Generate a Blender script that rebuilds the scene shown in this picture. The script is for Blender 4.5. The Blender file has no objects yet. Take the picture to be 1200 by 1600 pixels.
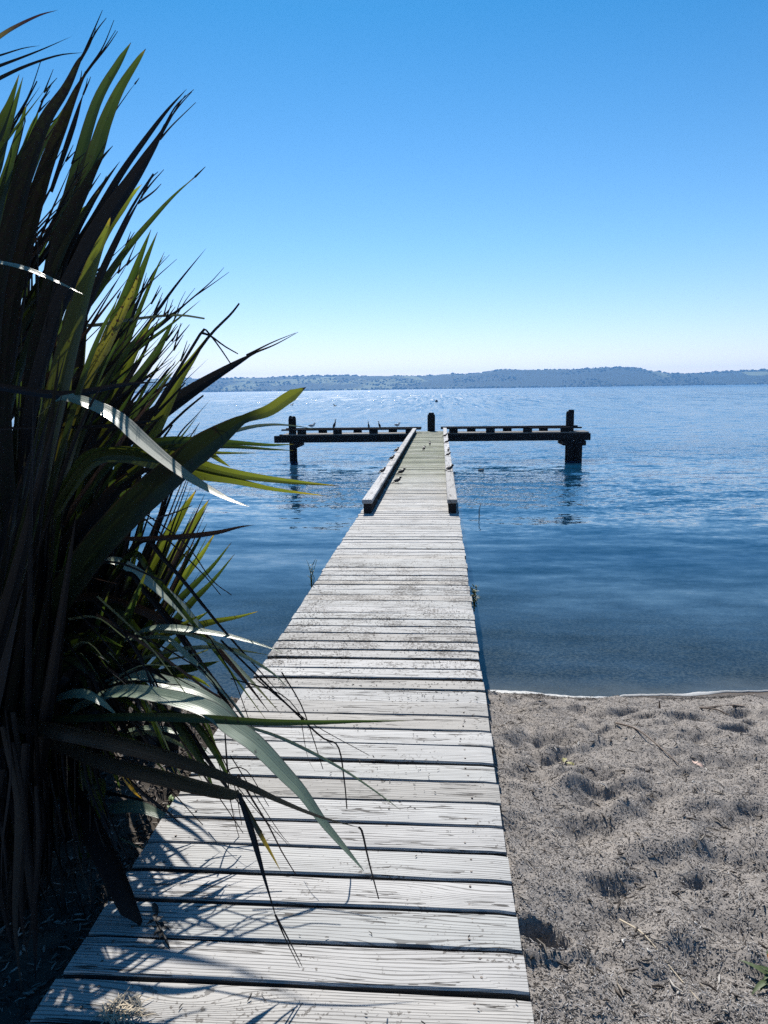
import bpy, math, random
import numpy as np
from mathutils import Vector

# ------------------------------------------------------------------ camera, sky, sun, exposure
S = bpy.context.scene
COL = S.collection
CAM_X, CAM_Z = 0.40243, 2.55
YAW, PITCH, ROLL = 0.0778993, 0.1645027, 0.0140162
cam_d = bpy.data.cameras.new("camera")
cam_d.sensor_fit = 'VERTICAL'
cam_d.sensor_height = 36.0
cam_d.lens = 1155.0 / 1600.0 * 36.0
cam_d.clip_start = 0.02
cam_d.clip_end = 20000
cam = bpy.data.objects.new("camera", cam_d)
COL.objects.link(cam)
fwd = Vector((-math.sin(YAW) * math.cos(PITCH), math.cos(YAW) * math.cos(PITCH), -math.sin(PITCH)))
r0 = Vector((math.cos(YAW), math.sin(YAW), 0)); u0 = r0.cross(fwd)
rt = math.cos(ROLL) * r0 - math.sin(ROLL) * u0
up = math.sin(ROLL) * r0 + math.cos(ROLL) * u0
from mathutils import Matrix
cam.matrix_world = Matrix(((rt.x, up.x, -fwd.x, CAM_X), (rt.y, up.y, -fwd.y, 0.0), (rt.z, up.z, -fwd.z, CAM_Z), (0, 0, 0, 1)))
S.camera = cam

SUN_EL = math.radians(44)
SUN_AZ = math.radians(10.5)          # to the left of +Y
W = bpy.data.worlds.new("World"); S.world = W; W.use_nodes = True
nt = W.node_tree; nt.nodes.clear()
sky = nt.nodes.new("ShaderNodeTexSky"); sky.sky_type = 'NISHITA'; sky.sun_disc = False
sky.sun_elevation = SUN_EL; sky.sun_rotation = -SUN_AZ
sky.altitude = 300; sky.air_density = 1.0; sky.dust_density = 0.1; sky.ozone_density = 2.0
hs = nt.nodes.new("ShaderNodeHueSaturation"); hs.inputs['Saturation'].default_value = 1.1
tint = nt.nodes.new("ShaderNodeMix"); tint.data_type = 'RGBA'; tint.blend_type = 'MULTIPLY'; tint.inputs[0].default_value = 1.0
tcw = nt.nodes.new("ShaderNodeTexCoord"); sxyz = nt.nodes.new("ShaderNodeSeparateXYZ"); nt.links.new(tcw.outputs['Generated'], sxyz.inputs[0])
ev = nt.nodes.new("ShaderNodeMapRange"); ev.inputs[1].default_value = -.02; ev.inputs[2].default_value = .42; nt.links.new(sxyz.outputs[2], ev.inputs[0])
cr = nt.nodes.new("ShaderNodeValToRGB"); nt.links.new(ev.outputs[0], cr.inputs[0])
els = cr.color_ramp.elements; els[0].position = .13; els[0].color = (1.06, .975, 1.15, 1); els[1].position = 1.0; els[1].color = (.25, .82, 1.05, 1)
e_ = els.new(.45); e_.color = (.71, .965, 1.12, 1)
nt.links.new(cr.outputs[0], tint.inputs[7])
bg = nt.nodes.new("ShaderNodeBackground"); bg.inputs['Strength'].default_value = 0.068
wo = nt.nodes.new("ShaderNodeOutputWorld")
nt.links.new(sky.outputs[0], hs.inputs['Color']); nt.links.new(hs.outputs[0], tint.inputs[6]); nt.links.new(tint.outputs[2], bg.inputs[0]); nt.links.new(bg.outputs[0], wo.inputs[0])

sun_d = bpy.data.lights.new("sun", 'SUN'); sun_d.energy = 5.0; sun_d.angle = math.radians(0.5); sun_d.color = (1.0, 0.95, 0.88)
sun = bpy.data.objects.new("sun", sun_d); COL.objects.link(sun)
sdir = Vector((-math.sin(SUN_AZ) * math.cos(SUN_EL), math.cos(SUN_AZ) * math.cos(SUN_EL), math.sin(SUN_EL)))
sun.rotation_euler = sdir.to_track_quat('Z', 'Y').to_euler()
sun.location = (-3, 8, 12)

S.view_settings.view_transform = 'Standard'
S.view_settings.look = 'None'
S.view_settings.gamma = 1.0
S.view_settings.exposure = 0.75
S.cycles.max_bounces = 8
S.cycles.transparent_max_bounces = 12
S.cycles.volume_bounces = 0
S.cycles.sample_clamp_indirect = 4.0
S.cycles.use_denoising = False
rng = np.random.default_rng(7)
R = random.Random(11)

# ------------------------------------------------------------------ helpers
def tag(o, label=None, cat=None, group=None, kind=None):
    if label: o["label"] = label
    if cat: o["category"] = cat
    if group: o["group"] = group
    if kind: o["kind"] = kind
    return o

def empty(name, loc=(0, 0, 0), rz=0.0):
    o = bpy.data.objects.new(name, None); COL.objects.link(o)
    o.empty_display_size = 0.1
    o.location = loc; o.rotation_euler = (0, 0, rz)
    return o

class MB:
    """collects quads and boxes and tubes into one mesh"""
    def __init__(s): s.v = []; s.f = []; s.r = []; s.m = []; s.t = []; s.u = []
    def add(s, verts, faces, rnd=0.0, mat=0, tv=None, uv=None):
        b = len(s.v); s.v += [tuple(map(float, q)) for q in verts]
        s.t += list(tv) if tv is not None else [0.0] * len(verts)
        s.u += list(uv) if uv is not None else [0.0] * len(verts)
        for q in faces:
            s.f.append(tuple(b + i for i in q)); s.r.append(rnd); s.m.append(mat)
    def box(s, c, d, rnd=0.0, mat=0, bev=0.0, rz=0.0, jit=0.0):
        x, y, z = d[0] / 2, d[1] / 2, d[2] / 2
        b = min(bev, x * .8, y * .8, z * .8)
        cz, sz = math.cos(rz), math.sin(rz)
        def T(p):
            px, py, pz = p
            px += R.uniform(-jit, jit); py += R.uniform(-jit, jit); pz += R.uniform(-jit, jit)
            return (c[0] + px * cz - py * sz, c[1] + px * sz + py * cz, c[2] + pz)
        if b <= 0:
            vs = [T((i * x, j * y, k * z)) for k in (-1, 1) for (i, j) in ((-1, -1), (1, -1), (1, 1), (-1, 1))]
            s.add(vs, [(3, 2, 1, 0), (4, 5, 6, 7), (0, 1, 5, 4), (1, 2, 6, 5), (2, 3, 7, 6), (3, 0, 4, 7)], rnd, mat)
            return
        # chamfered top and bottom and vertical edges
        def ring(k, ins):
            return [(-x + b + 0 * ins, -y + ins, k), (x - b, -y + ins, k), (x - ins, -y + b, k), (x - ins, y - b, k),
                    (x - b, y - ins, k), (-x + b, y - ins, k), (-x + ins, y - b, k), (-x + ins, -y + b, k)]
        rs_ = [ring(-z, b), ring(-z + b, 0), ring(z - b, 0), ring(z, b)]
        vs = [T(p) for q in rs_ for p in q]
        fs = [tuple(range(7, -1, -1)), tuple(range(24, 32))]
        for a in range(3):
            for i in range(8):
                j = (i + 1) % 8
                fs.append((a * 8 + i, a * 8 + j, a * 8 + 8 + j, a * 8 + 8 + i))
        s.add(vs, fs, rnd, mat)
    def tube(s, pts, rad, n=8, rnd=0.0, mat=0, cap=True, rough=0.0):
        P = [Vector(p) for p in pts]
        rad = rad if hasattr(rad, '__len__') else [rad] * len(P)
        vs = []; fs = []; tv = []
        ref = None
        for i, p in enumerate(P):
            t = (P[min(i + 1, len(P) - 1)] - P[max(i - 1, 0)]).normalized()
            if ref is None:
                ref = t.cross(Vector((0.31, 0.9, 0.22)))
                if ref.length < .1: ref = t.cross(Vector((1, 0, 0)))
            a = (ref - t * ref.dot(t)).normalized(); b = t.cross(a); ref = a
            for k in range(n):
                w = 2 * math.pi * k / n; rr = rad[i] * (1 + R.uniform(-rough, rough))
                vs.append(p + (a * math.cos(w) + b * math.sin(w)) * rr); tv.append(i / max(1, len(P) - 1))
        for i in range(len(P) - 1):
            for k in range(n):
                j = (k + 1) % n
                fs.append((i * n + k, i * n + j, i * n + n + j, i * n + n + k))
        if cap:
            fs.append(tuple(range(n - 1, -1, -1))); fs.append(tuple((len(P) - 1) * n + k for k in range(n)))
        s.add(vs, fs, rnd, mat, tv)
    def build(s, name, mats, parent=None, smooth=False):
        me = bpy.data.meshes.new(name); me.from_pydata(s.v, [], s.f); me.update()
        mats = mats if isinstance(mats, (list, tuple)) else [mats]
        for m in mats: me.materials.append(m)
        a = me.attributes.new("rnd", 'FLOAT', 'FACE'); a.data.foreach_set("value", np.array(s.r, np.float32))
        a = me.attributes.new("tpos", 'FLOAT', 'POINT'); a.data.foreach_set("value", np.array(s.t, np.float32))
        a = me.attributes.new("across", 'FLOAT', 'POINT'); a.data.foreach_set("value", np.array(s.u, np.float32))
        me.polygons.foreach_set("material_index", np.array(s.m, np.int32))
        if smooth: me.polygons.foreach_set("use_smooth", np.ones(len(s.f), bool))
        o = bpy.data.objects.new(name, me); COL.objects.link(o)
        if parent: o.parent = parent; o.matrix_parent_inverse = parent.matrix_basis.inverted()
        return o

def np_mesh(name, V, F, mats, attrs=None, smooth=False, parent=None):
    me = bpy.data.meshes.new(name)
    V = np.asarray(V, np.float32); F = np.asarray(F, np.int32); k = F.shape[1]
    me.vertices.add(len(V)); me.vertices.foreach_set("co", V.ravel())
    me.loops.add(F.size); me.loops.foreach_set("vertex_index", F.ravel())
    me.polygons.add(len(F)); me.polygons.foreach_set("loop_start", np.arange(0, F.size, k, dtype=np.int32))
    me.polygons.foreach_set("loop_total", np.full(len(F), k, np.int32))
    me.update(calc_edges=True); me.validate()
    for m in (mats if isinstance(mats, (list, tuple)) else [mats]): me.materials.append(m)
    for n_, (dom, arr) in (attrs or {}).items():
        a = me.attributes.new(n_, 'FLOAT', dom); a.data.foreach_set("value", np.asarray(arr, np.float32))
    if smooth: me.polygons.foreach_set("use_smooth", np.ones(len(F), bool))
    o = bpy.data.objects.new(name, me); COL.objects.link(o)
    if parent: o.parent = parent; o.matrix_parent_inverse = parent.matrix_basis.inverted()
    return o

_perm = np.random.default_rng(3).integers(0, 2 ** 31, 4096)
def _h(ix, iy, sd): return (_perm[(ix * 73 + iy * 1031 + sd * 517 + _perm[(iy * 37 + sd * 11) % 4096] % 4096) % 4096] % 10007) / 10007.0
def vnoise(x, y, sd=0):
    ix = np.floor(x).astype(np.int64); iy = np.floor(y).astype(np.int64); fx = x - ix; fy = y - iy
    fx = fx * fx * fx * (fx * (fx * 6 - 15) + 10); fy = fy * fy * fy * (fy * (fy * 6 - 15) + 10)
    a = _h(ix, iy, sd); b = _h(ix + 1, iy, sd); c = _h(ix, iy + 1, sd); d = _h(ix + 1, iy + 1, sd)
    return (a + (b - a) * fx) * (1 - fy) + (c + (d - c) * fx) * fy - .5
def fbm(x, y, sd=0, o=4, g=.5):
    r = 0; a = 1
    for k in range(o):
        r = r + a * vnoise(x * 2 ** k + 17.3 * k, y * 2 ** k - 9.1 * k, sd + k); a *= g
    return r

# ------------------------------------------------------------------ node helpers
class N:
    def __init__(s, name):
        s.mat = bpy.data.materials.new(name); s.mat.use_nodes = True; s.t = s.mat.node_tree; s.t.nodes.clear()
        s.out = s.t.nodes.new("ShaderNodeOutputMaterial")
    def n(s, typ, props=None, **ins):
        nd = s.t.nodes.new(typ)
        for k, v in (props or {}).items(): setattr(nd, k, v)
        for k, v in ins.items():
            key = int(k[1:]) if k[0] == 'i' and k[1:].isdigit() else k.replace('_', ' ')
            s.set(nd.inputs[key], v)
        return nd
    def set(s, sock, v):
        if isinstance(v, bpy.types.NodeSocket): s.t.links.new(v, sock)
        elif isinstance(v, bpy.types.Node): s.t.links.new(v.outputs[0], sock)
        else:
            if hasattr(sock.default_value, '__len__') and hasattr(v, '__len__') and len(sock.default_value) == 4 and len(v) == 3: v = (*v, 1)
            sock.default_value = v
    def math(s, op, a, b=0.0, c=0.0, clamp=False):
        return s.n("ShaderNodeMath", {'operation': op, 'use_clamp': clamp}, i0=a, i1=b, i2=c).outputs[0]
    def vmath(s, op, a, b=(0, 0, 0)):
        nd = s.n("ShaderNodeVectorMath", {'operation': op}, i0=a, i1=b); return nd.outputs[0]
    def vscale(s, a, k):
        nd = s.n("ShaderNodeVectorMath", {'operation': 'SCALE'}, i0=a); s.set(nd.inputs['Scale'], k); return nd.outputs[0]
    def pos(s): return s.n("ShaderNodeNewGeometry").outputs['Position']
    def objc(s): return s.n("ShaderNodeTexCoord").outputs['Object']
    def attr(s, name): return s.n("ShaderNodeAttribute", {'attribute_name': name}).outputs['Fac']
    def sep(s, v): return s.n("ShaderNodeSeparateXYZ", None, i0=v).outputs
    def comb(s, x, y, z): return s.n("ShaderNodeCombineXYZ", None, i0=x, i1=y, i2=z).outputs[0]
    def noise(s, v, scale, detail=3.0, rough=.5, col=False, dist=0.0):
        nd = s.n("ShaderNodeTexNoise", None, Vector=v, Scale=scale, Detail=detail, Roughness=rough, Distortion=dist)
        return nd.outputs['Color' if col else 'Fac']
    def ramp(s, f, stops, interp='LINEAR'):
        nd = s.n("ShaderNodeValToRGB", None, Fac=f); cr = nd.color_ramp; cr.interpolation = interp
        while len(cr.elements) < len(stops): cr.elements.new(.5)
        for e, (p_, c) in zip(cr.elements, stops):
            e.position = p_; e.color = (*c, 1) if hasattr(c, '__len__') else (c, c, c, 1)
        return nd.outputs[0]
    def mix(s, f, a, b, blend='MIX'):
        nd = s.n("ShaderNodeMix", {'data_type': 'RGBA', 'blend_type': blend})
        s.set(nd.inputs[0], f); s.set(nd.inputs[6], a); s.set(nd.inputs[7], b); return nd.outputs[2]
    def step(s, v, lo, hi):
        nd = s.n("ShaderNodeMapRange", {'interpolation_type': 'SMOOTHSTEP'}); s.set(nd.inputs[0], v)
        nd.inputs[1].default_value = lo; nd.inputs[2].default_value = hi; return nd.outputs[0]
    def bump(s, h, dist=.01, st=1.0): return s.n("ShaderNodeBump", None, Strength=st, Distance=dist, Height=h).outputs[0]
    def principled(s, col, rough=.6, normal=None, spec=.5, **kw):
        b = s.n("ShaderNodeBsdfPrincipled"); s.set(b.inputs['Base Color'], col); s.set(b.inputs['Roughness'], rough)
        s.set(b.inputs['Specular IOR Level'], spec)
        if normal is not None: s.set(b.inputs['Normal'], normal)
        for k, v in kw.items(): s.set(b.inputs[k.replace('_', ' ')], v)
        return b
    def done(s, sh):
        s.set(s.out.inputs['Surface'], sh); return s.mat

# ------------------------------------------------------------------ materials
def weathered_wood(name, light, dark, moss=0.0, along='X', rough=.75, crack=.05, spec=.3):
    m = N(name); p = m.pos(); r = m.attr("rnd")
    x, y, z = m.sep(p)[:3]
    if along == 'Y': x, y = y, x
    if along == 'Z': x, y, z = z, x, y
    u = m.math('ADD', x, m.math('MULTIPLY', r, 37.0)); v = m.math('ADD', y, m.math('MULTIPLY', r, 13.0))
    v = m.math('ADD', v, m.math('MULTIPLY', z, .7))
    # growth rings cut lengthwise: contour lines of a slow field, bent round knots
    kv = m.comb(m.math('MULTIPLY', u, 1.35), m.math('MULTIPLY', v, 6.3), 0.0)
    vor = m.n("ShaderNodeTexVoronoi", {'feature': 'F1'}, Vector=kv, Scale=1.0, Randomness=.9)
    kd = vor.outputs['Distance']
    krnd = m.sep(vor.outputs['Color'])[0]
    kon = m.math('GREATER_THAN', krnd, .52)
    kb = m.math('MULTIPLY', kon, m.math('POWER', 2.718, m.math('MULTIPLY', m.math('MULTIPLY', kd, kd), -15.0)))
    slow = m.noise(m.comb(m.math('MULTIPLY', u, .75), m.math('MULTIPLY', v, 5.0), 0.0), 1.0, 2.0)
    fine = m.noise(m.comb(m.math('MULTIPLY', u, 2.6), m.math('MULTIPLY', v, 30.0), 0.0), 1.0, 3.0)
    f = m.math('ADD', m.math('MULTIPLY', v, 84.0), m.math('MULTIPLY', slow, 8.0))
    f = m.math('ADD', f, m.math('MULTIPLY', fine, 1.2)); f = m.math('ADD', f, m.math('MULTIPLY', kb, 6.5))
    fr = m.math('FRACT', f)
    tri = m.math('ABSOLUTE', m.math('SUBTRACT', fr, .5))           # 0 in line
    width = m.math('MULTIPLY', m.noise(m.comb(m.math('MULTIPLY', u, 3.0), m.math('MULTIPLY', v, 45.0), 3.0), 1.0, 2.0), .42)
    width = m.math('SUBTRACT', width, .112)
    line = m.math('LESS_THAN', tri, width)
    soft = m.step(tri, .0, .45)
    # long drying cracks
    cn = m.noise(m.comb(m.math('MULTIPLY', u, .9), m.math('MULTIPLY', v, 24.0), 5.0), 1.0, 4.0, .6)
    crk = m.math('LESS_THAN', m.math('ABSOLUTE', m.math('SUBTRACT', cn, .5)), crack * .2)
    crk = m.math('MULTIPLY', crk, m.math('GREATER_THAN', m.noise(m.comb(u, m.math('MULTIPLY', v, 5.0), 9.0), 2.0, 1.0), .5))
    fib = m.noise(m.comb(m.math('MULTIPLY', u, 9.0), m.math('MULTIPLY', v, 260.0), 0.0), 1.0, 3.0, .6)
    blot = m.noise(p, 3.3, 4.0, .6)
    col = m.mix(fib, tuple(c * .72 for c in light), light)
    col = m.mix(m.math('MULTIPLY', soft, .0), col, light)
    tint = m.ramp(r, [(0, (.74, .72, .68)), (.25, (1, 1, 1)), (.5, (.86, .88, .87)), (.75, (1.08, 1.08, 1.08)), (1, (.84, .80, .73))])
    col = m.mix(1.0, col, tint, 'MULTIPLY')
    col = m.mix(m.math('MULTIPLY', m.step(blot, .45, .75), .35), col, tuple(a * .6 for a in light))
    dk = m.math('MAXIMUM', m.math('MULTIPLY', line, .62), m.math('MULTIPLY', crk, .95))
    dk = m.math('MAXIMUM', dk, m.math('MULTIPLY', kon, m.math('MULTIPLY', m.math('LESS_THAN', kd, .05), .8)))
    if moss > 0:
        Y = m.sep(p)[1]
        ms = m.math('MULTIPLY', m.step(Y, 9.5, 16.0), moss)
        ms = m.math('MULTIPLY', ms, m.step(m.noise(m.comb(m.sep(p)[0], m.math('MULTIPLY', Y, 1.5), 0.0), 1.6, 5.0, .65), .22, .52))
        col = m.mix(ms, col, (.105, .135, .062))
        # scuffed dark dirt, densest where people bring sand onto the boards
        d1 = m.math('MULTIPLY', m.step(Y, 3.3, 4.3), m.math('SUBTRACT', 1.0, m.step(Y, 5.6, 8.0)))
        dn = m.noise(p, 55.0, 4.0, .7); dn2 = m.noise(p, 4.0, 3.0, .6)
        dth = m.math('ADD', m.math('MULTIPLY', dn, .62), m.math('MULTIPLY', dn2, .38))
        dirt = m.math('MULTIPLY', m.step(m.math('ADD', dth, m.math('MULTIPLY', d1, .07)), .585, .62), .8)
        col = m.mix(dirt, col, (.07, .06, .05))
    col = m.mix(dk, col, dark)
    h = m.math('SUBTRACT', m.math('MULTIPLY', fib, .35), m.math('MULTIPLY', dk, 1.0))
    b = m.principled(col, rough, m.bump(h, .004, .8), spec)
    return m.done(b)

M = {}
M['deck'] = weathered_wood("weathered deck timber", (.475, .47, .46), (.038, .034, .03), moss=.85)
M['deck_gap_shade'] = weathered_wood("board edges painted gap shade", (.07, .068, .066), (.02, .018, .017), spec=.1)  # shade of the gaps painted into the colour of the plank sides
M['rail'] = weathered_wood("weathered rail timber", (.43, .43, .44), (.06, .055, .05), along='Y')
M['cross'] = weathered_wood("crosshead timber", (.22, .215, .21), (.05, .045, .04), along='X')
M['beam'] = weathered_wood("dark timber", (.030, .028, .03), (.015, .013, .012), along='X', rough=.95, spec=.05)  # near-black base for beams, stringers and spacer blocks
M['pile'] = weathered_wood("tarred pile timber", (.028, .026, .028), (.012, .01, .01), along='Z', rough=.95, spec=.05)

def mat_ground():
    m = N("beach sand"); p = m.pos(); x, y, z = m.sep(p)[:3]
    n1 = m.noise(p, 420.0, 3.0, .7); n2 = m.noise(p, 60.0, 4.0, .7); n3 = m.noise(p, 6.0, 4.0, .6)
    col = m.ramp(n1, [(.25, (.025, .023, .024)), (.42, (.150, .134, .122)), (.56, (.265, .242, .22)), (.72, (.52, .49, .46))])
    col = m.mix(m.math('MULTIPLY', m.step(n2, .4, .66), .6), col, (.10, .092, .087))
    col = m.mix(m.math('MULTIPLY', m.step(n3, .35, .7), .4), col, (.31, .28, .25))
    # wet sand close to the water and the dark lake bed below it
    wob = m.math('ADD', z, m.math('MULTIPLY', m.math('SUBTRACT', m.noise(p, 2.2, 3.0), .5), .06))
    wet = m.math('SUBTRACT', 1.0, m.step(wob, .02, .12))
    col = m.mix(wet, col, m.mix(1.0, col, (.45, .43, .42), 'MULTIPLY'))
    deep = m.math('SUBTRACT', 1.0, m.step(z, -.05, -.004))
    bed = m.mix(m.step(m.noise(p, 1.3, 6.0, .7), .35, .8), (.085, .075, .062), (.045, .042, .038))
    bed = m.mix(m.math('MULTIPLY', m.step(m.noise(p, 30.0, 5.0, .8), .42, .56), .85), bed, (.007, .007, .007))
    col = m.mix(m.math('MULTIPLY', deep, .95), col, bed)
    # soil under the flax
    soil = m.math('SUBTRACT', 1.0, m.step(m.math('ADD', x, m.math('MULTIPLY', n3, .2)), -.62, -.5))
    soil = m.math('MULTIPLY', soil, m.step(z, .12, .35))
    col = m.mix(soil, col, m.mix(n2, (.035, .028, .022), (.10, .085, .07)))
    rough = m.math('SUBTRACT', .95, m.math('MULTIPLY', m.math('MULTIPLY', wet, m.step(z, -.01, .01)), .45))
    b = m.principled(col, rough, m.bump(m.math('ADD', m.math('MULTIPLY', n1, .5), n2), .006, .9), m.math('MULTIPLY', m.step(z, -.004, .02), .3))
    return m.done(b)
M['ground'] = mat_ground()

def mat_water():
    m = N("lake water"); p = m.pos(); x, y, z = m.sep(p)[:3]
    dist = y
    def slope(sx, sy, sc, det=2.0):
        v = m.comb(m.math('MULTIPLY', x, sx), m.math('MULTIPLY', y, sy), 0.0)
        return m.vmath('SUBTRACT', m.noise(v, sc, det, .55, col=True), (.5, .5, .5))
    patch = m.step(m.noise(m.comb(m.math('MULTIPLY', x, .03), m.math('MULTIPLY', y, .09), 0.0), 1.0, 3.0), .36, .62)
    rough_zone = m.step(m.math('ADD', y, m.math('MULTIPLY', patch, 7.0)), 13.0, 36.0)
    a_f = m.math('ADD', .05, m.math('MULTIPLY', rough_zone, m.math('ADD', .36, m.math('MULTIPLY', patch, .4))))
    a_m = m.math('ADD', .15, m.math('MULTIPLY', rough_zone, .5))
    far = m.step(y, 30.0, 160.0)
    a_m = m.math('ADD', a_m, m.math('MULTIPLY', far, .6))
    s = m.vscale(slope(1.0, 1.6, 7.0, 2.0), a_f)
    s = m.vmath('ADD', s, m.vscale(slope(.55, 1.5, 1.7, 2.0), a_m))
    s = m.vmath('ADD', s, m.vscale(slope(.22, 1.0, .55, 2.0), .20))
    s = m.vmath('ADD', s, m.vscale(slope(2.4, .10, .55, 3.0), m.math('MULTIPLY', far, 1.2)))
    s = m.vmath('MULTIPLY', s, (.75, 1.0, 0.0))
    nrm = m.vmath('NORMALIZE', m.vmath('ADD', s, (0, 0, 1)))
    dotn = m.n("ShaderNodeVectorMath", {'operation': 'DOT_PRODUCT'}, i0=nrm, i1=m.n("ShaderNodeNewGeometry").outputs['Incoming']).outputs['Value']
    om = m.math('SUBTRACT', 1.0, m.math('ABSOLUTE', dotn), clamp=True)
    fr = m.math('ADD', .02, m.math('MULTIPLY', .98, m.math('POWER', om, 5.0)), clamp=True)
    # wind-roughened flecks far out: this is where the sun glitters
    farther = m.step(y, 60.0, 330.0)
    def flecks(fx, fy, off, lo, hi): return m.step(m.noise(m.comb(m.math('MULTIPLY', x, fx), m.math('MULTIPLY', y, fy), off), 1.0, 1.0, .5), lo, hi)
    nearf = m.math('SUBTRACT', 1.0, m.step(y, 150.0, 260.0))
    spk = m.math('MAXIMUM', m.math('MULTIPLY', flecks(2.2, .10, 0.0, .655, .70), nearf), m.math('MULTIPLY', flecks(.8, .022, 7.0, .57, .64), m.step(y, 120.0, 220.0)))
    rg = m.math('ADD', .06, m.math('MULTIPLY', farther, m.math('ADD', .02, m.math('MULTIPLY', spk, .2))))
    gl = m.n("ShaderNodeBsdfGlossy", None, Color=(1, 1, 1), Roughness=rg, Normal=nrm)
    tr = m.n("ShaderNodeBsdfTransparent", None, Color=(.80, .92, .97))
    body = m.n("ShaderNodeMixShader", None, i0=m.math('ADD', .03, m.math('MULTIPLY', m.step(y, 8.0, 16.0), .28)), i1=tr, i2=m.n("ShaderNodeBsdfDiffuse", None, Color=(.002, .080, .19)))
    mx = m.n("ShaderNodeMixShader", None, i0=fr, i1=body, i2=gl)
    nfar = m.vmath('NORMALIZE', m.vmath('ADD', m.vscale(s, .7), (0, 0, 1)))
    rfar = m.math('ADD', .13, m.math('ADD', m.math('MULTIPLY', patch, .02), m.math('MULTIPLY', spk, m.math('MULTIPLY', m.step(y, 45.0, 120.0), .42))))
    rfar = m.math('ADD', rfar, m.math('MULTIPLY', m.step(y, 300.0, 1300.0), .12))
    pf = m.principled((.002, .066, .155), rfar, nfar, .5, IOR=1.333)
    mx = m.n("ShaderNodeMixShader", None, i0=m.step(y, 14.0, 42.0), i1=mx, i2=pf)
    va = m.n("ShaderNodeVolumeAbsorption", None, Color=(.12, .52, .80), Density=.42)
    m.set(m.out.inputs['Volume'], va)
    return m.done(mx)
M['water'] = mat_water()

def leaf_mat(name, col, trans, tmix=.35, rough=.38, spec=.5, tip=None, spots=False, mottle=None):
    m = N(name); p = m.pos(); t = m.attr("tpos"); rnd = m.n("ShaderNodeObjectInfo").outputs['Random']
    fr = m.attr("rnd")
    ac = m.attr('across')
    n1 = m.noise(p, 9.0, 3.0); n2 = m.noise(m.comb(m.math('MULTIPLY', ac, 9.0), m.math('MULTIPLY', t, 3.0), m.math('MULTIPLY', fr, 50.0)), 1.0, 3.0, .6)
    rib = m.math('SUBTRACT', 1.0, m.step(m.math('ABSOLUTE', ac), .0, .12))
    k = m.math('ADD', .45, m.math('ADD', m.math('MULTIPLY', fr, .55), m.math('MULTIPLY', n2, .75)))
    c = m.mix(1.0, m.mix(n1, tuple(a * .7 for a in col), col), m.comb(k, k, k), 'MULTIPLY')
    tc = m.mix(1.0, m.mix(n1, tuple(a * .6 for a in trans), trans), m.comb(k, k, k), 'MULTIPLY')
    tc = m.mix(m.math('MULTIPLY', rib, .5), tc, tuple(a * .35 for a in trans))
    edge = m.step(m.math('ABSOLUTE', ac), .86, .97)
    c = m.mix(m.math('MULTIPLY', edge, .7), c, (.020, .015, .013)); tc = m.mix(m.math('MULTIPLY', edge, .6), tc, (.12, .06, .015))
    blem = m.math('MULTIPLY', m.step(m.noise(p, 38.0, 4.0, .7), .60, .68), .75)
    c = m.mix(blem, c, (.018, .013, .011)); tc = m.mix(blem, tc, (.04, .02, .01))
    if mottle:
        ms = m.step(m.noise(p, 70.0, 4.0, .7), .42, .6)
        c = m.mix(ms, c, mottle); tc = m.mix(ms, tc, mottle)
    if spots:
        sp = m.math('MULTIPLY', m.step(m.noise(p, 75.0, 2.0, .5), .58, .64), m.step(t, .45, .7))
        c = m.mix(sp, c, (.06, .03, .01)); tc = m.mix(sp, tc, (.05, .02, .01))
    if tip:
        tp = m.step(m.math('ADD', t, m.math('MULTIPLY', m.math('SUBTRACT', n1, .5), .12)), tip[0], tip[1])
        c = m.mix(tp, c, tip[2]); tc = m.mix(tp, tc, tip[3])
        dt = m.step(t, .975, .99)
        c = m.mix(dt, c, (.03, .02, .015)); tc = m.mix(dt, tc, (.02, .01, .01))
    b = m.principled(c, rough, m.bump(n2, .0012, .6), spec)
    tl = m.n("ShaderNodeBsdfTranslucent", None, Color=tc)
    mx = m.n("ShaderNodeMixShader", None, i0=m.math('MULTIPLY', m.math('ADD', .15, m.math('MULTIPLY', m.step(t, .35, .97), .95)), tmix), i1=b, i2=tl)
    return m.done(mx)
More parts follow.
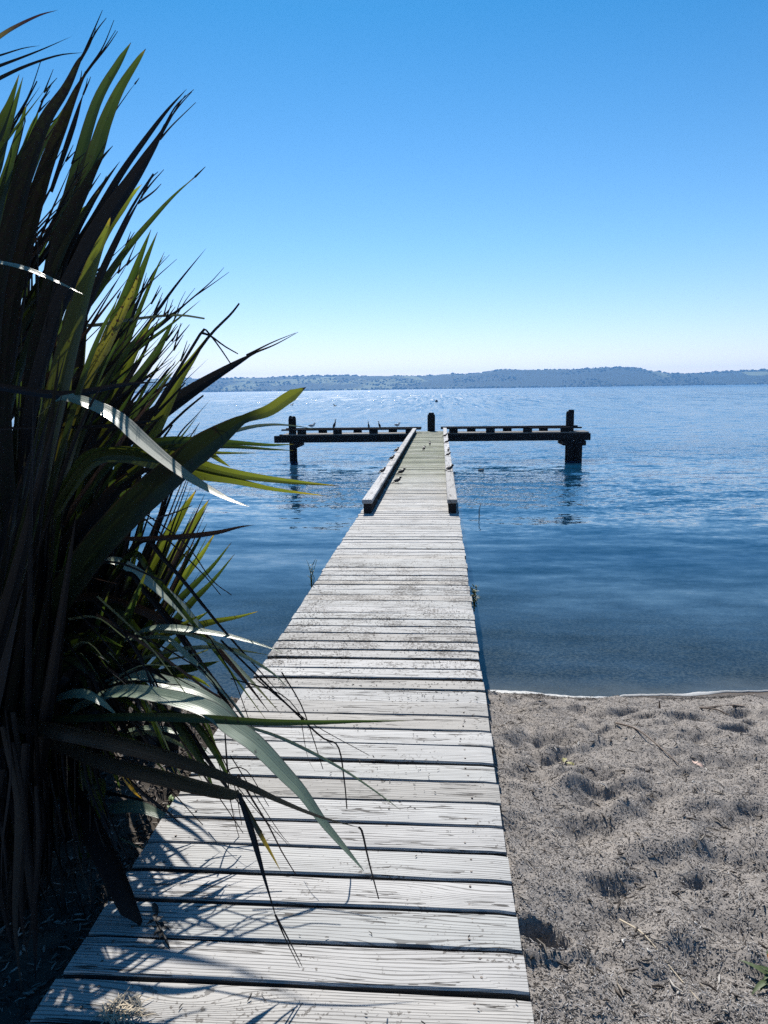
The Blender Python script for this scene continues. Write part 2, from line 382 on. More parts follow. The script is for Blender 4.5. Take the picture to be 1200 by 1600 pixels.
LM = {
 'green': leaf_mat("flax leaf green", (.017, .030, .013), (.085, .15, .02), .24, .42, .3, tip=(.93, .99, (.07, .07, .02), (.2, .18, .03))),
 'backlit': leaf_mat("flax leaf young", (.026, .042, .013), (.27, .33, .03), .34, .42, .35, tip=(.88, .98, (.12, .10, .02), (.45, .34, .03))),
 'twisted': leaf_mat("flax leaf twisted", (.012, .022, .011), (.04, .07, .01), .16, .42, .25, tip=(.70, .82, (.09, .11, .03), (.30, .34, .03))),
 'spotted': leaf_mat("flax leaf spotted", (.05, .058, .018), (.30, .29, .03), .32, spots=True),
 'mottled': leaf_mat("flax leaf dying", (.014, .018, .011), (.04, .045, .015), .14, .7, .25, mottle=(.016, .012, .011)),
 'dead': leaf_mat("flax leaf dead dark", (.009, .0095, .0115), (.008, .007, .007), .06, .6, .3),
 'deadbrown': leaf_mat("flax leaf dead brown", (.06, .038, .03), (.05, .025, .015), .1, .55, .35),
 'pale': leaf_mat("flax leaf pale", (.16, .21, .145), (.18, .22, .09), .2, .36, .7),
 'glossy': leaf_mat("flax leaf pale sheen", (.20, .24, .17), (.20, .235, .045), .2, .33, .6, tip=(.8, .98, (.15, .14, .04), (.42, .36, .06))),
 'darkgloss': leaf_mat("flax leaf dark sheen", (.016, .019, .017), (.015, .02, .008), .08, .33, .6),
 'yellow': leaf_mat("flax leaf yellow", (.42, .25, .02), (.4, .23, .02), .35),
 'yellowtip': leaf_mat("flax leaf yellow tip", (.03, .033, .016), (.06, .07, .015), .25, tip=(.45, .6, (.45, .30, .03), (.45, .3, .02))),
 'browntip': leaf_mat("flax leaf red brown tip", (.22, .17, .04), (.28, .2, .03), .3, tip=(.5, .75, (.045, .022, .018), (.06, .02, .015))),
 'strawdark': leaf_mat("flax straw", (.028, .027, .025), (.02, .018, .012), .1, .6, .3),
}

def plain(name, col, rough=.6, spec=.4, var=.25, sc=20.0, bumpd=.003):
    m = N(name); p = m.objc(); n1 = m.noise(p, sc, 4.0, .6)
    c = m.mix(n1, tuple(a * (1 - var) for a in col), tuple(min(1, a * (1 + var)) for a in col))
    return m.done(m.principled(c, rough, m.bump(n1, bumpd, .5), spec))
def debris(name, stops):
    m = N(name); r = m.attr("rnd")
    c = m.ramp(r, stops); n1 = m.noise(m.pos(), 300.0, 2.0)
    c = m.mix(m.math('MULTIPLY', n1, .5), c, (.05, .045, .04))
    return m.done(m.principled(c, .75, None, .3))
M['litter'] = debris("beach litter", [(0, (.02, .017, .018)), (.3, (.07, .06, .055)), (.5, (.18, .162, .148)), (.75, (.38, .355, .33)), (1, (.66, .64, .62))])
M['mulch'] = debris("bark mulch", [(0, (.02, .015, .012)), (.45, (.07, .052, .042)), (.75, (.20, .17, .145)), (1, (.46, .42, .38))])
M['dirtbits'] = debris("deck litter", [(0, (.02, .017, .015)), (.6, (.06, .05, .042)), (1, (.14, .115, .09))])
M['foam'] = plain("foam", (.30, .305, .30), .5, .5, .15, 60.0)
M['bird_dark'] = plain("dark feathers", (.018, .018, .022), .5, .4, .4)
M['bird_white'] = plain("white feathers", (.72, .72, .70), .7, .3, .1)
M['bird_grey'] = plain("grey feathers", (.30, .31, .33), .7, .3, .2)
M['bill'] = plain("bill", (.18, .10, .04), .5, .4, .2)
M['stick'] = plain("dry stick", (.13, .10, .08), .75, .3, .4, 90.0)
M['straw'] = plain("dry straw", (.40, .34, .25), .7, .3, .3, 90.0)
M['dryleaf'] = plain("dry leaf pinkish", (.46, .33, .27), .7, .3, .25, 60.0)
M['olive'] = plain("olive leaf", (.20, .19, .06), .6, .3, .3, 60.0)
M['weed'] = plain("weed leaves", (.05, .075, .025), .6, .3, .4, 40.0)
M['buoy'] = plain("buoy", (.05, .05, .055), .5, .4, .2)
M['buoy_white'] = plain("buoy band", (.7, .7, .7), .5, .4, .1)
M['orange'] = plain("orange dry leaf", (.6, .22, .05), .6, .3, .2)
LEAVES = [
('green',0.0709,-0.26,'leaf',[(-1.181,2.55,1.095),(-1.194,2.595,1.75),(-1.099,2.646,2.471),(-0.991,2.686,2.997),(-0.921,2.703,3.218),(-0.832,2.717,3.37),(-0.78,2.728,3.499),(-0.725,2.737,3.605),(-0.657,2.746,3.699),(-0.626,2.75,3.738)],[]),
('green',0.0626,0.2,'leaf',[(-1.225,2.6,1.066),(-1.217,2.653,1.86),(-1.1,2.705,2.587),(-1.003,2.739,3.05),(-0.922,2.76,3.32),(-0.834,2.781,3.572),(-0.746,2.793,3.711),(-0.717,2.797,3.754),(-0.697,2.8,3.783)],[]),
('mottled',0.072,0.1,'leaf',[(-1.193,2.45,1.15),(-1.13,2.396,2.153),(-1.035,2.357,2.788),(-0.933,2.338,3.077),(-0.859,2.325,3.24),(-0.787,2.316,3.363),(-0.713,2.308,3.446),(-0.667,2.302,3.513),(-0.648,2.3,3.537)],[[(-0.648,2.3,3.537),(-0.603,2.288,3.599),(-0.572,2.28,3.643)],[(-0.653,2.3,3.528),(-0.599,2.287,3.59),(-0.562,2.28,3.622)],[(-0.657,2.3,3.522),(-0.622,2.29,3.558),(-0.595,2.28,3.596)]]),
('mottled',0.0635,-0.2,'leaf',[(-1.087,2.4,1.181),(-1.05,2.377,2.373),(-1.002,2.369,2.748),(-0.911,2.363,3.023),(-0.826,2.358,3.23),(-0.754,2.354,3.365),(-0.705,2.352,3.453),(-0.665,2.35,3.51)],[[(-0.665,2.35,3.51),(-0.606,2.34,3.569),(-0.56,2.33,3.639)],[(-0.665,2.35,3.51),(-0.595,2.338,3.566),(-0.551,2.33,3.608)],[(-0.672,2.35,3.5),(-0.606,2.339,3.56),(-0.557,2.33,3.611)],[(-0.699,2.35,3.461),(-0.679,2.338,3.488),(-0.67,2.33,3.506)]]),
('dead',0.0178,-0.4,'strand',[(-0.884,2.5,3.21),(-0.829,2.5,3.327),(-0.789,2.5,3.414),(-0.765,2.5,3.471),(-0.75,2.5,3.503)],[[(-0.75,2.5,3.503),(-0.724,2.487,3.532),(-0.711,2.48,3.548)],[(-0.75,2.5,3.503),(-0.734,2.49,3.524),(-0.722,2.48,3.544)]]),
('green',0.049,-0.1,'leaf',[(-1.344,2.6,1.063),(-1.283,2.522,2.132),(-1.133,2.456,2.903),(-1.038,2.433,3.139),(-0.973,2.419,3.271),(-0.916,2.406,3.388),(-0.887,2.4,3.447)],[]),
('green',0.0556,-0.35,'leaf',[(-1.384,2.7,1.006),(-1.286,2.603,2.357),(-1.143,2.545,3.021),(-1.056,2.528,3.202),(-0.991,2.517,3.298),(-0.934,2.506,3.408),(-0.904,2.5,3.459)],[]),
('green',0.041,-0.43,'leaf',[(-1.284,2.4,1.175),(-1.125,2.29,2.585),(-0.949,2.231,3.182),(-0.876,2.216,3.316),(-0.834,2.208,3.381),(-0.795,2.2,3.451)],[]),
('green',0.0332,-0.1,'leaf',[(-1.284,2.4,1.175),(-1.09,2.303,2.785),(-0.916,2.268,3.245),(-0.851,2.257,3.381),(-0.811,2.25,3.464)],[]),
('dead',0.0128,0.42,'strand',[(-1.045,2.4,3.191),(-0.989,2.4,3.319),(-0.951,2.4,3.378),(-0.879,2.4,3.469),(-0.83,2.4,3.568)],[]),
('dead',0.015,0.3,'strand',[(-1.043,2.4,3.21),(-0.99,2.4,3.308),(-0.916,2.4,3.411),(-0.848,2.4,3.51)],[]),
('browntip',0.0244,0.6,'leaf',[(-1.183,1.9,2.881),(-0.997,1.848,3.157),(-0.821,1.812,3.296),(-0.638,1.782,3.345),(-0.567,1.77,3.37),(-0.498,1.758,3.388),(-0.448,1.75,3.394)],[]),
('dead',0.0152,0.3,'leaf',[(-1.206,1.95,2.889),(-1.036,1.917,3.149),(-0.885,1.896,3.272),(-0.717,1.878,3.326),(-0.663,1.872,3.337),(-0.558,1.86,3.36),(-0.468,1.85,3.384)],[]),
('dead',0.0102,0.3,'leaf',[(-1.206,1.95,2.889),(-1.016,1.913,3.147),(-0.839,1.885,3.31),(-0.709,1.869,3.349),(-0.656,1.863,3.356),(-0.594,1.856,3.366),(-0.546,1.85,3.368)],[]),
('dead',0.0152,0.3,'leaf',[(-1.211,1.95,2.856),(-1.044,1.919,3.103),(-0.875,1.898,3.228),(-0.722,1.881,3.292),(-0.668,1.875,3.31),(-0.596,1.867,3.331),(-0.509,1.857,3.347),(-0.442,1.85,3.348)],[]),
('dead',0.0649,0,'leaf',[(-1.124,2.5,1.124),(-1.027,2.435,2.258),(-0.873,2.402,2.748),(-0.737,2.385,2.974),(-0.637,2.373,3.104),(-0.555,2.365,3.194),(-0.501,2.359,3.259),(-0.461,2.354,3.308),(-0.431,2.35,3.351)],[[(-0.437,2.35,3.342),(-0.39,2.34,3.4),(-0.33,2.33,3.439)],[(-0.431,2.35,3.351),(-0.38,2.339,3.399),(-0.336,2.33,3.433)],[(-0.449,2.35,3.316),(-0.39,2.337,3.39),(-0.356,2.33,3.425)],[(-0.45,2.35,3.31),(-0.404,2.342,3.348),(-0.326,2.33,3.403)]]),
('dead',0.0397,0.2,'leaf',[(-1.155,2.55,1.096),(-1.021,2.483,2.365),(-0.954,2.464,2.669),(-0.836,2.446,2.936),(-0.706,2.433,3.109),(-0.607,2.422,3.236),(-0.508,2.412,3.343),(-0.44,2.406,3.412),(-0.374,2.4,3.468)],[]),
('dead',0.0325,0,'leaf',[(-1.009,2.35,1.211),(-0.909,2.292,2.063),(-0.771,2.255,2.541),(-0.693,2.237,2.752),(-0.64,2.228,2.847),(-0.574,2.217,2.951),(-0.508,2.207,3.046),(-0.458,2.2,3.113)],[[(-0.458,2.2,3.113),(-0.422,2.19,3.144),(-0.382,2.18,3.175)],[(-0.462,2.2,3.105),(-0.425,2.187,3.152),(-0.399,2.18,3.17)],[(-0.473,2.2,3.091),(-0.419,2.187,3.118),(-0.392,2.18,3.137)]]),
('dead',0.0162,0.27,'strand',[(-0.879,2.35,2.374),(-0.748,2.297,2.699),(-0.644,2.262,2.885),(-0.539,2.232,3.034),(-0.478,2.215,3.109),(-0.42,2.2,3.17)],[]),
('backlit',0.0785,0.25,'leaf',[(-1.025,2.3,1.238),(-0.927,2.23,1.97),(-0.816,2.189,2.347),(-0.707,2.155,2.635),(-0.629,2.131,2.814),(-0.57,2.115,2.93),(-0.531,2.106,2.996),(-0.512,2.1,3.035)],[]),
('mottled',0.0524,-0.28,'leaf',[(-1.124,2.5,1.124),(-1.024,2.448,2.367),(-0.853,2.42,2.952),(-0.782,2.411,3.103),(-0.73,2.407,3.182),(-0.681,2.402,3.252),(-0.65,2.4,3.286)],[[(-0.65,2.4,3.286),(-0.63,2.389,3.297),(-0.612,2.38,3.307)],[(-0.68,2.4,3.251),(-0.652,2.389,3.279),(-0.621,2.38,3.3)]]),
('dead',0.035,0.04,'leaf',[(-1.124,2.5,1.124),(-1.001,2.448,2.367),(-0.849,2.423,2.892),(-0.778,2.414,3.045),(-0.714,2.409,3.139),(-0.661,2.404,3.202),(-0.601,2.4,3.267)],[]),
('green',0.0337,-0.22,'leaf',[(-1.246,2.7,1.01),(-1.073,2.7,2.587),(-0.931,2.7,3.086),(-0.874,2.7,3.194),(-0.846,2.7,3.211)],[]),
('backlit',0.0289,-0.33,'leaf',[(-1.246,2.7,1.01),(-1.023,2.7,2.586),(-0.839,2.7,3.039),(-0.719,2.7,3.211),(-0.681,2.7,3.253),(-0.651,2.7,3.278)],[]),
('green',0.0609,0.1,'leaf',[(-1.162,2.65,1.04),(-1.039,2.629,1.991),(-0.867,2.617,2.492),(-0.788,2.611,2.706),(-0.712,2.607,2.858),(-0.634,2.603,3.017),(-0.59,2.6,3.104)],[]),
('green',0.0515,-0.3,'leaf',[(-1.162,2.65,1.04),(-1.027,2.629,1.991),(-0.843,2.617,2.492),(-0.768,2.612,2.672),(-0.689,2.607,2.851),(-0.62,2.603,2.996),(-0.568,2.6,3.095)],[]),
('spotted',0.073,0.15,'leaf',[(-0.979,2.3,1.239),(-0.89,2.278,2.066),(-0.812,2.271,2.298),(-0.728,2.265,2.5),(-0.658,2.26,2.637),(-0.591,2.256,2.747),(-0.532,2.253,2.84),(-0.498,2.25,2.914)],[]),
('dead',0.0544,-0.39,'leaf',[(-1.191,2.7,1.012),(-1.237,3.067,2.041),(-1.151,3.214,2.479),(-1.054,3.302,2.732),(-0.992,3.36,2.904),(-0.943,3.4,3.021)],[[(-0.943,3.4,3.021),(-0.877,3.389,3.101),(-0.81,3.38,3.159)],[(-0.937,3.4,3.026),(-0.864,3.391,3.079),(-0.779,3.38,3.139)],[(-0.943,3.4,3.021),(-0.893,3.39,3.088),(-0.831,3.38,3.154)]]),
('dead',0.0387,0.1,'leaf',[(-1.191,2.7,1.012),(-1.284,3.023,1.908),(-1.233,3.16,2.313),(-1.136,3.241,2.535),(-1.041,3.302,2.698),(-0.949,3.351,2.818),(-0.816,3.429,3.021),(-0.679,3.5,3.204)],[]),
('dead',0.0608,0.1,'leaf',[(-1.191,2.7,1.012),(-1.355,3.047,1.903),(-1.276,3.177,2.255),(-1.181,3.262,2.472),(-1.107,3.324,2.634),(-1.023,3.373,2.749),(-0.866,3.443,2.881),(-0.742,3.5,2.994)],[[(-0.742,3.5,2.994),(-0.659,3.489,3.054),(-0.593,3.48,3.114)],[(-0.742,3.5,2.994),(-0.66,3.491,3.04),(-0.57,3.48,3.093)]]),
('green',0.0618,-0.29,'leaf',[(-1.194,2.8,0.956),(-1.269,3.181,2.022),(-1.174,3.281,2.303),(-1.072,3.363,2.527),(-0.999,3.402,2.619),(-0.923,3.447,2.737),(-0.877,3.481,2.832),(-0.85,3.5,2.886)],[[(-0.85,3.5,2.886),(-0.786,3.488,2.971),(-0.734,3.48,3.026)],[(-0.85,3.5,2.886),(-0.817,3.489,2.957),(-0.78,3.48,3.013)]]),
('backlit',0.0599,0.43,'leaf',[(-1.166,2.8,0.957),(-0.989,2.8,2.085),(-0.902,2.8,2.364),(-0.837,2.8,2.548),(-0.771,2.8,2.68),(-0.712,2.8,2.778),(-0.678,2.8,2.832)],[]),
('pale',0.0136,0.33,'strand',[(-0.87,2.6,2.789),(-0.806,2.587,2.786),(-0.678,2.561,2.799),(-0.554,2.536,2.807),(-0.469,2.518,2.806),(-0.387,2.5,2.792)],[]),
('backlit',0.0517,0.31,'leaf',[(-1.339,2.9,0.897),(-1.231,2.9,2.069),(-1.125,2.9,2.487),(-1.074,2.9,2.613),(-1.033,2.9,2.658)],[]),
('backlit',0.1142,0.15,'leaf',[(-1.178,2.7,1.012),(-1.207,2.937,1.618),(-1.12,3.034,1.863),(-1.004,3.142,2.137),(-0.905,3.218,2.328),(-0.838,3.274,2.473),(-0.779,3.324,2.609),(-0.721,3.36,2.701),(-0.66,3.4,2.802)],[]),
('dead',0.0144,0.3,'strand',[(-0.568,2.4,2.453),(-0.451,2.339,2.576),(-0.37,2.298,2.649),(-0.292,2.255,2.722),(-0.22,2.219,2.774),(-0.186,2.2,2.804)],[]),
('dead',0.0101,-0.31,'strand',[(-0.504,2.3,2.497),(-0.384,2.279,2.653),(-0.323,2.268,2.732),(-0.305,2.266,2.729),(-0.265,2.258,2.678),(-0.226,2.25,2.62)],[]),
('dead',0.0081,-0.19,'strand',[(-0.334,2.3,2.73),(-0.303,2.289,2.719),(-0.258,2.27,2.688),(-0.21,2.25,2.662)],[]),
('dead',0.0948,0.1,'leaf',[(-1.193,2.75,0.984),(-1.244,3.135,2.03),(-1.146,3.209,2.216),(-1.016,3.275,2.354),(-0.909,3.322,2.438),(-0.773,3.379,2.537),(-0.657,3.426,2.615),(-0.544,3.47,2.684),(-0.464,3.5,2.731)],[[(-0.511,3.5,2.717),(-0.384,3.489,2.773),(-0.269,3.48,2.814)],[(-0.464,3.5,2.731),(-0.369,3.491,2.764),(-0.257,3.48,2.817)]]),
('dead',0.0135,0.13,'strand',[(-0.647,2.55,2.345),(-0.58,2.536,2.402),(-0.488,2.517,2.479),(-0.405,2.5,2.538)],[]),
('dead',0.0135,0.23,'strand',[(-0.626,2.55,2.311),(-0.572,2.524,2.38),(-0.519,2.5,2.439)],[]),
('dead',0.0139,0.35,'strand',[(-0.624,2.6,2.467),(-0.562,2.6,2.523),(-0.5,2.6,2.583)],[]),
('dead',0.0268,0.4,'leaf',[(-0.94,2.1,2.582),(-0.837,2.121,2.563),(-0.714,2.146,2.545),(-0.623,2.164,2.559),(-0.531,2.182,2.576),(-0.44,2.2,2.581)],[]),
('dead',0.0098,0.38,'strand',[(-0.751,2.2,2.448),(-0.629,2.2,2.452),(-0.527,2.2,2.461),(-0.453,2.2,2.466)],[]),
('dead',0.0098,-0.41,'strand',[(-1.019,2.2,2.443),(-0.873,2.2,2.449),(-0.629,2.2,2.447),(-0.468,2.2,2.455)],[]),
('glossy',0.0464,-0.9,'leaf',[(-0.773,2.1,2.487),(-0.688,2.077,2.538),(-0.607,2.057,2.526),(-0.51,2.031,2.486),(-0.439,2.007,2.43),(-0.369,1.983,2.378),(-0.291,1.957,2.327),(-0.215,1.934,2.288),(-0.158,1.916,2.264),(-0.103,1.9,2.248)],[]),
('twisted',0.0948,0.15,'twist',[(-0.979,2.3,1.239),(-0.879,2.207,1.763),(-0.7,2.15,2.023),(-0.524,2.102,2.197),(-0.392,2.067,2.3),(-0.279,2.037,2.385),(-0.192,2.014,2.44),(-0.132,1.998,2.475),(-0.06,1.98,2.497),(-0.003,1.964,2.53),(0.049,1.95,2.558)],[]),
('green',0.0303,0.3,'leaf',[(-0.887,2.5,2.135),(-0.756,2.47,2.286),(-0.639,2.448,2.358),(-0.529,2.43,2.387),(-0.424,2.413,2.391),(-0.287,2.39,2.385),(-0.154,2.367,2.377),(-0.06,2.35,2.38)],[]),
('green',0.0195,0.6,'leaf',[(-0.813,2.5,2.181),(-0.67,2.464,2.33),(-0.475,2.429,2.369),(-0.289,2.394,2.37),(-0.155,2.368,2.363),(-0.063,2.35,2.359)],[]),
('backlit',0.0197,0.6,'leaf',[(-0.739,2.5,2.226),(-0.557,2.464,2.341),(-0.437,2.444,2.35),(-0.32,2.423,2.347),(-0.195,2.4,2.348)],[]),
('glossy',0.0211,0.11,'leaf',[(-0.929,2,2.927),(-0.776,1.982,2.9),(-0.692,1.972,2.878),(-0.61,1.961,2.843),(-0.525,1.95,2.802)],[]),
('backlit',0.0449,0.35,'leaf',[(-0.793,2.2,2.205),(-0.682,2.167,2.348),(-0.581,2.148,2.372),(-0.463,2.125,2.37),(-0.35,2.102,2.356),(-0.239,2.079,2.326),(-0.121,2.054,2.308),(0.013,2.025,2.296),(0.124,2,2.29)],[]),
('backlit',0.0449,-0.2,'leaf',[(-0.817,2.2,2.165),(-0.658,2.157,2.339),(-0.546,2.136,2.366),(-0.421,2.11,2.344),(-0.298,2.085,2.316),(-0.189,2.062,2.3),(-0.063,2.034,2.277),(0.091,2,2.262)],[]),
('backlit',0.0262,0.3,'leaf',[(-0.69,2.5,2.271),(-0.507,2.455,2.363),(-0.387,2.426,2.353),(-0.329,2.41,2.322),(-0.294,2.4,2.302)],[]),
('pale',0.012,0.5,'leaf',[(-0.494,2.3,2.334),(-0.334,2.27,2.396),(-0.204,2.246,2.436),(-0.12,2.23,2.448),(-0.048,2.216,2.446),(0.036,2.2,2.434)],[]),
('dead',0.0728,0.2,'leaf',[(-1.185,2.6,1.067),(-1.089,2.553,1.764),(-0.966,2.536,1.983),(-0.828,2.522,2.127),(-0.721,2.511,2.232),(-0.645,2.504,2.277),(-0.59,2.5,2.289)],[]),
('green',0.031,0.17,'leaf',[(-0.978,2.9,1.798),(-0.882,2.9,1.983),(-0.833,2.9,2.103),(-0.787,2.9,2.187),(-0.749,2.9,2.244)],[]),
('glossy',0.0207,0.5,'leaf',[(-1.073,2.6,1.998),(-0.962,2.581,2.019),(-0.855,2.562,2.025),(-0.788,2.55,2.037)],[]),
('dead',0.0128,0.01,'strand',[(-0.894,2.4,2.262),(-0.804,2.4,2.391),(-0.717,2.4,2.517),(-0.661,2.4,2.59)],[]),
('dead',0.0074,-0.32,'strand',[(-1.025,2.7,1.989),(-0.861,2.75,2.093),(-0.767,2.774,2.115),(-0.672,2.8,2.149)],[]),
('dead',0.0074,-0.03,'strand',[(-0.916,2.7,2.077),(-0.814,2.761,2.104),(-0.75,2.8,2.136)],[]),
('dead',0.0074,-0.41,'strand',[(-0.857,2.7,1.926),(-0.866,2.747,2.018),(-0.887,2.8,2.124)],[]),
('dead',0.0074,0.43,'strand',[(-0.829,2.7,2.163),(-0.723,2.724,2.085),(-0.59,2.755,1.966),(-0.505,2.783,1.818),(-0.43,2.8,1.748)],[]),
('dead',0.0074,0.37,'strand',[(-0.739,2.7,2.089),(-0.614,2.746,1.942),(-0.528,2.778,1.832),(-0.475,2.8,1.748)],[]),
('dead',0.0074,0.05,'strand',[(-0.921,2.7,2.014),(-0.832,2.722,1.977),(-0.729,2.759,1.836),(-0.595,2.8,1.694)],[]),
('dead',0.0074,-0.2,'strand',[(-0.677,2.7,2.26),(-0.787,2.75,2.231),(-0.841,2.8,2.136)],[]),
('dead',0.0074,0.41,'strand',[(-0.934,2.7,1.85),(-0.901,2.76,1.964),(-0.862,2.8,2.034)],[]),
('dead',0.0074,0.07,'strand',[(-0.677,2.7,2.077),(-0.62,2.754,2.092),(-0.571,2.8,2.11)],[]),
('deadbrown',0.0197,0.4,'leaf',[(-0.873,2.6,2.022),(-0.667,2.516,2.035),(-0.472,2.432,2.061),(-0.34,2.371,2.087),(-0.259,2.332,2.111),(-0.195,2.3,2.126)],[]),
('backlit',0.0987,0.1,'leaf',[(-1.272,3,0.906),(-1.142,3.043,1.288),(-1.035,3.065,1.461),(-0.952,3.089,1.662),(-0.838,3.114,1.855),(-0.733,3.137,2.029),(-0.669,3.15,2.126)],[]),
('backlit',0.0885,-0.2,'leaf',[(-1.212,3,0.908),(-1.061,3.069,1.339),(-0.937,3.109,1.567),(-0.819,3.144,1.766),(-0.708,3.178,1.958),(-0.63,3.2,2.076)],[]),
('backlit',0.0522,0.2,'leaf',[(-1.158,2.9,0.962),(-1.05,2.917,1.34),(-0.926,2.927,1.539),(-0.818,2.936,1.701),(-0.714,2.943,1.822),(-0.622,2.95,1.93)],[]),
('green',0.0272,0.38,'leaf',[(-1.042,3,1.187),(-0.83,3.049,1.587),(-0.726,3.074,1.784),(-0.653,3.09,1.909),(-0.612,3.1,1.987)],[]),
('backlit',0.0544,0.1,'leaf',[(-1.182,3,0.908),(-1.019,3.034,1.294),(-0.866,3.057,1.526),(-0.745,3.076,1.72),(-0.645,3.089,1.844),(-0.574,3.1,1.95)],[]),
('green',0.0421,0.1,'leaf',[(-1.204,3.1,0.855),(-1.003,3.14,1.313),(-0.852,3.162,1.545),(-0.748,3.174,1.654),(-0.628,3.188,1.771),(-0.537,3.2,1.881)],[]),
('green',0.0435,0.1,'leaf',[(-1.152,3,0.909),(-0.992,3.033,1.264),(-0.816,3.058,1.49),(-0.697,3.074,1.633),(-0.598,3.086,1.729),(-0.496,3.1,1.85)],[]),
('green',0.0435,0.1,'leaf',[(-1.152,3,0.909),(-0.968,3.042,1.231),(-0.79,3.072,1.432),(-0.702,3.087,1.532),(-0.615,3.1,1.597)],[]),
('green',0.0517,0.3,'leaf',[(-1.156,2.9,0.993),(-0.985,2.9,1.348),(-0.874,2.9,1.521),(-0.768,2.9,1.662)],[]),
('backlit',0.0307,0.3,'leaf',[(-0.829,2.7,1.539),(-0.656,2.669,1.63),(-0.541,2.649,1.666),(-0.452,2.633,1.693),(-0.355,2.616,1.717),(-0.27,2.6,1.745)],[]),
('backlit',0.0185,0.3,'leaf',[(-0.705,2.6,1.628),(-0.603,2.6,1.667),(-0.539,2.6,1.705),(-0.476,2.6,1.735)],[]),
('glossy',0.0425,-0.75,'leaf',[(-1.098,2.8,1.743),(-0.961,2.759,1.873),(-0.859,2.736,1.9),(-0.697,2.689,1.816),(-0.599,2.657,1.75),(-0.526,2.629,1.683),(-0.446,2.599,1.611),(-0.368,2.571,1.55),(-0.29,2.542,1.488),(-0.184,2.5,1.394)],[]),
('deadbrown',0.0421,0.3,'leaf',[(-1.209,2.75,1.703),(-0.968,2.702,1.767),(-0.799,2.666,1.745),(-0.663,2.635,1.705),(-0.53,2.603,1.669),(-0.447,2.581,1.623),(-0.325,2.538,1.507),(-0.224,2.5,1.396)],[]),
('deadbrown',0.014,0.35,'strand',[(-0.747,2.3,1.821),(-0.67,2.284,1.787),(-0.561,2.26,1.727),(-0.448,2.234,1.661),(-0.359,2.212,1.606),(-0.304,2.2,1.579)],[]),
('pale',0.0273,0.6,'leaf',[(-0.832,2.6,1.601),(-0.707,2.582,1.672),(-0.62,2.57,1.689),(-0.513,2.554,1.686),(-0.388,2.536,1.674),(-0.265,2.518,1.65),(-0.152,2.5,1.619)],[]),
('pale',0.0159,0.6,'leaf',[(-0.812,2.6,1.525),(-0.608,2.567,1.598),(-0.439,2.54,1.625),(-0.314,2.519,1.62),(-0.206,2.5,1.611)],[]),
('pale',0.0201,0.4,'leaf',[(-0.78,2.6,1.627),(-0.626,2.56,1.653),(-0.533,2.529,1.601),(-0.428,2.488,1.52),(-0.314,2.439,1.422),(-0.25,2.4,1.326)],[]),
('pale',0.0156,0.4,'leaf',[(-0.702,2.6,1.666),(-0.536,2.551,1.672),(-0.378,2.499,1.643),(-0.251,2.453,1.602),(-0.177,2.423,1.568),(-0.128,2.4,1.531)],[]),
('pale',0.0114,0.01,'strand',[(-0.699,2.6,1.526),(-0.609,2.566,1.566),(-0.509,2.528,1.597),(-0.438,2.5,1.63)],[]),
('green',0.0341,0.3,'leaf',[(-0.844,2.6,1.434),(-0.646,2.556,1.514),(-0.511,2.526,1.55),(-0.445,2.511,1.57),(-0.398,2.5,1.587)],[]),
('backlit',0.0236,0.3,'leaf',[(-0.835,2.7,1.459),(-0.632,2.648,1.478),(-0.522,2.618,1.466),(-0.468,2.6,1.441)],[]),
('pale',0.0538,-0.55,'leaf',[(-0.81,2.2,1.525),(-0.617,2.147,1.618),(-0.431,2.094,1.623),(-0.298,2.053,1.607),(-0.223,2.024,1.569),(-0.137,1.991,1.527),(-0.047,1.949,1.46),(0.009,1.922,1.417),(0.074,1.884,1.351),(0.142,1.848,1.294),(0.192,1.82,1.253)],[]),
('pale',0.0446,-0.5,'leaf',[(-0.865,2.35,1.503),(-0.655,2.307,1.606),(-0.507,2.276,1.596),(-0.406,2.254,1.581),(-0.327,2.235,1.55),(-0.271,2.219,1.51),(-0.226,2.2,1.449)],[]),
('pale',0.0112,0.4,'leaf',[(-0.339,2.2,1.513),(-0.193,2.16,1.496),(-0.095,2.131,1.48),(0.032,2.091,1.442),(0.134,2.056,1.403),(0.233,2.02,1.354),(0.283,2,1.327)],[]),
('green',0.0271,0.5,'leaf',[(-1.021,2.15,1.522),(-0.785,2.111,1.538),(-0.558,2.072,1.568),(-0.342,2.034,1.586),(-0.137,1.995,1.597),(0.02,1.964,1.613),(0.171,1.933,1.634),(0.325,1.9,1.655)],[]),
('darkgloss',0.0751,-0.35,'leaf',[(-0.996,2.05,1.569),(-0.813,2.014,1.558),(-0.614,1.973,1.548),(-0.466,1.941,1.536),(-0.303,1.904,1.512),(-0.146,1.866,1.479),(-0.033,1.837,1.446),(0.077,1.808,1.42),(0.186,1.78,1.408)],[]),
('dead',0.008,-0.09,'strand',[(0.183,1.79,1.403),(0.193,1.791,1.388),(0.208,1.795,1.302),(0.233,1.8,1.185)],[]),
('darkgloss',0.0713,-0.3,'blunt',[(-0.99,2.1,1.524),(-0.779,2.052,1.488),(-0.621,2.014,1.453),(-0.425,1.967,1.435),(-0.258,1.925,1.423),(-0.161,1.9,1.423)],[]),
('dead',0.021,0.1,'leaf',[(-0.169,1.9,1.424),(-0.14,1.867,1.376),(-0.111,1.831,1.323),(-0.075,1.78,1.253),(-0.031,1.72,1.175)],[[(-0.034,1.72,1.187),(-0.009,1.712,1.128),(0.03,1.7,1.051)],[(-0.034,1.72,1.187),(0.003,1.71,1.121),(0.037,1.7,1.055)]]),
('yellowtip',0.017,0.3,'leaf',[(-0.191,1.95,1.405),(-0.145,1.922,1.343),(-0.111,1.9,1.297),(-0.083,1.883,1.26),(-0.048,1.86,1.213)],[]),
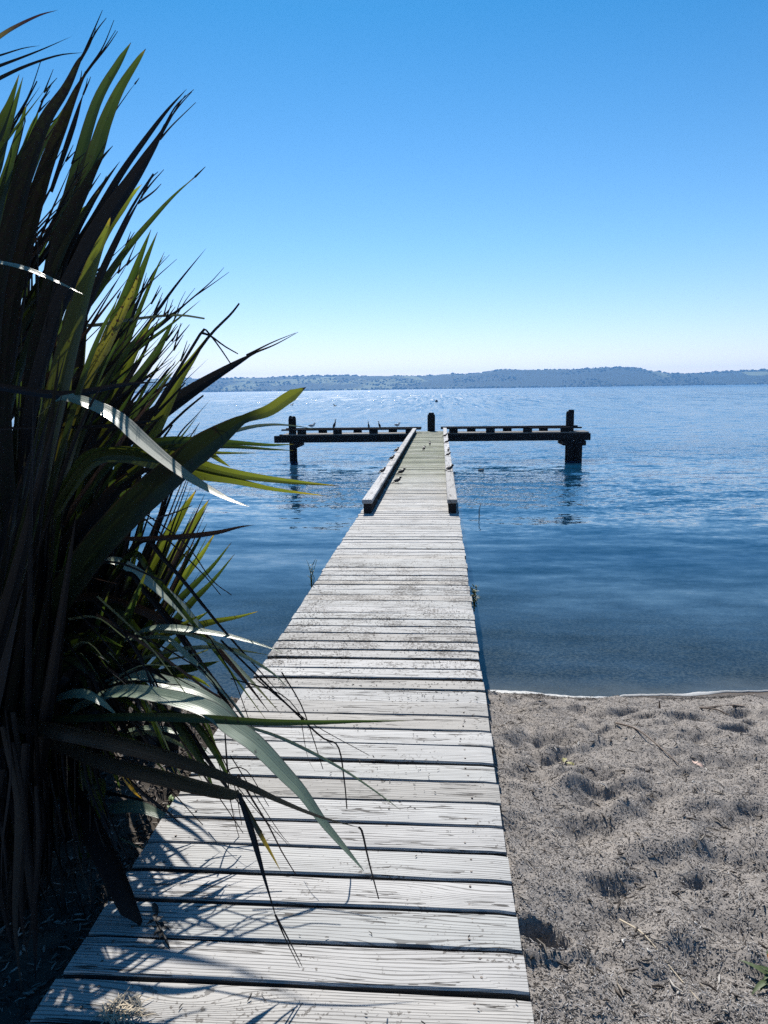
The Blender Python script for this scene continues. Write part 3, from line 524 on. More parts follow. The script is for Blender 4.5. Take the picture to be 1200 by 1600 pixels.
('deadbrown',0.0085,-0.07,'strand',[(-0.185,1.95,1.455),(-0.137,1.924,1.391),(-0.087,1.898,1.329),(-0.047,1.873,1.268),(-0.004,1.85,1.214)],[]),
('dead',0.0086,-0.19,'strand',[(-0.411,2.5,1.471),(-0.259,2.397,1.352),(-0.14,2.3,1.239)],[]),
('deadbrown',0.0064,-0.46,'strand',[(-0.444,2.5,1.296),(-0.373,2.4,1.176),(-0.299,2.3,1.067)],[]),
('dead',0.0086,0.13,'strand',[(-0.389,2.5,1.667),(-0.158,2.424,1.48),(-0.016,2.376,1.368),(0.048,2.357,1.341),(0.072,2.325,1.231),(0.082,2.3,1.142)],[]),
('dead',0.0064,0.03,'strand',[(-0.171,2.5,1.549),(-0.091,2.43,1.46),(-0.041,2.366,1.372),(0.004,2.3,1.285)],[]),
('dead',0.0064,-0.16,'strand',[(-0.266,2.5,1.523),(-0.114,2.427,1.436),(-0.017,2.382,1.393),(0.162,2.3,1.34)],[]),
('deadbrown',0.0086,-0.3,'strand',[(-0.51,2.5,1.42),(-0.341,2.379,1.213),(-0.285,2.3,1.068)],[]),
('dead',0.0064,-0.3,'strand',[(-0.376,2.5,1.222),(-0.18,2.347,1.041),(-0.115,2.3,0.996)],[]),
('deadbrown',0.0064,-0.22,'strand',[(-0.392,2.5,1.373),(-0.35,2.392,1.107),(-0.27,2.3,0.902)],[]),
('dead',0.0064,0.25,'strand',[(-0.477,2.5,1.569),(-0.38,2.439,1.486),(-0.35,2.37,1.363),(-0.324,2.3,1.246)],[]),
('dead',0.0054,0.06,'strand',[(-0.425,2.5,1.195),(-0.257,2.387,1.076),(-0.126,2.3,1.001)],[]),
('deadbrown',0.0054,-0.4,'strand',[(-0.107,2.5,1.379),(-0.061,2.363,1.302),(-0.024,2.3,1.277)],[]),
('dead',0.0064,-0.27,'strand',[(-0.424,2.5,1.666),(-0.328,2.431,1.55),(-0.244,2.347,1.4),(-0.18,2.3,1.332)],[]),
('deadbrown',0.0064,0.12,'strand',[(-0.519,2.5,1.665),(-0.357,2.406,1.512),(-0.228,2.325,1.387),(-0.179,2.3,1.359)],[]),
('dead',0.0064,-0.17,'strand',[(-0.361,2.5,1.522),(-0.155,2.415,1.5),(-0.056,2.354,1.424),(0.039,2.3,1.372)],[]),
('dead',0.0086,-0.04,'strand',[(-0.474,2.5,1.194),(-0.321,2.386,1.106),(-0.214,2.3,1.046)],[]),
('dead',0.0064,0.2,'strand',[(-0.5,2.5,1.168),(-0.367,2.382,1.088),(-0.282,2.3,1.039)],[]),
('deadbrown',0.0054,0.45,'strand',[(-0.453,2.5,1.13),(-0.305,2.416,1.218),(-0.188,2.3,1.143)],[]),
('pale',0.0197,0.5,'leaf',[(-0.835,2.5,1.287),(-0.683,2.467,1.339),(-0.565,2.441,1.342),(-0.489,2.423,1.321),(-0.414,2.4,1.273)],[]),
('pale',0.0175,0.5,'leaf',[(-0.837,2.5,1.261),(-0.684,2.466,1.32),(-0.579,2.441,1.31),(-0.49,2.416,1.275),(-0.444,2.4,1.236)],[]),
('green',0.0377,0.3,'leaf',[(-0.637,2.4,1.438),(-0.524,2.371,1.406),(-0.462,2.346,1.336),(-0.413,2.322,1.266),(-0.376,2.3,1.197)],[]),
('green',0.0293,0.3,'leaf',[(-0.591,2.4,1.439),(-0.466,2.37,1.419),(-0.392,2.342,1.34),(-0.344,2.318,1.27),(-0.315,2.3,1.21)],[]),
('dead',0.021,0.3,'leaf',[(-0.579,2.4,1.439),(-0.493,2.378,1.391),(-0.42,2.351,1.299),(-0.344,2.323,1.208),(-0.282,2.3,1.135)],[]),
('dead',0.1056,0.1,'blunt',[(-1.066,2.35,1.356),(-0.919,2.263,1.296),(-0.769,2.15,1.204),(-0.629,2.027,1.109),(-0.521,1.921,1.039),(-0.472,1.88,1.021)],[]),
('dead',0.0177,0.2,'leaf',[(-0.73,2.2,1.437),(-0.671,2.2,1.333),(-0.588,2.2,1.241),(-0.507,2.2,1.175),(-0.454,2.2,1.118)],[]),
('yellow',0.0196,0.1,'leaf',[(-0.653,2.2,1.315),(-0.637,2.2,1.286),(-0.614,2.2,1.243),(-0.587,2.2,1.216)],[]),
('pale',0.049,-0.6,'leaf',[(-1.018,2.55,0.884),(-0.882,2.52,0.967),(-0.754,2.493,1.008),(-0.632,2.465,0.99),(-0.58,2.45,0.962)],[]),
('pale',0.0104,0.23,'strand',[(-0.755,2.35,0.975),(-0.701,2.332,0.964),(-0.607,2.3,0.949)],[]),
('dead',0.0185,0.2,'leaf',[(-1.033,2.6,1.003),(-0.929,2.6,0.998),(-0.826,2.6,0.982),(-0.724,2.6,0.958)],[]),
('pale',0.0345,-0.7,'leaf',[(-0.92,2.2,1.523),(-0.817,2.17,1.587),(-0.733,2.147,1.607),(-0.661,2.123,1.589),(-0.601,2.1,1.554)],[]),
('dead',0.0142,-0.09,'strand',[(-0.719,2.15,1.457),(-0.678,2.092,1.319),(-0.557,2,1.129)],[]),
('strawdark',0.0077,-0.06,'strand',[(-0.739,2.15,1.282),(-0.723,2.09,1.097),(-0.696,2,0.831)],[]),
('strawdark',0.0057,-0.46,'strand',[(-1.013,2.15,1.345),(-0.99,2.09,1.194),(-0.947,2,0.979)],[]),
('dead',0.0066,0.48,'strand',[(-1.014,2.15,1.226),(-0.987,2.09,1.121),(-0.943,2,0.973)],[]),
('strawdark',0.0074,0.18,'strand',[(-0.908,2.15,1.398),(-0.892,2.09,1.29),(-0.881,2,1.138)],[]),
('strawdark',0.0166,-0.38,'strand',[(-0.999,2.15,1.444),(-0.98,2.09,1.278),(-0.95,2,1.041)],[]),
('dead',0.0109,-0.26,'strand',[(-0.887,2.15,1.233),(-0.843,2.092,1.097),(-0.711,2,0.912)],[]),
('strawdark',0.0154,0.33,'strand',[(-0.908,2.15,1.447),(-0.889,2.09,1.292),(-0.86,2,1.068)],[]),
('strawdark',0.0079,-0.27,'strand',[(-0.877,2.15,1.45),(-0.857,2.09,1.316),(-0.826,2,1.126)],[]),
('dead',0.0118,0.49,'strand',[(-0.752,2.15,1.421),(-0.71,2.093,1.314),(-0.589,2,1.17)],[]),
('strawdark',0.0138,-0.01,'strand',[(-0.935,2.15,1.193),(-0.894,2.092,1.083),(-0.785,2,0.934)],[]),
('strawdark',0.0158,-0.16,'strand',[(-1.024,2.15,1.394),(-0.983,2.091,1.227),(-0.865,2,0.991)],[]),
('dead',0.0114,0.15,'strand',[(-0.843,2.15,1.226),(-0.805,2.091,1.085),(-0.7,2,0.888)],[]),
('strawdark',0.0064,0.47,'strand',[(-0.819,2.15,1.383),(-0.782,2.091,1.177),(-0.667,2,0.883)],[]),
('strawdark',0.007,0.47,'strand',[(-0.733,2.15,1.268),(-0.692,2.093,1.164),(-0.575,2,1.024)],[]),
('dead',0.0119,0.25,'strand',[(-0.82,2.15,1.443),(-0.787,2.091,1.321),(-0.704,2,1.151)],[]),
('strawdark',0.0057,0.38,'strand',[(-0.734,2.15,1.399),(-0.693,2.093,1.299),(-0.572,2,1.165)],[]),
('strawdark',0.0117,0.38,'strand',[(-1.034,2.15,1.217),(-0.987,2.093,1.118),(-0.861,2,0.987)],[]),
('dead',0.0141,-0.03,'strand',[(-0.999,2.15,1.26),(-0.955,2.092,1.138),(-0.832,2,0.971)],[]),
('strawdark',0.011,0.36,'strand',[(-0.868,2.15,1.451),(-0.834,2.091,1.347),(-0.753,2,1.202)],[]),
('strawdark',0.0114,-0.49,'strand',[(-0.842,2.15,1.42),(-0.807,2.091,1.272),(-0.709,2,1.065)],[]),
('dead',0.0098,0.29,'strand',[(-0.78,2.15,1.22),(-0.75,2.091,1.111),(-0.679,2,0.96)],[]),
('strawdark',0.0066,-0.39,'strand',[(-0.948,2.15,1.389),(-0.906,2.092,1.224),(-0.781,2,0.993)],[]),
('strawdark',0.0151,0.28,'strand',[(-0.858,2.15,1.2),(-0.831,2.09,1.072),(-0.775,2,0.891)],[]),
('dead',0.0148,-0.08,'strand',[(-1.053,2.15,1.195),(-1.024,2.09,1.11),(-0.974,2,0.992)],[]),
('strawdark',0.0072,-0.01,'strand',[(-0.778,2.15,1.413),(-0.768,2.09,1.197),(-0.759,2,0.883)],[]),
('dead',0.0172,0.22,'leaf',[(-1.218,2.575,1.08),(-1.253,2.647,1.709),(-1.178,2.73,2.418),(-1.082,2.795,2.947),(-1.017,2.823,3.169),(-0.93,2.844,3.32),(-0.88,2.861,3.449),(-0.827,2.875,3.554),(-0.76,2.89,3.647),(-0.73,2.895,3.683)],[[(-0.73,2.895,3.683),(-0.704,2.875,3.695)]]),
('green',0.028,0.18,'leaf',[(-1.368,2.807,0.948),(-1.398,2.895,1.614),(-1.303,2.981,2.25),(-1.214,3.039,2.668),(-1.135,3.075,2.916),(-1.046,3.109,3.152),(-0.952,3.132,3.283),(-0.92,3.139,3.324),(-0.9,3.144,3.353)],[[(-0.9,3.144,3.353),(-0.875,3.124,3.364)]]),
('green',0.0344,-0.06,'leaf',[(-1.281,2.577,1.077),(-1.264,2.593,2.092),(-1.195,2.605,2.768),(-1.101,2.611,3.084),(-1.027,2.614,3.265),(-0.954,2.617,3.402),(-0.877,2.619,3.497),(-0.829,2.621,3.571),(-0.81,2.622,3.597)],[[(-0.81,2.622,3.597),(-0.789,2.602,3.604)]]),
('green',0.0367,0.18,'leaf',[(-1.114,2.436,1.16),(-1.117,2.44,2.124),(-1.082,2.442,2.436),(-0.997,2.443,2.667),(-0.914,2.444,2.842),(-0.843,2.444,2.957),(-0.794,2.445,3.03),(-0.754,2.445,3.077)],[[(-0.754,2.445,3.077),(-0.718,2.425,3.1)]]),
('dead',0.0297,-0.1,'leaf',[(-1.375,2.64,1.04),(-1.353,2.616,2.095),(-1.229,2.596,2.888),(-1.14,2.589,3.135),(-1.078,2.585,3.272),(-1.023,2.581,3.397),(-0.996,2.579,3.457)],[[(-0.996,2.579,3.457),(-0.981,2.559,3.487)]]),
('green',0.0219,0.25,'leaf',[(-1.532,2.953,0.862),(-1.418,2.816,2.213),(-1.257,2.736,2.873),(-1.159,2.711,3.051),(-1.085,2.696,3.144),(-1.02,2.68,3.251),(-0.985,2.672,3.3)],[[(-0.985,2.672,3.3),(-0.956,2.652,3.325)]]),
('dead',0.0186,0.44,'leaf',[(-1.416,2.534,1.098),(-1.258,2.416,2.513),(-1.078,2.354,3.114),(-1.008,2.339,3.246),(-0.969,2.331,3.307),(-0.935,2.323,3.374)],[[(-0.935,2.323,3.374),(-0.904,2.303,3.408)]]),
('green',0.0321,-0.2,'leaf',[(-1.24,2.698,1.012),(-1.161,2.625,1.943),(-1.003,2.588,2.35),(-0.857,2.567,2.533),(-0.749,2.554,2.636),(-0.658,2.544,2.703),(-0.6,2.537,2.748),(-0.557,2.532,2.779),(-0.524,2.528,2.805)],[[(-0.524,2.528,2.805),(-0.489,2.508,2.819)]]),
('green',0.0312,0.13,'leaf',[(-1.153,2.574,1.083),(-1.026,2.498,2.229),(-0.959,2.477,2.503),(-0.84,2.457,2.743),(-0.707,2.441,2.899),(-0.606,2.429,3.011),(-0.504,2.418,3.106),(-0.433,2.411,3.166),(-0.364,2.404,3.214)],[[(-0.364,2.404,3.214),(-0.323,2.384,3.237)]]),
('green',0.0348,-0.25,'leaf',[(-1.005,2.375,1.197),(-0.933,2.345,1.903),(-0.806,2.325,2.309),(-0.73,2.316,2.485),(-0.677,2.311,2.56),(-0.61,2.306,2.642),(-0.542,2.301,2.718),(-0.489,2.297,2.769)],[[(-0.489,2.297,2.769),(-0.449,2.277,2.797)]]),
('green',0.0215,-0.04,'leaf',[(-1.047,2.355,1.206),(-0.924,2.235,1.881),(-0.799,2.164,2.219),(-0.68,2.105,2.472),(-0.596,2.065,2.626),(-0.533,2.038,2.723),(-0.491,2.021,2.775),(-0.471,2.013,2.805)],[[(-0.471,2.013,2.805),(-0.452,1.993,2.82)]]),
('green',0.0339,0.14,'leaf',[(-1.133,2.502,1.123),(-1.023,2.402,1.785),(-0.9,2.343,2.122),(-0.78,2.294,2.378),(-0.693,2.261,2.535),(-0.627,2.238,2.634),(-0.583,2.225,2.687),(-0.562,2.218,2.716)],[]),
('dead',0.0147,-0.1,'leaf',[(-1.008,2.253,1.264),(-0.921,2.171,1.807),(-0.817,2.123,2.086),(-0.713,2.083,2.301),(-0.639,2.056,2.433),(-0.583,2.037,2.517),(-0.546,2.027,2.562),(-0.53,2.021,2.585)],[]),
('green',0.0165,0.45,'leaf',[(-1.129,2.498,1.125),(-1.113,2.572,2.252),(-0.975,2.612,2.825),(-0.91,2.623,2.971),(-0.861,2.63,3.044),(-0.813,2.635,3.109),(-0.783,2.638,3.135)],[[(-0.783,2.638,3.135),(-0.764,2.618,3.147)]]),
('green',0.0294,-0.09,'leaf',[(-1.258,2.653,1.036),(-1.081,2.509,2.32),(-0.906,2.438,2.836),(-0.832,2.415,2.98),(-0.768,2.4,3.068),(-0.717,2.389,3.124),(-0.66,2.378,3.183)],[[(-0.66,2.378,3.183),(-0.629,2.358,3.214)]]),
('green',0.0357,-0.35,'leaf',[(-1.402,2.889,0.901),(-1.191,2.863,2.171),(-1.003,2.854,2.532),(-0.881,2.85,2.661),(-0.848,2.849,2.68),(-0.823,2.849,2.684)],[[(-0.823,2.849,2.684),(-0.8,2.829,2.686)]]),
('dead',0.0217,-0.2,'leaf',[(-1.301,2.906,0.895),(-1.162,2.834,1.685),(-0.97,2.791,2.097),(-0.88,2.772,2.268),(-0.794,2.757,2.387),(-0.707,2.74,2.512),(-0.658,2.732,2.576)],[[(-0.658,2.732,2.576),(-0.622,2.712,2.614)]]),
('dead',0.0238,0.29,'leaf',[(-1.283,2.82,0.943),(-1.147,2.746,1.718),(-0.961,2.7,2.124),(-0.878,2.68,2.296),(-0.797,2.663,2.417),(-0.715,2.646,2.544),(-0.671,2.637,2.612)],[]),
('dead',0.0228,0.22,'leaf',[(-1.275,2.771,0.97),(-1.159,2.748,1.863),(-0.987,2.734,2.338),(-0.91,2.728,2.541),(-0.836,2.723,2.686),(-0.759,2.717,2.838),(-0.719,2.715,2.921)],[]),
('green',0.0248,-0.03,'leaf',[(-1.177,2.619,1.057),(-1.087,2.67,1.965),(-0.927,2.7,2.457),(-0.861,2.711,2.629),(-0.792,2.723,2.803),(-0.73,2.732,2.942),(-0.686,2.739,3.035)],[[(-0.686,2.739,3.035),(-0.659,2.719,3.085)]]),
('green',0.031,-0.24,'leaf',[(-1.097,2.565,1.089),(-1.027,2.656,1.962),(-0.873,2.711,2.451),(-0.804,2.732,2.631),(-0.732,2.754,2.813),(-0.665,2.772,2.961),(-0.615,2.784,3.063)],[]),
('green',0.0329,0.39,'leaf',[(-1.171,2.686,1.02),(-1.104,2.765,1.766),(-0.945,2.813,2.183),(-0.875,2.831,2.332),(-0.8,2.849,2.483),(-0.731,2.865,2.605),(-0.679,2.875,2.686)],[]),
('dead',0.0291,-0.42,'leaf',[(-1.032,2.411,1.176),(-1.007,2.494,1.924),(-0.94,2.519,2.138),(-0.862,2.543,2.329),(-0.795,2.559,2.457),(-0.726,2.573,2.559),(-0.665,2.586,2.645),(-0.629,2.594,2.711)],[[(-0.629,2.594,2.711),(-0.603,2.574,2.749)]]),
('dead',0.0157,0.1,'leaf',[(-1.079,2.47,1.142),(-0.965,2.395,1.93),(-0.876,2.372,2.143),(-0.782,2.35,2.327),(-0.706,2.335,2.448),(-0.632,2.321,2.545),(-0.569,2.31,2.625),(-0.532,2.301,2.686)],[]),
('dead',0.0157,0.45,'leaf',[(-1.004,2.29,1.244),(-0.937,2.283,1.954),(-0.867,2.281,2.154),(-0.79,2.278,2.33),(-0.726,2.277,2.449),(-0.663,2.275,2.545),(-0.609,2.274,2.626),(-0.579,2.273,2.689)],[]),
('dead',0.0258,0.48,'leaf',[(-1.177,2.7,1.012),(-1.319,3.195,1.649),(-1.258,3.392,1.933),(-1.168,3.511,2.089),(-1.107,3.584,2.188),(-1.056,3.632,2.245)],[[(-1.056,3.632,2.245),(-1.012,3.612,2.283)]]),
('dead',0.0329,0.36,'leaf',[(-1.349,2.99,0.847),(-1.383,3.333,1.765),(-1.282,3.471,2.141),(-1.171,3.553,2.35),(-1.099,3.605,2.485),(-1.042,3.639,2.57)],[]),
('green',0.0283,-0.06,'leaf',[(-1.209,2.686,1.019),(-1.314,3.132,1.941),(-1.248,3.307,2.34),(-1.161,3.409,2.566),(-1.107,3.474,2.715),(-1.064,3.515,2.809)],[]),
('dead',0.0203,0.41,'leaf',[(-1.19,2.705,1.009),(-1.299,3.027,1.696),(-1.254,3.164,2.011),(-1.16,3.248,2.183),(-1.067,3.314,2.31),(-0.975,3.367,2.402),(-0.842,3.451,2.562),(-0.704,3.529,2.706)],[]),
('dead',0.0394,-0.28,'leaf',[(-1.338,2.88,0.908),(-1.567,3.277,1.549),(-1.503,3.426,1.803),(-1.415,3.524,1.955),(-1.346,3.594,2.066),(-1.266,3.653,2.139),(-1.109,3.747,2.222),(-0.984,3.82,2.292)],[[(-0.984,3.82,2.292),(-0.895,3.8,2.339)]]),
('dead',0.0333,-0.26,'leaf',[(-1.369,2.996,0.843),(-1.461,3.204,1.745),(-1.351,3.282,2.068),(-1.236,3.331,2.257),(-1.15,3.367,2.391),(-1.058,3.396,2.48),(-0.89,3.44,2.582),(-0.758,3.475,2.667)],[]),
('green',0.0441,0.25,'leaf',[(-1.258,2.833,0.937),(-1.377,3.107,1.881),(-1.279,3.211,2.239),(-1.172,3.278,2.457),(-1.09,3.327,2.618),(-1.001,3.366,2.731),(-0.837,3.423,2.859),(-0.708,3.468,2.969)],[]),
('dead',0.0437,0.09,'leaf',[(-1.321,3.02,0.831),(-1.394,3.408,1.926),(-1.29,3.505,2.196),(-1.18,3.584,2.406),(-1.101,3.619,2.48),(-1.019,3.661,2.579),(-0.97,3.69,2.654),(-0.94,3.704,2.687)],[[(-0.94,3.704,2.687),(-0.921,3.684,2.706)]]),
('green',0.0489,-0.45,'leaf',[(-1.177,2.765,0.976),(-1.348,3.309,1.904),(-1.269,3.448,2.157),(-1.177,3.561,2.359),(-1.106,3.614,2.435),(-1.032,3.675,2.535),(-0.987,3.718,2.614),(-0.96,3.74,2.652)],[]),
('dead',0.0405,0.17,'leaf',[(-1.241,2.805,0.953),(-1.422,3.36,1.969),(-1.349,3.505,2.256),(-1.262,3.622,2.489),(-1.197,3.677,2.586),(-1.129,3.741,2.71),(-1.092,3.789,2.811),(-1.072,3.815,2.867)],[]),
('green',0.0308,0.24,'leaf',[(-1.246,2.918,0.889),(-1.077,2.933,1.981),(-0.991,2.937,2.241),(-0.927,2.939,2.408),(-0.863,2.941,2.523),(-0.804,2.943,2.605),(-0.772,2.943,2.642)],[[(-0.772,2.943,2.642),(-0.749,2.923,2.664)]]),
('dead',0.0268,0.37,'leaf',[(-1.165,2.819,0.947),(-1.024,2.844,1.767),(-0.942,2.851,1.965),(-0.879,2.856,2.092),(-0.815,2.859,2.18),(-0.754,2.862,2.243),(-0.72,2.864,2.27)],[]),
('dead',0.0413,0.48,'leaf',[(-1.134,2.776,0.971),(-0.996,2.822,1.882),(-0.915,2.834,2.104),(-0.852,2.843,2.249),(-0.787,2.849,2.35),(-0.727,2.854,2.423),(-0.692,2.857,2.457)],[]),
('green',0.0447,0.22,'leaf',[(-1.269,2.799,0.955),(-1.277,2.968,1.445),(-1.185,3.041,1.638),(-1.064,3.122,1.852),(-0.964,3.18,2),(-0.898,3.222,2.112),(-0.841,3.26,2.217),(-0.786,3.288,2.287),(-0.728,3.319,2.365)],[[(-0.728,3.319,2.365),(-0.687,3.299,2.413)]]),
('green',0.0291,-0.05,'leaf',[(-1.14,2.602,1.067),(-1.241,2.936,1.492),(-1.183,3.077,1.675),(-1.093,3.236,1.889),(-1.01,3.348,2.043),(-0.953,3.429,2.163),(-0.903,3.501,2.277),(-0.85,3.556,2.354),(-0.794,3.614,2.44)],[]),
('dead',0.0228,0.39,'leaf',[(-1.184,2.718,1.002),(-1.246,3.005,1.522),(-1.168,3.122,1.729),(-1.058,3.252,1.966),(-0.962,3.343,2.128),(-0.895,3.407,2.249),(-0.836,3.465,2.361),(-0.776,3.506,2.431),(-0.713,3.551,2.51)],[]),
('green',0.0225,-0.13,'leaf',[(-1.24,2.634,1.047),(-1.183,2.638,1.671),(-1.073,2.639,1.869),(-0.942,2.64,1.999),(-0.84,2.641,2.093),(-0.769,2.642,2.132),(-0.717,2.642,2.137)],[[(-0.717,2.642,2.137),(-0.677,2.622,2.143)]]),
('dead',0.0181,-0.34,'leaf',[(-1.265,2.751,0.982),(-1.131,2.633,1.638),(-0.991,2.588,1.84),(-0.837,2.549,1.972),(-0.719,2.52,2.067),(-0.636,2.501,2.107),(-0.575,2.488,2.117)],[]),
('green',0.0376,0.28,'leaf',[(-1.152,2.532,1.106),(-1.169,2.668,1.697),(-1.08,2.719,1.899),(-0.961,2.76,2.036),(-0.865,2.792,2.139),(-0.793,2.811,2.184),(-0.739,2.824,2.193)],[]),
('green',0.0609,0.19,'leaf',[(-1.291,2.636,0.989),(-1.256,2.595,1.59),(-1.142,2.548,2.206),(-1.024,2.498,2.787)],[]),
('green',0.0851,-0.3,'leaf',[(-1.227,2.859,0.863),(-1.201,2.766,1.515),(-1.096,2.662,2.164),(-0.987,2.552,2.755)],[]),
('dead',0.0971,0.42,'leaf',[(-1.167,2.501,1.07),(-1.283,2.635,1.295),(-1.333,2.785,1.577),(-1.375,2.943,1.901)],[]),
('dead',0.0543,-0.33,'leaf',[(-1.094,2.662,0.98),(-1.097,2.624,1.715),(-1.033,2.582,2.459),(-0.965,2.537,3.155)],[]),
('dead',0.1029,0.01,'leaf',[(-1.689,2.882,0.836),(-1.557,2.817,1.618),(-1.327,2.742,2.395),(-1.096,2.662,3.102)],[]),
('green',0.102,0.05,'leaf',[(-1.159,2.479,1.083),(-1.215,2.586,1.426),(-1.192,2.708,1.833),(-1.152,2.837,2.281)],[]),
('green',0.0787,0.48,'leaf',[(-1.562,2.893,0.834),(-1.495,2.81,1.455),(-1.338,2.716,2.079),(-1.176,2.617,2.655)],[]),
('green',0.1066,0.46,'leaf',[(-1.139,2.742,0.933),(-1.162,2.762,1.659),(-1.112,2.784,2.428),(-1.058,2.808,3.185)],[]),
('green',0.0903,-0.23,'leaf',[(-1.394,2.667,0.968),(-1.391,2.686,1.533),(-1.305,2.709,2.14),(-1.211,2.732,2.746)],[]),
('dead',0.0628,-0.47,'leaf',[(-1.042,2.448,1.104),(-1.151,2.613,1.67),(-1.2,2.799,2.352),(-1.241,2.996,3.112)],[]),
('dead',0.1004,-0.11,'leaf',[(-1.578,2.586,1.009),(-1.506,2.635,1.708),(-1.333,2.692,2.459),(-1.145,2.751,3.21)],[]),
('green',0.0509,0.49,'leaf',[(-1.143,2.428,1.113),(-1.101,2.39,1.585),(-0.981,2.348,2.074),(-0.853,2.303,2.542)],[]),
('green',0.0923,-0.4,'leaf',[(-1.268,2.466,1.087),(-1.256,2.489,1.481),(-1.161,2.515,1.912),(-1.052,2.542,2.352)],[]),
('green',0.0685,-0.29,'leaf',[(-1.28,2.443,1.1),(-1.256,2.481,1.587),(-1.144,2.525,2.12),(-1.018,2.571,2.662)],[]),
('dead',0.0731,-0.1,'leaf',[(-1.68,2.735,0.921),(-1.689,2.791,1.589),(-1.615,2.855,2.319),(-1.532,2.922,3.06)],[]),
('green',0.091,0.38,'leaf',[(-1.114,2.618,1.005),(-1.171,2.673,1.207),(-1.15,2.736,1.443),(-1.117,2.802,1.696)],[]),
('green',0.0844,0.18,'leaf',[(-1.405,2.788,0.898),(-1.437,2.813,1.131),(-1.382,2.84,1.394),(-1.313,2.87,1.668)],[]),
('dead',0.0725,0.37,'leaf',[(-1.405,2.822,0.879),(-1.287,2.692,1.571),(-1.079,2.544,2.238),(-0.871,2.387,2.818)],[]),
('green',0.0584,0.04,'leaf',[(-1.56,2.567,1.021),(-1.515,2.519,1.357),(-1.383,2.465,1.712),(-1.24,2.407,2.057)],[]),
('dead',0.1098,-0.15,'leaf',[(-1.237,2.864,0.86),(-1.287,2.85,1.086),(-1.261,2.835,1.336),(-1.227,2.819,1.591)],[]),
('dead',0.0633,0.15,'leaf',[(-1.392,2.711,0.943),(-1.332,2.628,1.298),(-1.181,2.532,1.667),(-1.02,2.431,2.017)],[]),
('green',0.0497,-0.18,'leaf',[(-1.436,2.516,1.053),(-1.457,2.523,1.256),(-1.399,2.53,1.482),(-1.329,2.538,1.716)],[]),
('green',0.0779,-0.28,'leaf',[(-1.528,2.761,0.91),(-1.488,2.757,1.546),(-1.36,2.752,2.214),(-1.223,2.747,2.863)],[]),
('dead',0.0811,0,'leaf',[(-1.102,2.495,1.075),(-1.22,2.639,1.388),(-1.276,2.799,1.776),(-1.325,2.969,2.217)],[]),
('green',0.0893,-0.24,'leaf',[(-1.52,2.75,0.917),(-1.511,2.744,1.454),(-1.417,2.738,2.024),(-1.316,2.732,2.586)],[]),
('green',0.0612,-0.11,'leaf',[(-1.503,2.524,1.047),(-1.5,2.558,1.266),(-1.405,2.599,1.515),(-1.289,2.643,1.777)],[]),
('dead',0.0917,0.42,'leaf',[(-1.565,2.614,0.993),(-1.59,2.691,1.345),(-1.524,2.779,1.751),(-1.439,2.873,2.184)],[]),
('green',0.0806,-0.07,'leaf',[(-1.549,2.621,0.99),(-1.552,2.722,1.59),(-1.458,2.839,2.271),(-1.344,2.962,2.989)],[]),
('green',0.1013,0.31,'leaf',[(-1.101,2.543,1.048),(-1.207,2.666,1.4),(-1.249,2.803,1.825),(-1.284,2.949,2.297)],[]),
('dead',0.0798,0.31,'leaf',[(-1.407,2.465,1.084),(-1.386,2.454,1.302),(-1.277,2.442,1.542),(-1.153,2.429,1.785)],[]),
('green',0.0733,-0.22,'leaf',[(-1.19,2.447,1.1),(-1.261,2.515,1.374),(-1.265,2.591,1.694),(-1.261,2.671,2.038)],[]),
('green',0.0736,-0.14,'leaf',[(-1.111,2.536,1.052),(-1.062,2.487,1.669),(-0.936,2.431,2.293),(-0.805,2.371,2.873)],[]),
('dead',0.0928,0.45,'leaf',[(-1.186,2.645,0.987),(-1.157,2.593,1.416),(-1.045,2.534,1.863),(-0.925,2.471,2.292)],[]),
('green',0.0723,0.08,'leaf',[(-1.578,2.705,0.941),(-1.599,2.753,1.152),(-1.527,2.809,1.394),(-1.435,2.87,1.652)],[]),
('green',0.0908,-0.39,'leaf',[(-1.389,2.642,0.982),(-1.309,2.595,1.537),(-1.138,2.54,2.105),(-0.96,2.482,2.64)],[]),
('dead',0.0852,0.25,'leaf',[(-1.257,2.629,0.994),(-1.217,2.588,1.258),(-1.083,2.54,1.542),(-0.936,2.488,1.822)],[]),
('dead',0.0708,-0.26,'leaf',[(-1.401,2.416,1.111),(-1.373,2.428,1.771),(-1.271,2.44,2.463),(-1.163,2.454,3.136)],[]),
('green',0.0715,0.17,'leaf',[(-1.403,2.748,0.921),(-1.309,2.622,1.34),(-1.121,2.479,1.761),(-0.927,2.325,2.145)],[]),
('dead',0.0755,-0.44,'leaf',[(-1.698,2.78,0.894),(-1.65,2.842,1.536),(-1.494,2.914,2.239),(-1.319,2.991,2.956)],[]),
('dead',0.0705,-0.37,'leaf',[(-1.451,2.688,0.954),(-1.351,2.654,1.493),(-1.148,2.614,2.052),(-0.937,2.572,2.586)],[]),
('dead',0.0792,0.3,'leaf',[(-1.328,2.584,1.018),(-1.33,2.616,1.314),(-1.243,2.654,1.647),(-1.14,2.695,1.993)],[]),
('dead',0.0843,0.18,'leaf',[(-1.65,2.814,0.877),(-1.547,2.67,1.203),(-1.345,2.504,1.536),(-1.133,2.327,1.846)],[]),
('dead',0.0661,-0.39,'leaf',[(-1.594,2.816,0.877),(-1.64,2.859,1.071),(-1.597,2.908,1.295),(-1.54,2.96,1.533)],[]),
('green',0.0857,0.22,'leaf',[(-1.059,2.53,1.057),(-1.164,2.617,1.284),(-1.208,2.713,1.557),(-1.248,2.814,1.858)],[]),
('dead',0.0673,0.36,'leaf',[(-1.146,2.685,0.965),(-1.112,2.607,1.711),(-1.006,2.518,2.444),(-0.898,2.424,3.104)],[]),
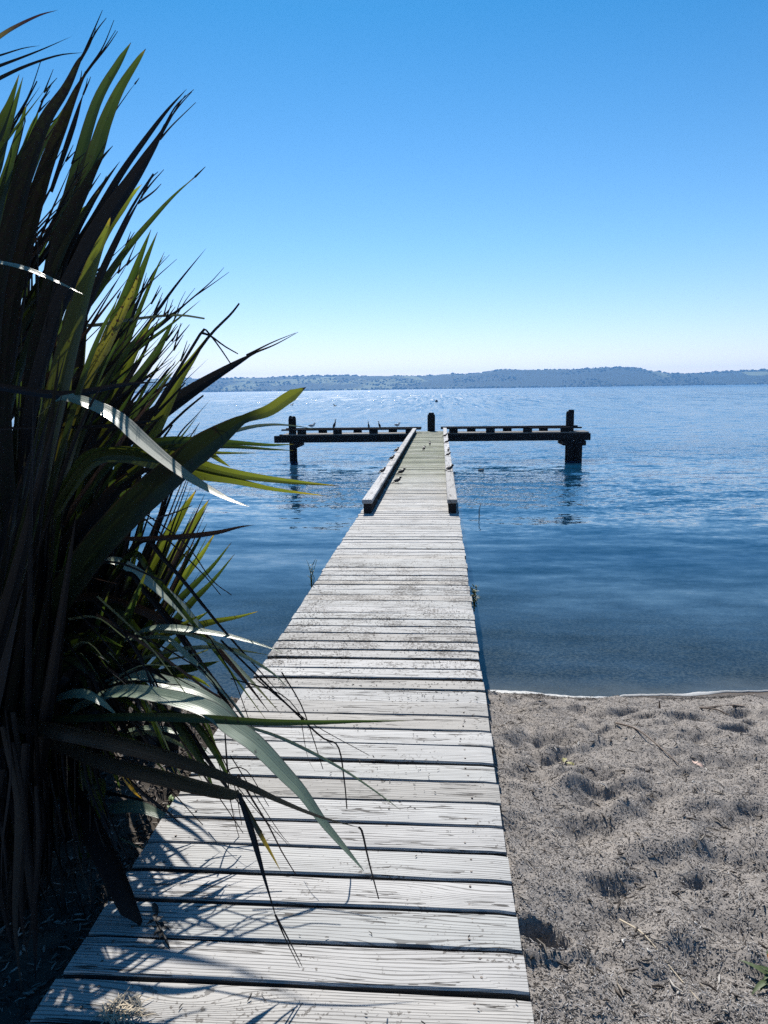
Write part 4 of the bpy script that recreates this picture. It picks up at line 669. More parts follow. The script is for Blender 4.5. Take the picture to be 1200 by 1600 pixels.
('dead',0.0937,0.28,'leaf',[(-1.2,2.462,1.091),(-1.177,2.495,1.706),(-1.072,2.533,2.365),(-0.958,2.573,3.023)],[]),
('green',0.066,0.18,'leaf',[(-1.458,2.822,0.877),(-1.496,2.85,1.137),(-1.447,2.88,1.43),(-1.385,2.913,1.736)],[]),
('dead',0.0701,0.41,'leaf',[(-1.654,2.733,0.923),(-1.598,2.748,1.343),(-1.435,2.766,1.801),(-1.254,2.785,2.264)],[]),
('green',0.0798,-0.36,'leaf',[(-1.435,2.674,0.963),(-1.483,2.739,1.26),(-1.447,2.814,1.604),(-1.396,2.892,1.971)],[]),
('dead',0.0635,0.21,'leaf',[(-1.472,2.608,1),(-1.349,2.552,1.699),(-1.133,2.487,2.395),(-0.917,2.419,3.032)],[]),
('green',0.0726,0.15,'leaf',[(-1.405,2.507,1.059),(-1.407,2.546,1.595),(-1.329,2.589,2.18),(-1.241,2.635,2.773)],[]),
('green',0.0701,0.01,'leaf',[(-1.449,2.872,0.849),(-1.379,2.714,1.159),(-1.219,2.54,1.474),(-1.049,2.355,1.768)],[]),
('green',0.0613,0,'leaf',[(-1.515,2.86,0.854),(-1.498,2.833,1.453),(-1.399,2.802,2.079),(-1.292,2.769,2.682)],[]),
('dead',0.0992,0.3,'leaf',[(-1.395,2.881,0.846),(-1.364,2.804,1.239),(-1.244,2.717,1.649),(-1.115,2.625,2.04)],[]),
('dead',0.0617,-0.19,'leaf',[(-1.214,2.604,1.01),(-1.224,2.628,1.629),(-1.161,2.654,2.291),(-1.091,2.683,2.951)],[]),
('dead',0.1061,0.32,'leaf',[(-1.183,2.746,0.929),(-1.261,2.807,1.324),(-1.269,2.875,1.773),(-1.271,2.946,2.246)],[]),
('green',0.0836,-0.43,'leaf',[(-1.075,2.502,1.072),(-1.087,2.477,1.512),(-1.03,2.449,1.977),(-0.967,2.42,2.43)],[]),
('green',0.0629,-0.45,'leaf',[(-1.154,2.532,1.053),(-1.224,2.648,1.66),(-1.226,2.78,2.359),(-1.219,2.919,3.107)],[]),
('dead',0.0814,0.46,'leaf',[(-1.26,2.791,1.311),(-1.08,2.673,1.355),(-0.847,2.277,1.201)],[]),
('green',0.0958,0.21,'leaf',[(-1.33,2.719,1.447),(-1.207,2.636,1.429),(-0.95,2.149,1.178)],[]),
('green',0.0886,0.01,'leaf',[(-1.088,2.334,1.602),(-0.945,2.3,1.571),(-0.841,2.178,1.157)],[]),
('dead',0.0867,-0.21,'leaf',[(-1.334,2.59,1.185),(-1.119,2.466,1.255),(-0.893,2.168,1.13)],[]),
('green',0.0583,0.38,'leaf',[(-1.098,2.51,1.421),(-0.873,2.386,1.488),(-0.673,2.153,1.347)],[]),
('green',0.057,0.21,'leaf',[(-1.303,2.732,1.358),(-1.15,2.653,1.358),(-0.956,2.319,1.074)],[]),
('green',0.076,0.06,'leaf',[(-1.151,2.415,1.325),(-0.941,2.319,1.357),(-0.735,2.077,1.137)],[]),
('green',0.0595,0.21,'leaf',[(-1.361,2.34,1.331),(-1.29,2.368,1.345),(-1.327,2.427,1.104)],[]),
('green',0.1027,0.48,'leaf',[(-1.177,2.561,1.184),(-0.975,2.525,1.202),(-0.832,2.452,0.897)],[]),
('green',0.0891,0.48,'leaf',[(-1.391,2.438,1.435),(-1.254,2.418,1.432),(-1.183,2.361,1.093)],[]),
('green',0.0626,-0.28,'leaf',[(-1.33,2.371,1.307),(-1.187,2.305,1.365),(-1.071,2.153,1.236)],[]),
('dead',0.0798,-0.15,'leaf',[(-1.484,2.564,1.152),(-1.276,2.464,1.236),(-1.11,2.292,1.122)],[]),
('green',0.0603,0.47,'leaf',[(-1.341,2.721,1.307),(-1.089,2.551,1.354),(-0.744,2.034,1.225)],[]),
('green',0.0581,0.47,'leaf',[(-1.588,2.698,1.394),(-1.306,2.581,1.471),(-1.079,2.414,1.322)],[]),
('green',0.0972,-0.28,'leaf',[(-1.026,2.31,1.561),(-0.857,2.267,1.564),(-0.729,2.159,1.268)],[]),
('green',0.0545,-0.24,'leaf',[(-1.233,2.738,1.341),(-1.031,2.605,1.345),(-0.724,2.08,1.128)],[]),
('dead',0.1024,0.01,'leaf',[(-1.416,2.585,1.236),(-1.29,2.547,1.266),(-1.212,2.436,1.036)],[]),
('green',0.0695,0.46,'leaf',[(-1.369,2.788,1.039),(-1.045,2.56,1.159),(-0.687,2.073,1.121)],[]),
('green',0.0509,0.38,'leaf',[(-1.173,2.499,1.301),(-0.944,2.425,1.336),(-0.755,2.278,1.091)],[]),
('dead',0.0947,-0.37,'leaf',[(-1.277,2.567,1.155),(-1.132,2.462,1.232),(-0.94,2.13,1.191)],[]),
('dead',0.0897,-0.3,'leaf',[(-1.217,2.492,1.478),(-1.038,2.384,1.51),(-0.805,2.029,1.349)],[]),
('green',0.0914,-0.49,'leaf',[(-1.198,2.394,1.334),(-1.118,2.395,1.344),(-1.132,2.401,1.059)],[]),
('dead',0.0553,0.31,'leaf',[(-1.437,2.449,1.539),(-1.144,2.267,1.639),(-0.884,2.005,1.573)],[]),
('green',0.0473,-0.09,'leaf',[(-1.411,2.549,1.171),(-1.146,2.394,1.27),(-0.891,2.109,1.186)],[]),
('green',0.084,-0.25,'leaf',[(-1.424,2.667,1.14),(-1.227,2.605,1.179),(-1.077,2.469,0.935)],[]),
('dead',0.1001,0.42,'leaf',[(-1.156,2.471,1.205),(-0.994,2.437,1.25),(-0.895,2.38,1.059)],[]),
('dead',0.0787,0.38,'leaf',[(-1.212,2.62,1.301),(-0.984,2.556,1.286),(-0.789,2.383,0.869)],[]),
('green',0.0504,-0.28,'leaf',[(-1.186,2.392,1.563),(-1.062,2.323,1.567),(-0.875,2.003,1.354)],[]),
('dead',0.0754,-0.44,'leaf',[(-1.291,2.733,1.361),(-1.07,2.669,1.354),(-0.885,2.497,0.965)],[]),
('green',0.0554,0.26,'leaf',[(-1.434,2.582,1.335),(-1.14,2.416,1.398),(-0.818,2.043,1.248)],[]),
('green',0.1123,0.18,'leaf',[(-1.506,2.774,1.381),(-1.341,2.707,1.368),(-1.164,2.445,1.003)],[]),
('green',0.0918,-0.05,'leaf',[(-1.38,2.633,1.336),(-1.167,2.491,1.379),(-0.843,2.005,1.261)],[]),
('green',0.1027,-0.14,'leaf',[(-1.435,2.564,1.147),(-1.216,2.482,1.212),(-1.044,2.339,1.043)],[]),
('green',0.0838,0.29,'leaf',[(-1.414,2.607,1.207),(-1.293,2.578,1.234),(-1.233,2.497,0.989)],[]),
('dead',0.0762,-0.01,'leaf',[(-1.075,2.465,1.377),(-0.943,2.38,1.391),(-0.728,1.978,1.228)],[]),
('green',0.0942,-0.32,'leaf',[(-1.406,2.36,1.503),(-1.197,2.248,1.549),(-0.958,1.964,1.4)],[]),
('green',0.0851,-0.45,'leaf',[(-1.971,3.046,0.815),(-1.957,3.047,1.162),(-1.895,3.048,1.47),(-1.822,3.049,1.777)],[]),
('green',0.1103,0.38,'leaf',[(-1.658,3.022,0.837),(-1.611,3.035,1.409),(-1.519,3.047,1.908),(-1.418,3.059,2.399)],[]),
('dead',0.0853,0.39,'leaf',[(-1.554,3.041,0.829),(-1.481,3.005,1.315),(-1.364,2.972,1.731),(-1.24,2.937,2.133)],[]),
('dead',0.1294,-0.16,'leaf',[(-2.126,3.155,0.751),(-2.097,3.273,1.537),(-2.009,3.381,2.249),(-1.91,3.493,2.976)],[]),
('green',0.1215,-0.04,'leaf',[(-1.461,3.262,0.71),(-1.381,3.173,1.221),(-1.258,3.09,1.649),(-1.129,3.005,2.052)],[]),
('dead',0.1065,0.44,'leaf',[(-1.313,3.116,0.794),(-1.393,3.272,1.241),(-1.417,3.413,1.671),(-1.427,3.559,2.133)],[]),
('green',0.123,0.32,'leaf',[(-1.422,2.928,0.895),(-1.372,2.948,1.397),(-1.273,2.968,1.839),(-1.167,2.988,2.277)],[]),
('green',0.1073,-0.31,'leaf',[(-1.403,3.059,0.823),(-1.44,3.209,1.171),(-1.411,3.348,1.507),(-1.366,3.492,1.872)],[]),
('green',0.0886,0.14,'leaf',[(-2.162,3.102,0.779),(-2.078,3.132,1.358),(-1.941,3.16,1.867),(-1.796,3.19,2.372)],[]),
('dead',0.0771,-0.42,'leaf',[(-1.973,3.223,0.718),(-1.93,3.202,1.247),(-1.845,3.183,1.704),(-1.749,3.164,2.149)],[]),
('dead',0.0812,0.34,'leaf',[(-1.761,2.939,0.879),(-1.746,3.089,1.363),(-1.658,3.228,1.823),(-1.554,3.373,2.314)],[]),
('green',0.1273,0.34,'leaf',[(-2.135,3.058,0.804),(-2.004,3.047,1.423),(-1.829,3.036,1.952),(-1.651,3.025,2.462)],[]),
('green',0.0722,-0.29,'leaf',[(-2.149,3.236,0.705),(-2.023,3.283,1.255),(-1.831,3.328,1.743),(-1.632,3.374,2.233)],[]),
('green',0.1165,-0.22,'leaf',[(-2.012,2.971,0.854),(-1.803,2.99,1.592),(-1.542,3.007,2.222),(-1.286,3.025,2.83)],[]),
('dead',0.0705,0.46,'leaf',[(-2.261,3.194,0.725),(-2.116,3.143,1.168),(-1.921,3.095,1.547),(-1.722,3.045,1.912)],[]),
('green',0.1077,0.48,'leaf',[(-2.513,3.359,0.628),(-2.277,3.262,1.523),(-2.014,3.174,2.243),(-1.76,3.082,2.894)],[]),
('dead',0.0735,-0.24,'leaf',[(-2.284,3.189,0.728),(-2.271,3.249,1.188),(-2.201,3.305,1.605),(-2.119,3.362,2.03)],[]),
('dead',0.1321,-0.02,'leaf',[(-2.261,3.081,0.788),(-2.288,3.203,1.313),(-2.252,3.315,1.803),(-2.203,3.431,2.316)],[]),
('dead',0.1228,0.47,'leaf',[(-1.759,3.173,0.751),(-1.649,3.162,1.442),(-1.493,3.152,2.031),(-1.334,3.142,2.597)],[]),
('green',0.113,0.17,'leaf',[(-1.649,2.938,0.883),(-1.521,2.958,1.655),(-1.347,2.977,2.314),(-1.173,2.996,2.951)],[]),
('dead',0.0868,0.43,'leaf',[(-1.716,2.979,0.859),(-1.629,3.04,1.543),(-1.489,3.097,2.148),(-1.342,3.156,2.752)],[]),
('green',0.0951,0.22,'leaf',[(-1.673,3.371,0.645),(-1.617,3.38,1.356),(-1.513,3.388,1.971),(-1.401,3.397,2.57)],[]),
('dead',0.1005,0.3,'leaf',[(-1.162,2.91,0.911),(-1.168,2.923,1.247),(-1.128,2.935,1.547),(-1.078,2.947,1.849)],[]),
('green',0.1136,-0.17,'leaf',[(-2.116,3.306,0.668),(-2.093,3.402,1.004),(-1.998,3.494,1.317),(-1.887,3.59,1.645)],[]),
('dead',0.076,-0.17,'leaf',[(-2.101,3.366,0.636),(-2.035,3.359,1.387),(-1.926,3.351,2.029),(-1.809,3.344,2.649)],[]),
('dead',0.0864,-0.37,'leaf',[(-1.487,3.214,0.736),(-1.335,3.129,1.685),(-1.153,3.05,2.443),(-0.975,2.969,3.127)],[]),
('green',0.087,-0.21,'leaf',[(-1.386,2.988,0.863),(-1.457,3.137,1.259),(-1.472,3.273,1.642),(-1.472,3.414,2.055)],[]),
('dead',0.125,-0.29,'leaf',[(-2.187,3.136,0.759),(-2.157,3.136,1.249),(-2.082,3.136,1.678),(-1.996,3.136,2.101)],[]),
('dead',0.1114,-0.44,'leaf',[(-1.583,3.339,0.665),(-1.555,3.383,1.37),(-1.476,3.424,1.99),(-1.387,3.467,2.606)],[]),
('dead',0.0958,0.28,'leaf',[(-1.556,3.19,0.748),(-1.453,3.101,1.388),(-1.313,3.02,1.916),(-1.169,2.936,2.406)],[]),
('green',0.1103,-0.23,'leaf',[(-1.811,3.018,0.834),(-1.696,3.056,1.589),(-1.531,3.091,2.242),(-1.362,3.128,2.882)],[]),
('dead',0.0729,-0.02,'leaf',[(-2.216,3.048,0.807),(-2.178,3.083,1.35),(-2.09,3.116,1.83),(-1.992,3.149,2.311)],[]),
('green',0.1038,-0.05,'leaf',[(-1.366,3.053,0.828),(-1.397,3.195,1.42),(-1.37,3.325,1.976),(-1.329,3.459,2.56)],[]),
('dead',0.099,-0.31,'leaf',[(-2.148,3.265,0.69),(-1.965,3.212,1.591),(-1.749,3.163,2.329),(-1.537,3.112,3.011)],[]),
('green',0.0716,0.38,'leaf',[(-1.571,3.327,0.672),(-1.454,3.206,1.352),(-1.301,3.095,1.905),(-1.145,2.98,2.409)],[]),
('dead',0.0866,-0.31,'leaf',[(-1.829,3.19,0.74),(-1.773,3.278,1.574),(-1.663,3.358,2.314),(-1.544,3.441,3.056)],[]),
('dead',0.0922,-0.44,'leaf',[(-1.51,3.194,0.746),(-1.413,3.157,1.547),(-1.277,3.123,2.213),(-1.138,3.088,2.84)],[]),
('dead',0.0994,0.27,'leaf',[(-2.06,2.937,0.872),(-2.042,3.032,1.377),(-1.965,3.12,1.842),(-1.875,3.211,2.323)],[]),
('green',0.0791,0,'leaf',[(-1.399,3.147,0.775),(-1.328,3.163,1.63),(-1.215,3.178,2.358),(-1.096,3.193,3.06)],[]),
('dead',0.093,0.06,'leaf',[(-1.928,3.261,0.698),(-1.751,3.308,1.585),(-1.518,3.353,2.348),(-1.285,3.398,3.093)],[]),
('green',0.1264,0.22,'leaf',[(-1.534,3.191,0.748),(-1.389,3.094,1.312),(-1.203,3.003,1.779),(-1.018,2.91,2.213)],[]),
('green',0.122,-0.4,'leaf',[(-2.228,2.989,0.839),(-2.143,3.091,1.54),(-1.996,3.186,2.174),(-1.839,3.284,2.819)],[]),
('dead',0.0927,0.46,'leaf',[(-1.684,3.275,0.697),(-1.527,3.151,1.444),(-1.337,3.036,2.044),(-1.149,2.918,2.584)],[]),
('dead',0.1116,-0.09,'leaf',[(-1.491,3.126,0.784),(-1.532,3.243,1.224),(-1.515,3.351,1.638),(-1.484,3.462,2.074)],[]),
('dead',0.1161,0.05,'leaf',[(-2.158,2.954,0.86),(-2.134,3.107,1.334),(-2.032,3.252,1.786),(-1.911,3.402,2.27)],[]),
('green',0.0966,-0.28,'leaf',[(-1.531,3.071,0.813),(-1.502,3.025,1.184),(-1.43,2.984,1.505),(-1.348,2.941,1.817)],[]),
('dead',0.0654,-0.28,'leaf',[(-1.38,2.992,0.86),(-1.308,2.981,1.482),(-1.194,2.97,2.013),(-1.074,2.959,2.525)],[]),
('dead',0.0891,0.2,'leaf',[(-1.906,3.366,0.641),(-1.789,3.246,1.23),(-1.636,3.135,1.714),(-1.476,3.021,2.162)],[]),
('green',0.083,-0.33,'leaf',[(-1.523,3.131,0.781),(-1.499,3.269,1.627),(-1.417,3.396,2.399),(-1.323,3.527,3.191)],[]),
('green',0.0799,-0.39,'leaf',[(-1.39,3.041,0.834),(-1.447,3.189,1.25),(-1.445,3.326,1.651),(-1.428,3.467,2.081)],[]),
('green',0.1244,0.19,'leaf',[(-1.926,3.343,0.653),(-1.682,3.282,1.596),(-1.4,3.225,2.362),(-1.132,3.166,3.063)],[]),
('green',0.1226,0.08,'leaf',[(-1.724,3.01,0.841),(-1.708,3.162,1.322),(-1.619,3.305,1.779),(-1.512,3.452,2.267)],[]),
('dead',0.1084,0.47,'leaf',[(-1.949,3.094,0.789),(-1.937,3.195,1.411),(-1.867,3.288,1.979),(-1.785,3.384,2.561)],[]),
('dead',0.0722,-0.46,'leaf',[(-2.093,3.006,0.833),(-1.903,2.976,1.427),(-1.666,2.948,1.93),(-1.432,2.919,2.409)],[]),
('green',0.1235,-0.08,'leaf',[(-1.504,3.018,0.843),(-1.421,3.041,1.683),(-1.296,3.063,2.399),(-1.167,3.084,3.091)],[]),
('green',0.0679,-0.39,'leaf',[(-1.526,3.032,0.835),(-1.47,3.126,1.483),(-1.354,3.213,2.069),(-1.227,3.304,2.666)],[]),
('green',0.097,0.45,'leaf',[(-2.564,3.353,0.63),(-2.477,3.404,1.227),(-2.329,3.452,1.757),(-2.171,3.501,2.29)],[]),
('green',0.0738,0.13,'leaf',[(-2.135,3.233,0.708),(-1.812,3.127,1.651),(-1.464,3.029,2.394),(-1.142,2.926,3.054)],[]),
('green',0.1359,-0.32,'leaf',[(-2.552,3.319,0.649),(-2.459,3.302,1.076),(-2.311,3.285,1.449),(-2.155,3.268,1.816)],[]),
('green',0.1172,0.01,'leaf',[(-1.649,3.294,0.688),(-1.562,3.313,1.216),(-1.416,3.33,1.681),(-1.262,3.347,2.142)],[]),
('dead',0.119,-0.23,'leaf',[(-1.651,2.939,0.882),(-1.756,3.169,1.334),(-1.791,3.379,1.791),(-1.807,3.597,2.302)],[]),
('dead',0.075,-0.1,'leaf',[(-2.215,2.946,0.863),(-2.103,3.088,1.546),(-1.911,3.223,2.176),(-1.705,3.361,2.832)],[]),
('dead',0.1249,0.24,'leaf',[(-2.024,2.978,0.851),(-1.908,3.127,1.598),(-1.714,3.267,2.287),(-1.505,3.412,3.001)],[]),
('green',0.1372,0.45,'leaf',[(-2.134,3.179,0.737),(-2.174,3.26,1.16),(-2.159,3.335,1.55),(-2.13,3.411,1.954)],[]),
('green',0.1179,0.49,'leaf',[(-1.355,3.177,0.76),(-1.31,3.169,1.497),(-1.224,3.161,2.124),(-1.13,3.153,2.727)],[]),
('green',0.1319,-0.13,'leaf',[(-2.484,3.212,0.71),(-2.441,3.214,1.285),(-2.354,3.217,1.786),(-2.256,3.219,2.278)],[]),
('dead',0.126,-0.23,'leaf',[(-1.983,3.244,0.706),(-1.841,3.159,1.186),(-1.654,3.079,1.59),(-1.465,2.997,1.972)],[]),
('dead',0.0764,0.28,'leaf',[(-1.873,3.152,0.76),(-1.825,3.143,1.19),(-1.728,3.136,1.568),(-1.622,3.128,1.94)],[]),
('dead',0.1274,0.49,'leaf',[(-2.169,3.281,0.68),(-2.243,3.389,1.008),(-2.257,3.488,1.319),(-2.256,3.59,1.649)],[]),
('dead',0.1194,-0.4,'leaf',[(-2.2,3.384,0.623),(-1.991,3.322,1.251),(-1.733,3.263,1.777),(-1.479,3.203,2.274)],[]),
('dead',0.1249,0.37,'leaf',[(-1.919,3.001,0.841),(-1.939,3.154,1.531),(-1.898,3.295,2.177),(-1.842,3.44,2.854)],[]),
('dead',0.1157,-0.05,'leaf',[(-1.401,3.115,0.793),(-1.448,3.208,1.184),(-1.442,3.293,1.549),(-1.423,3.381,1.93)],[]),
('green',0.1025,-0.06,'leaf',[(-1.165,2.955,0.887),(-1.304,3.156,1.452),(-1.398,3.338,2.007),(-1.48,3.526,2.612)],[]),
('green',0.0814,0.49,'leaf',[(-2.399,3.297,0.666),(-2.33,3.351,1.28),(-2.203,3.401,1.827),(-2.067,3.453,2.376)],[]),
('green',0.0882,-0.19,'leaf',[(-2.063,3.061,0.804),(-2.002,3.05,1.452),(-1.903,3.041,2.007),(-1.796,3.031,2.542)],[]),
('dead',0.1178,-0.39,'leaf',[(-1.424,3.099,0.801),(-1.486,3.266,1.123),(-1.482,3.421,1.441),(-1.461,3.582,1.79)],[]),
('green',0.0866,-0.35,'leaf',[(-1.727,3.299,0.683),(-1.673,3.375,1.505),(-1.565,3.444,2.232),(-1.447,3.516,2.958)],[]),
('green',0.0736,0.22,'leaf',[(-1.494,3.125,0.785),(-1.477,3.149,1.157),(-1.407,3.171,1.49),(-1.327,3.194,1.826)],[]),
('green',0.1089,-0.03,'leaf',[(-1.839,3.29,0.684),(-1.841,3.383,1.088),(-1.779,3.469,1.461),(-1.702,3.559,1.851)],[]),
('dead',0.1416,-0.14,'leaf',[(-2.251,3.393,0.617),(-2.196,3.338,1.07),(-2.098,3.288,1.46),(-1.987,3.237,1.837)],[]),
('green',0.0708,-0.46,'leaf',[(-1.734,3.105,0.789),(-1.781,3.234,1.214),(-1.767,3.353,1.617),(-1.738,3.475,2.045)],[]),
('green',0.0841,-0.31,'leaf',[(-1.503,3.334,0.67),(-1.476,3.397,1.495),(-1.398,3.455,2.221),(-1.311,3.514,2.942)],[]),
('dead',0.0944,-0.26,'leaf',[(-1.992,3.014,0.832),(-1.883,3.035,1.293),(-1.717,3.054,1.7),(-1.544,3.074,2.105)],[]),
('green',0.1352,-0.12,'leaf',[(-1.57,3.382,0.641),(-1.555,3.427,1.145),(-1.484,3.469,1.596),(-1.401,3.512,2.052)],[]),
('dead',0.0762,0.12,'leaf',[(-1.638,3.265,0.704),(-1.542,3.201,1.334),(-1.404,3.142,1.861),(-1.262,3.082,2.359)],[]),
('green',0.0836,0.03,'leaf',[(-1.611,3.058,0.818),(-1.548,3.089,1.213),(-1.428,3.118,1.567),(-1.298,3.149,1.923)],[]),
('dead',0.1366,0.44,'leaf',[(-1.555,3.345,0.662),(-1.557,3.39,1.217),(-1.507,3.432,1.713),(-1.444,3.474,2.211)],[]),
('green',0.1157,0.28,'leaf',[(-1.744,2.946,0.876),(-1.678,3.056,1.545),(-1.549,3.159,2.154),(-1.409,3.265,2.778)],[]),
('dead',0.1221,0.41,'leaf',[(-2.316,3.304,0.664),(-1.986,3.28,1.629),(-1.611,3.257,2.423),(-1.258,3.233,3.16)],[]),
('dead',0.0982,0.3,'leaf',[(-1.431,3.365,0.655),(-1.425,3.295,1.231),(-1.379,3.232,1.717),(-1.321,3.167,2.179)],[]),
('green',0.0862,-0.07,'leaf',[(-1.412,3.183,0.755),(-1.387,3.127,1.218),(-1.321,3.077,1.613),(-1.244,3.026,1.993)],[]),
('green',0.1024,0.12,'leaf',[(-1.345,3.093,0.807),(-1.359,3.155,1.449),(-1.328,3.213,2.023),(-1.285,3.272,2.601)],[]),
('green',0.1123,-0.14,'leaf',[(-1.265,3.007,0.856),(-1.26,3.017,1.56),(-1.218,3.027,2.166),(-1.165,3.036,2.756)],[]),
('dead',0.1125,0.46,'leaf',[(-1.883,3.238,0.712),(-1.857,3.29,1.371),(-1.78,3.338,1.955),(-1.692,3.388,2.54)],[]),
('dead',0.1325,-0.02,'leaf',[(-1.716,2.992,0.851),(-1.652,3.14,1.574),(-1.518,3.278,2.243),(-1.37,3.42,2.938)],[]),
('green',0.0921,-0.2,'leaf',[(-2.105,3.115,0.773),(-1.956,3.063,1.289),(-1.763,3.015,1.727),(-1.568,2.964,2.144)],[]),
('green',0.1073,-0.43,'leaf',[(-1.771,3.035,0.827),(-1.706,3.081,1.415),(-1.588,3.124,1.937),(-1.463,3.168,2.458)],[]),
('dead',0.1406,0.4,'leaf',[(-1.612,3.238,0.72),(-1.577,3.331,1.258),(-1.477,3.417,1.75),(-1.365,3.506,2.256)],[]),
('dead',0.1314,-0,'leaf',[(-1.985,2.937,0.874),(-1.956,3.041,1.349),(-1.862,3.138,1.789),(-1.755,3.238,2.248)],[]),
('green',0.1362,-0.11,'leaf',[(-1.609,2.96,0.872),(-1.665,3.138,1.192),(-1.651,3.305,1.51),(-1.618,3.477,1.862)],[]),
('dead',0.1216,0.06,'leaf',[(-1.474,2.964,0.873),(-1.524,3.071,1.261),(-1.521,3.169,1.626),(-1.504,3.269,2.011)],[]),
('dead',0.0943,-0.03,'leaf',[(-2.155,2.965,0.854),(-2.104,2.985,1.374),(-2.006,3.003,1.831),(-1.9,3.022,2.284)],[]),
('dead',0.0975,-0.16,'leaf',[(-1.61,3.145,0.77),(-1.582,3.208,1.647),(-1.509,3.266,2.413),(-1.428,3.325,3.169)],[]),
('dead',0.0861,-0.08,'leaf',[(-2.206,3.298,0.67),(-2.105,3.328,1.461),(-1.954,3.355,2.145),(-1.797,3.384,2.813)],[]),
('green',0.1012,-0.23,'leaf',[(-1.654,3.04,0.827),(-1.658,3.203,1.289),(-1.588,3.355,1.734),(-1.501,3.513,2.212)],[]),
('green',0.0802,-0.09,'leaf',[(-1.746,3.296,0.684),(-1.58,3.163,1.246),(-1.375,3.038,1.706),(-1.172,2.909,2.127)],[]),
('dead',0.1203,0.09,'leaf',[(-1.537,3.384,0.641),(-1.464,3.385,1.598),(-1.349,3.386,2.403),(-1.229,3.387,3.17)],[]),
('dead',0.132,-0.22,'leaf',[(-1.672,3.353,0.655),(-1.569,3.355,1.191),(-1.408,3.357,1.659),(-1.24,3.359,2.118)],[]),
('dead',0.1098,-0.49,'leaf',[(-2.144,3.226,0.711),(-2.15,3.249,1.067),(-2.104,3.269,1.387),(-2.046,3.291,1.711)],[]),
('green',0.1255,0.1,'leaf',[(-2.525,3.26,0.682),(-2.247,3.156,1.512),(-1.942,3.059,2.177),(-1.651,2.959,2.776)],[]),
('dead',0.1034,0.22,'leaf',[(-1.364,3,0.857),(-1.409,3.084,1.202),(-1.401,3.161,1.525),(-1.382,3.24,1.862)],[]),
('green',0.1411,-0.46,'leaf',[(-2.39,3.218,0.709),(-2.397,3.287,1.365),(-2.354,3.35,1.953),(-2.298,3.415,2.547)],[]),
('green',0.0686,-0.04,'leaf',[(-1.461,2.959,0.877),(-1.504,3.079,1.4),(-1.493,3.189,1.889),(-1.47,3.303,2.401)],[]),
('green',0.1026,-0.48,'leaf',[(-1.465,2.988,0.861),(-1.442,3.057,1.417),(-1.367,3.122,1.919),(-1.282,3.188,2.428)],[]),
('green',0.1009,-0.17,'leaf',[(-1.8,3.144,0.766),(-1.628,3.144,1.542),(-1.409,3.144,2.199),(-1.191,3.145,2.829)],[]),
('dead',0.0877,-0.43,'leaf',[(-2.43,3.248,0.691),(-2.339,3.266,1.195),(-2.192,3.282,1.638),(-2.037,3.3,2.079)],[]),
('green',0.1043,0.43,'leaf',[(-1.309,2.988,0.865),(-1.358,3.162,1.545),(-1.349,3.322,2.19),(-1.326,3.487,2.876)],[]),
('dead',0.0918,0.06,'leaf',[(-2.316,3.397,0.613),(-2.141,3.416,1.515),(-1.915,3.433,2.282),(-1.69,3.451,3.022)],[]),
('dead',0.1187,0.09,'leaf',[(-2.218,3.026,0.819),(-2.089,3.031,1.375),(-1.908,3.037,1.857),(-1.724,3.042,2.328)],[]),
('dead',0.1064,-0,'leaf',[(-1.37,3.34,0.67),(-1.328,3.222,1.57),(-1.256,3.114,2.287),(-1.171,3.003,2.932)],[]),
('dead',0.0921,-0.41,'leaf',[(-1.293,3.144,0.78),(-1.358,3.252,1.374),(-1.375,3.35,1.921),(-1.38,3.452,2.488)],[]),
('green',0.0786,-0.39,'leaf',[(-2.044,3.03,0.821),(-1.951,3.06,1.243),(-1.798,3.088,1.619),(-1.638,3.117,1.995)],[]),
('green',0.1046,0.16,'leaf',[(-1.64,2.98,0.86),(-1.69,3.132,1.488),(-1.683,3.272,2.08),(-1.662,3.415,2.704)],[]),
('green',0.0922,0.48,'leaf',[(-1.311,2.913,0.906),(-1.308,3.005,1.511),(-1.253,3.09,2.062),(-1.188,3.178,2.626)],[]),
('green',0.126,0.36,'leaf',[(-2.036,3.07,0.8),(-1.919,3.022,1.179),(-1.753,2.976,1.507),(-1.582,2.928,1.824)],[]),
('green',0.0916,-0.18,'leaf',[(-1.794,3.042,0.822),(-1.768,3.105,1.526),(-1.694,3.164,2.15),(-1.611,3.224,2.774)],[]),
('green',0.0779,-0.48,'leaf',[(-1.495,3.011,0.847),(-1.369,2.973,1.601),(-1.205,2.938,2.227),(-1.041,2.902,2.814)],[]),
('green',0.1123,-0.46,'leaf',[(-1.894,3.288,0.684),(-1.77,3.365,1.456),(-1.581,3.437,2.138),(-1.386,3.511,2.821)],[]),
('dead',0.1267,0.23,'leaf',[(-1.537,3.034,0.833),(-1.48,3.062,1.305),(-1.37,3.087,1.723),(-1.252,3.113,2.14)],[]),
('dead',0.0812,-0.29,'leaf',[(-2.42,3.389,0.614),(-2.338,3.414,1.45),(-2.21,3.436,2.169),(-2.075,3.459,2.87)],[]),
('green',0.0707,0.07,'leaf',[(-2.233,3.127,0.763),(-1.943,3.068,1.577),(-1.617,3.013,2.241),(-1.308,2.956,2.851)],[]),
('green',0.075,0.12,'leaf',[(-1.531,3.228,0.727),(-1.499,3.298,1.268),(-1.408,3.362,1.757),(-1.306,3.429,2.255)],[]),
('dead',0.1296,-0.35,'leaf',[(-1.944,3.382,0.631),(-1.925,3.4,1.011),(-1.85,3.418,1.35),(-1.762,3.435,1.692)],[]),
('green',0.141,0.48,'leaf',[(-1.337,3.164,0.768),(-1.361,3.292,1.399),(-1.329,3.409,1.983),(-1.284,3.53,2.592)],[]),
('green',0.0783,-0.19,'leaf',[(-1.802,3.346,0.655),(-1.693,3.238,1.208),(-1.544,3.138,1.666),(-1.39,3.035,2.093)],[]),
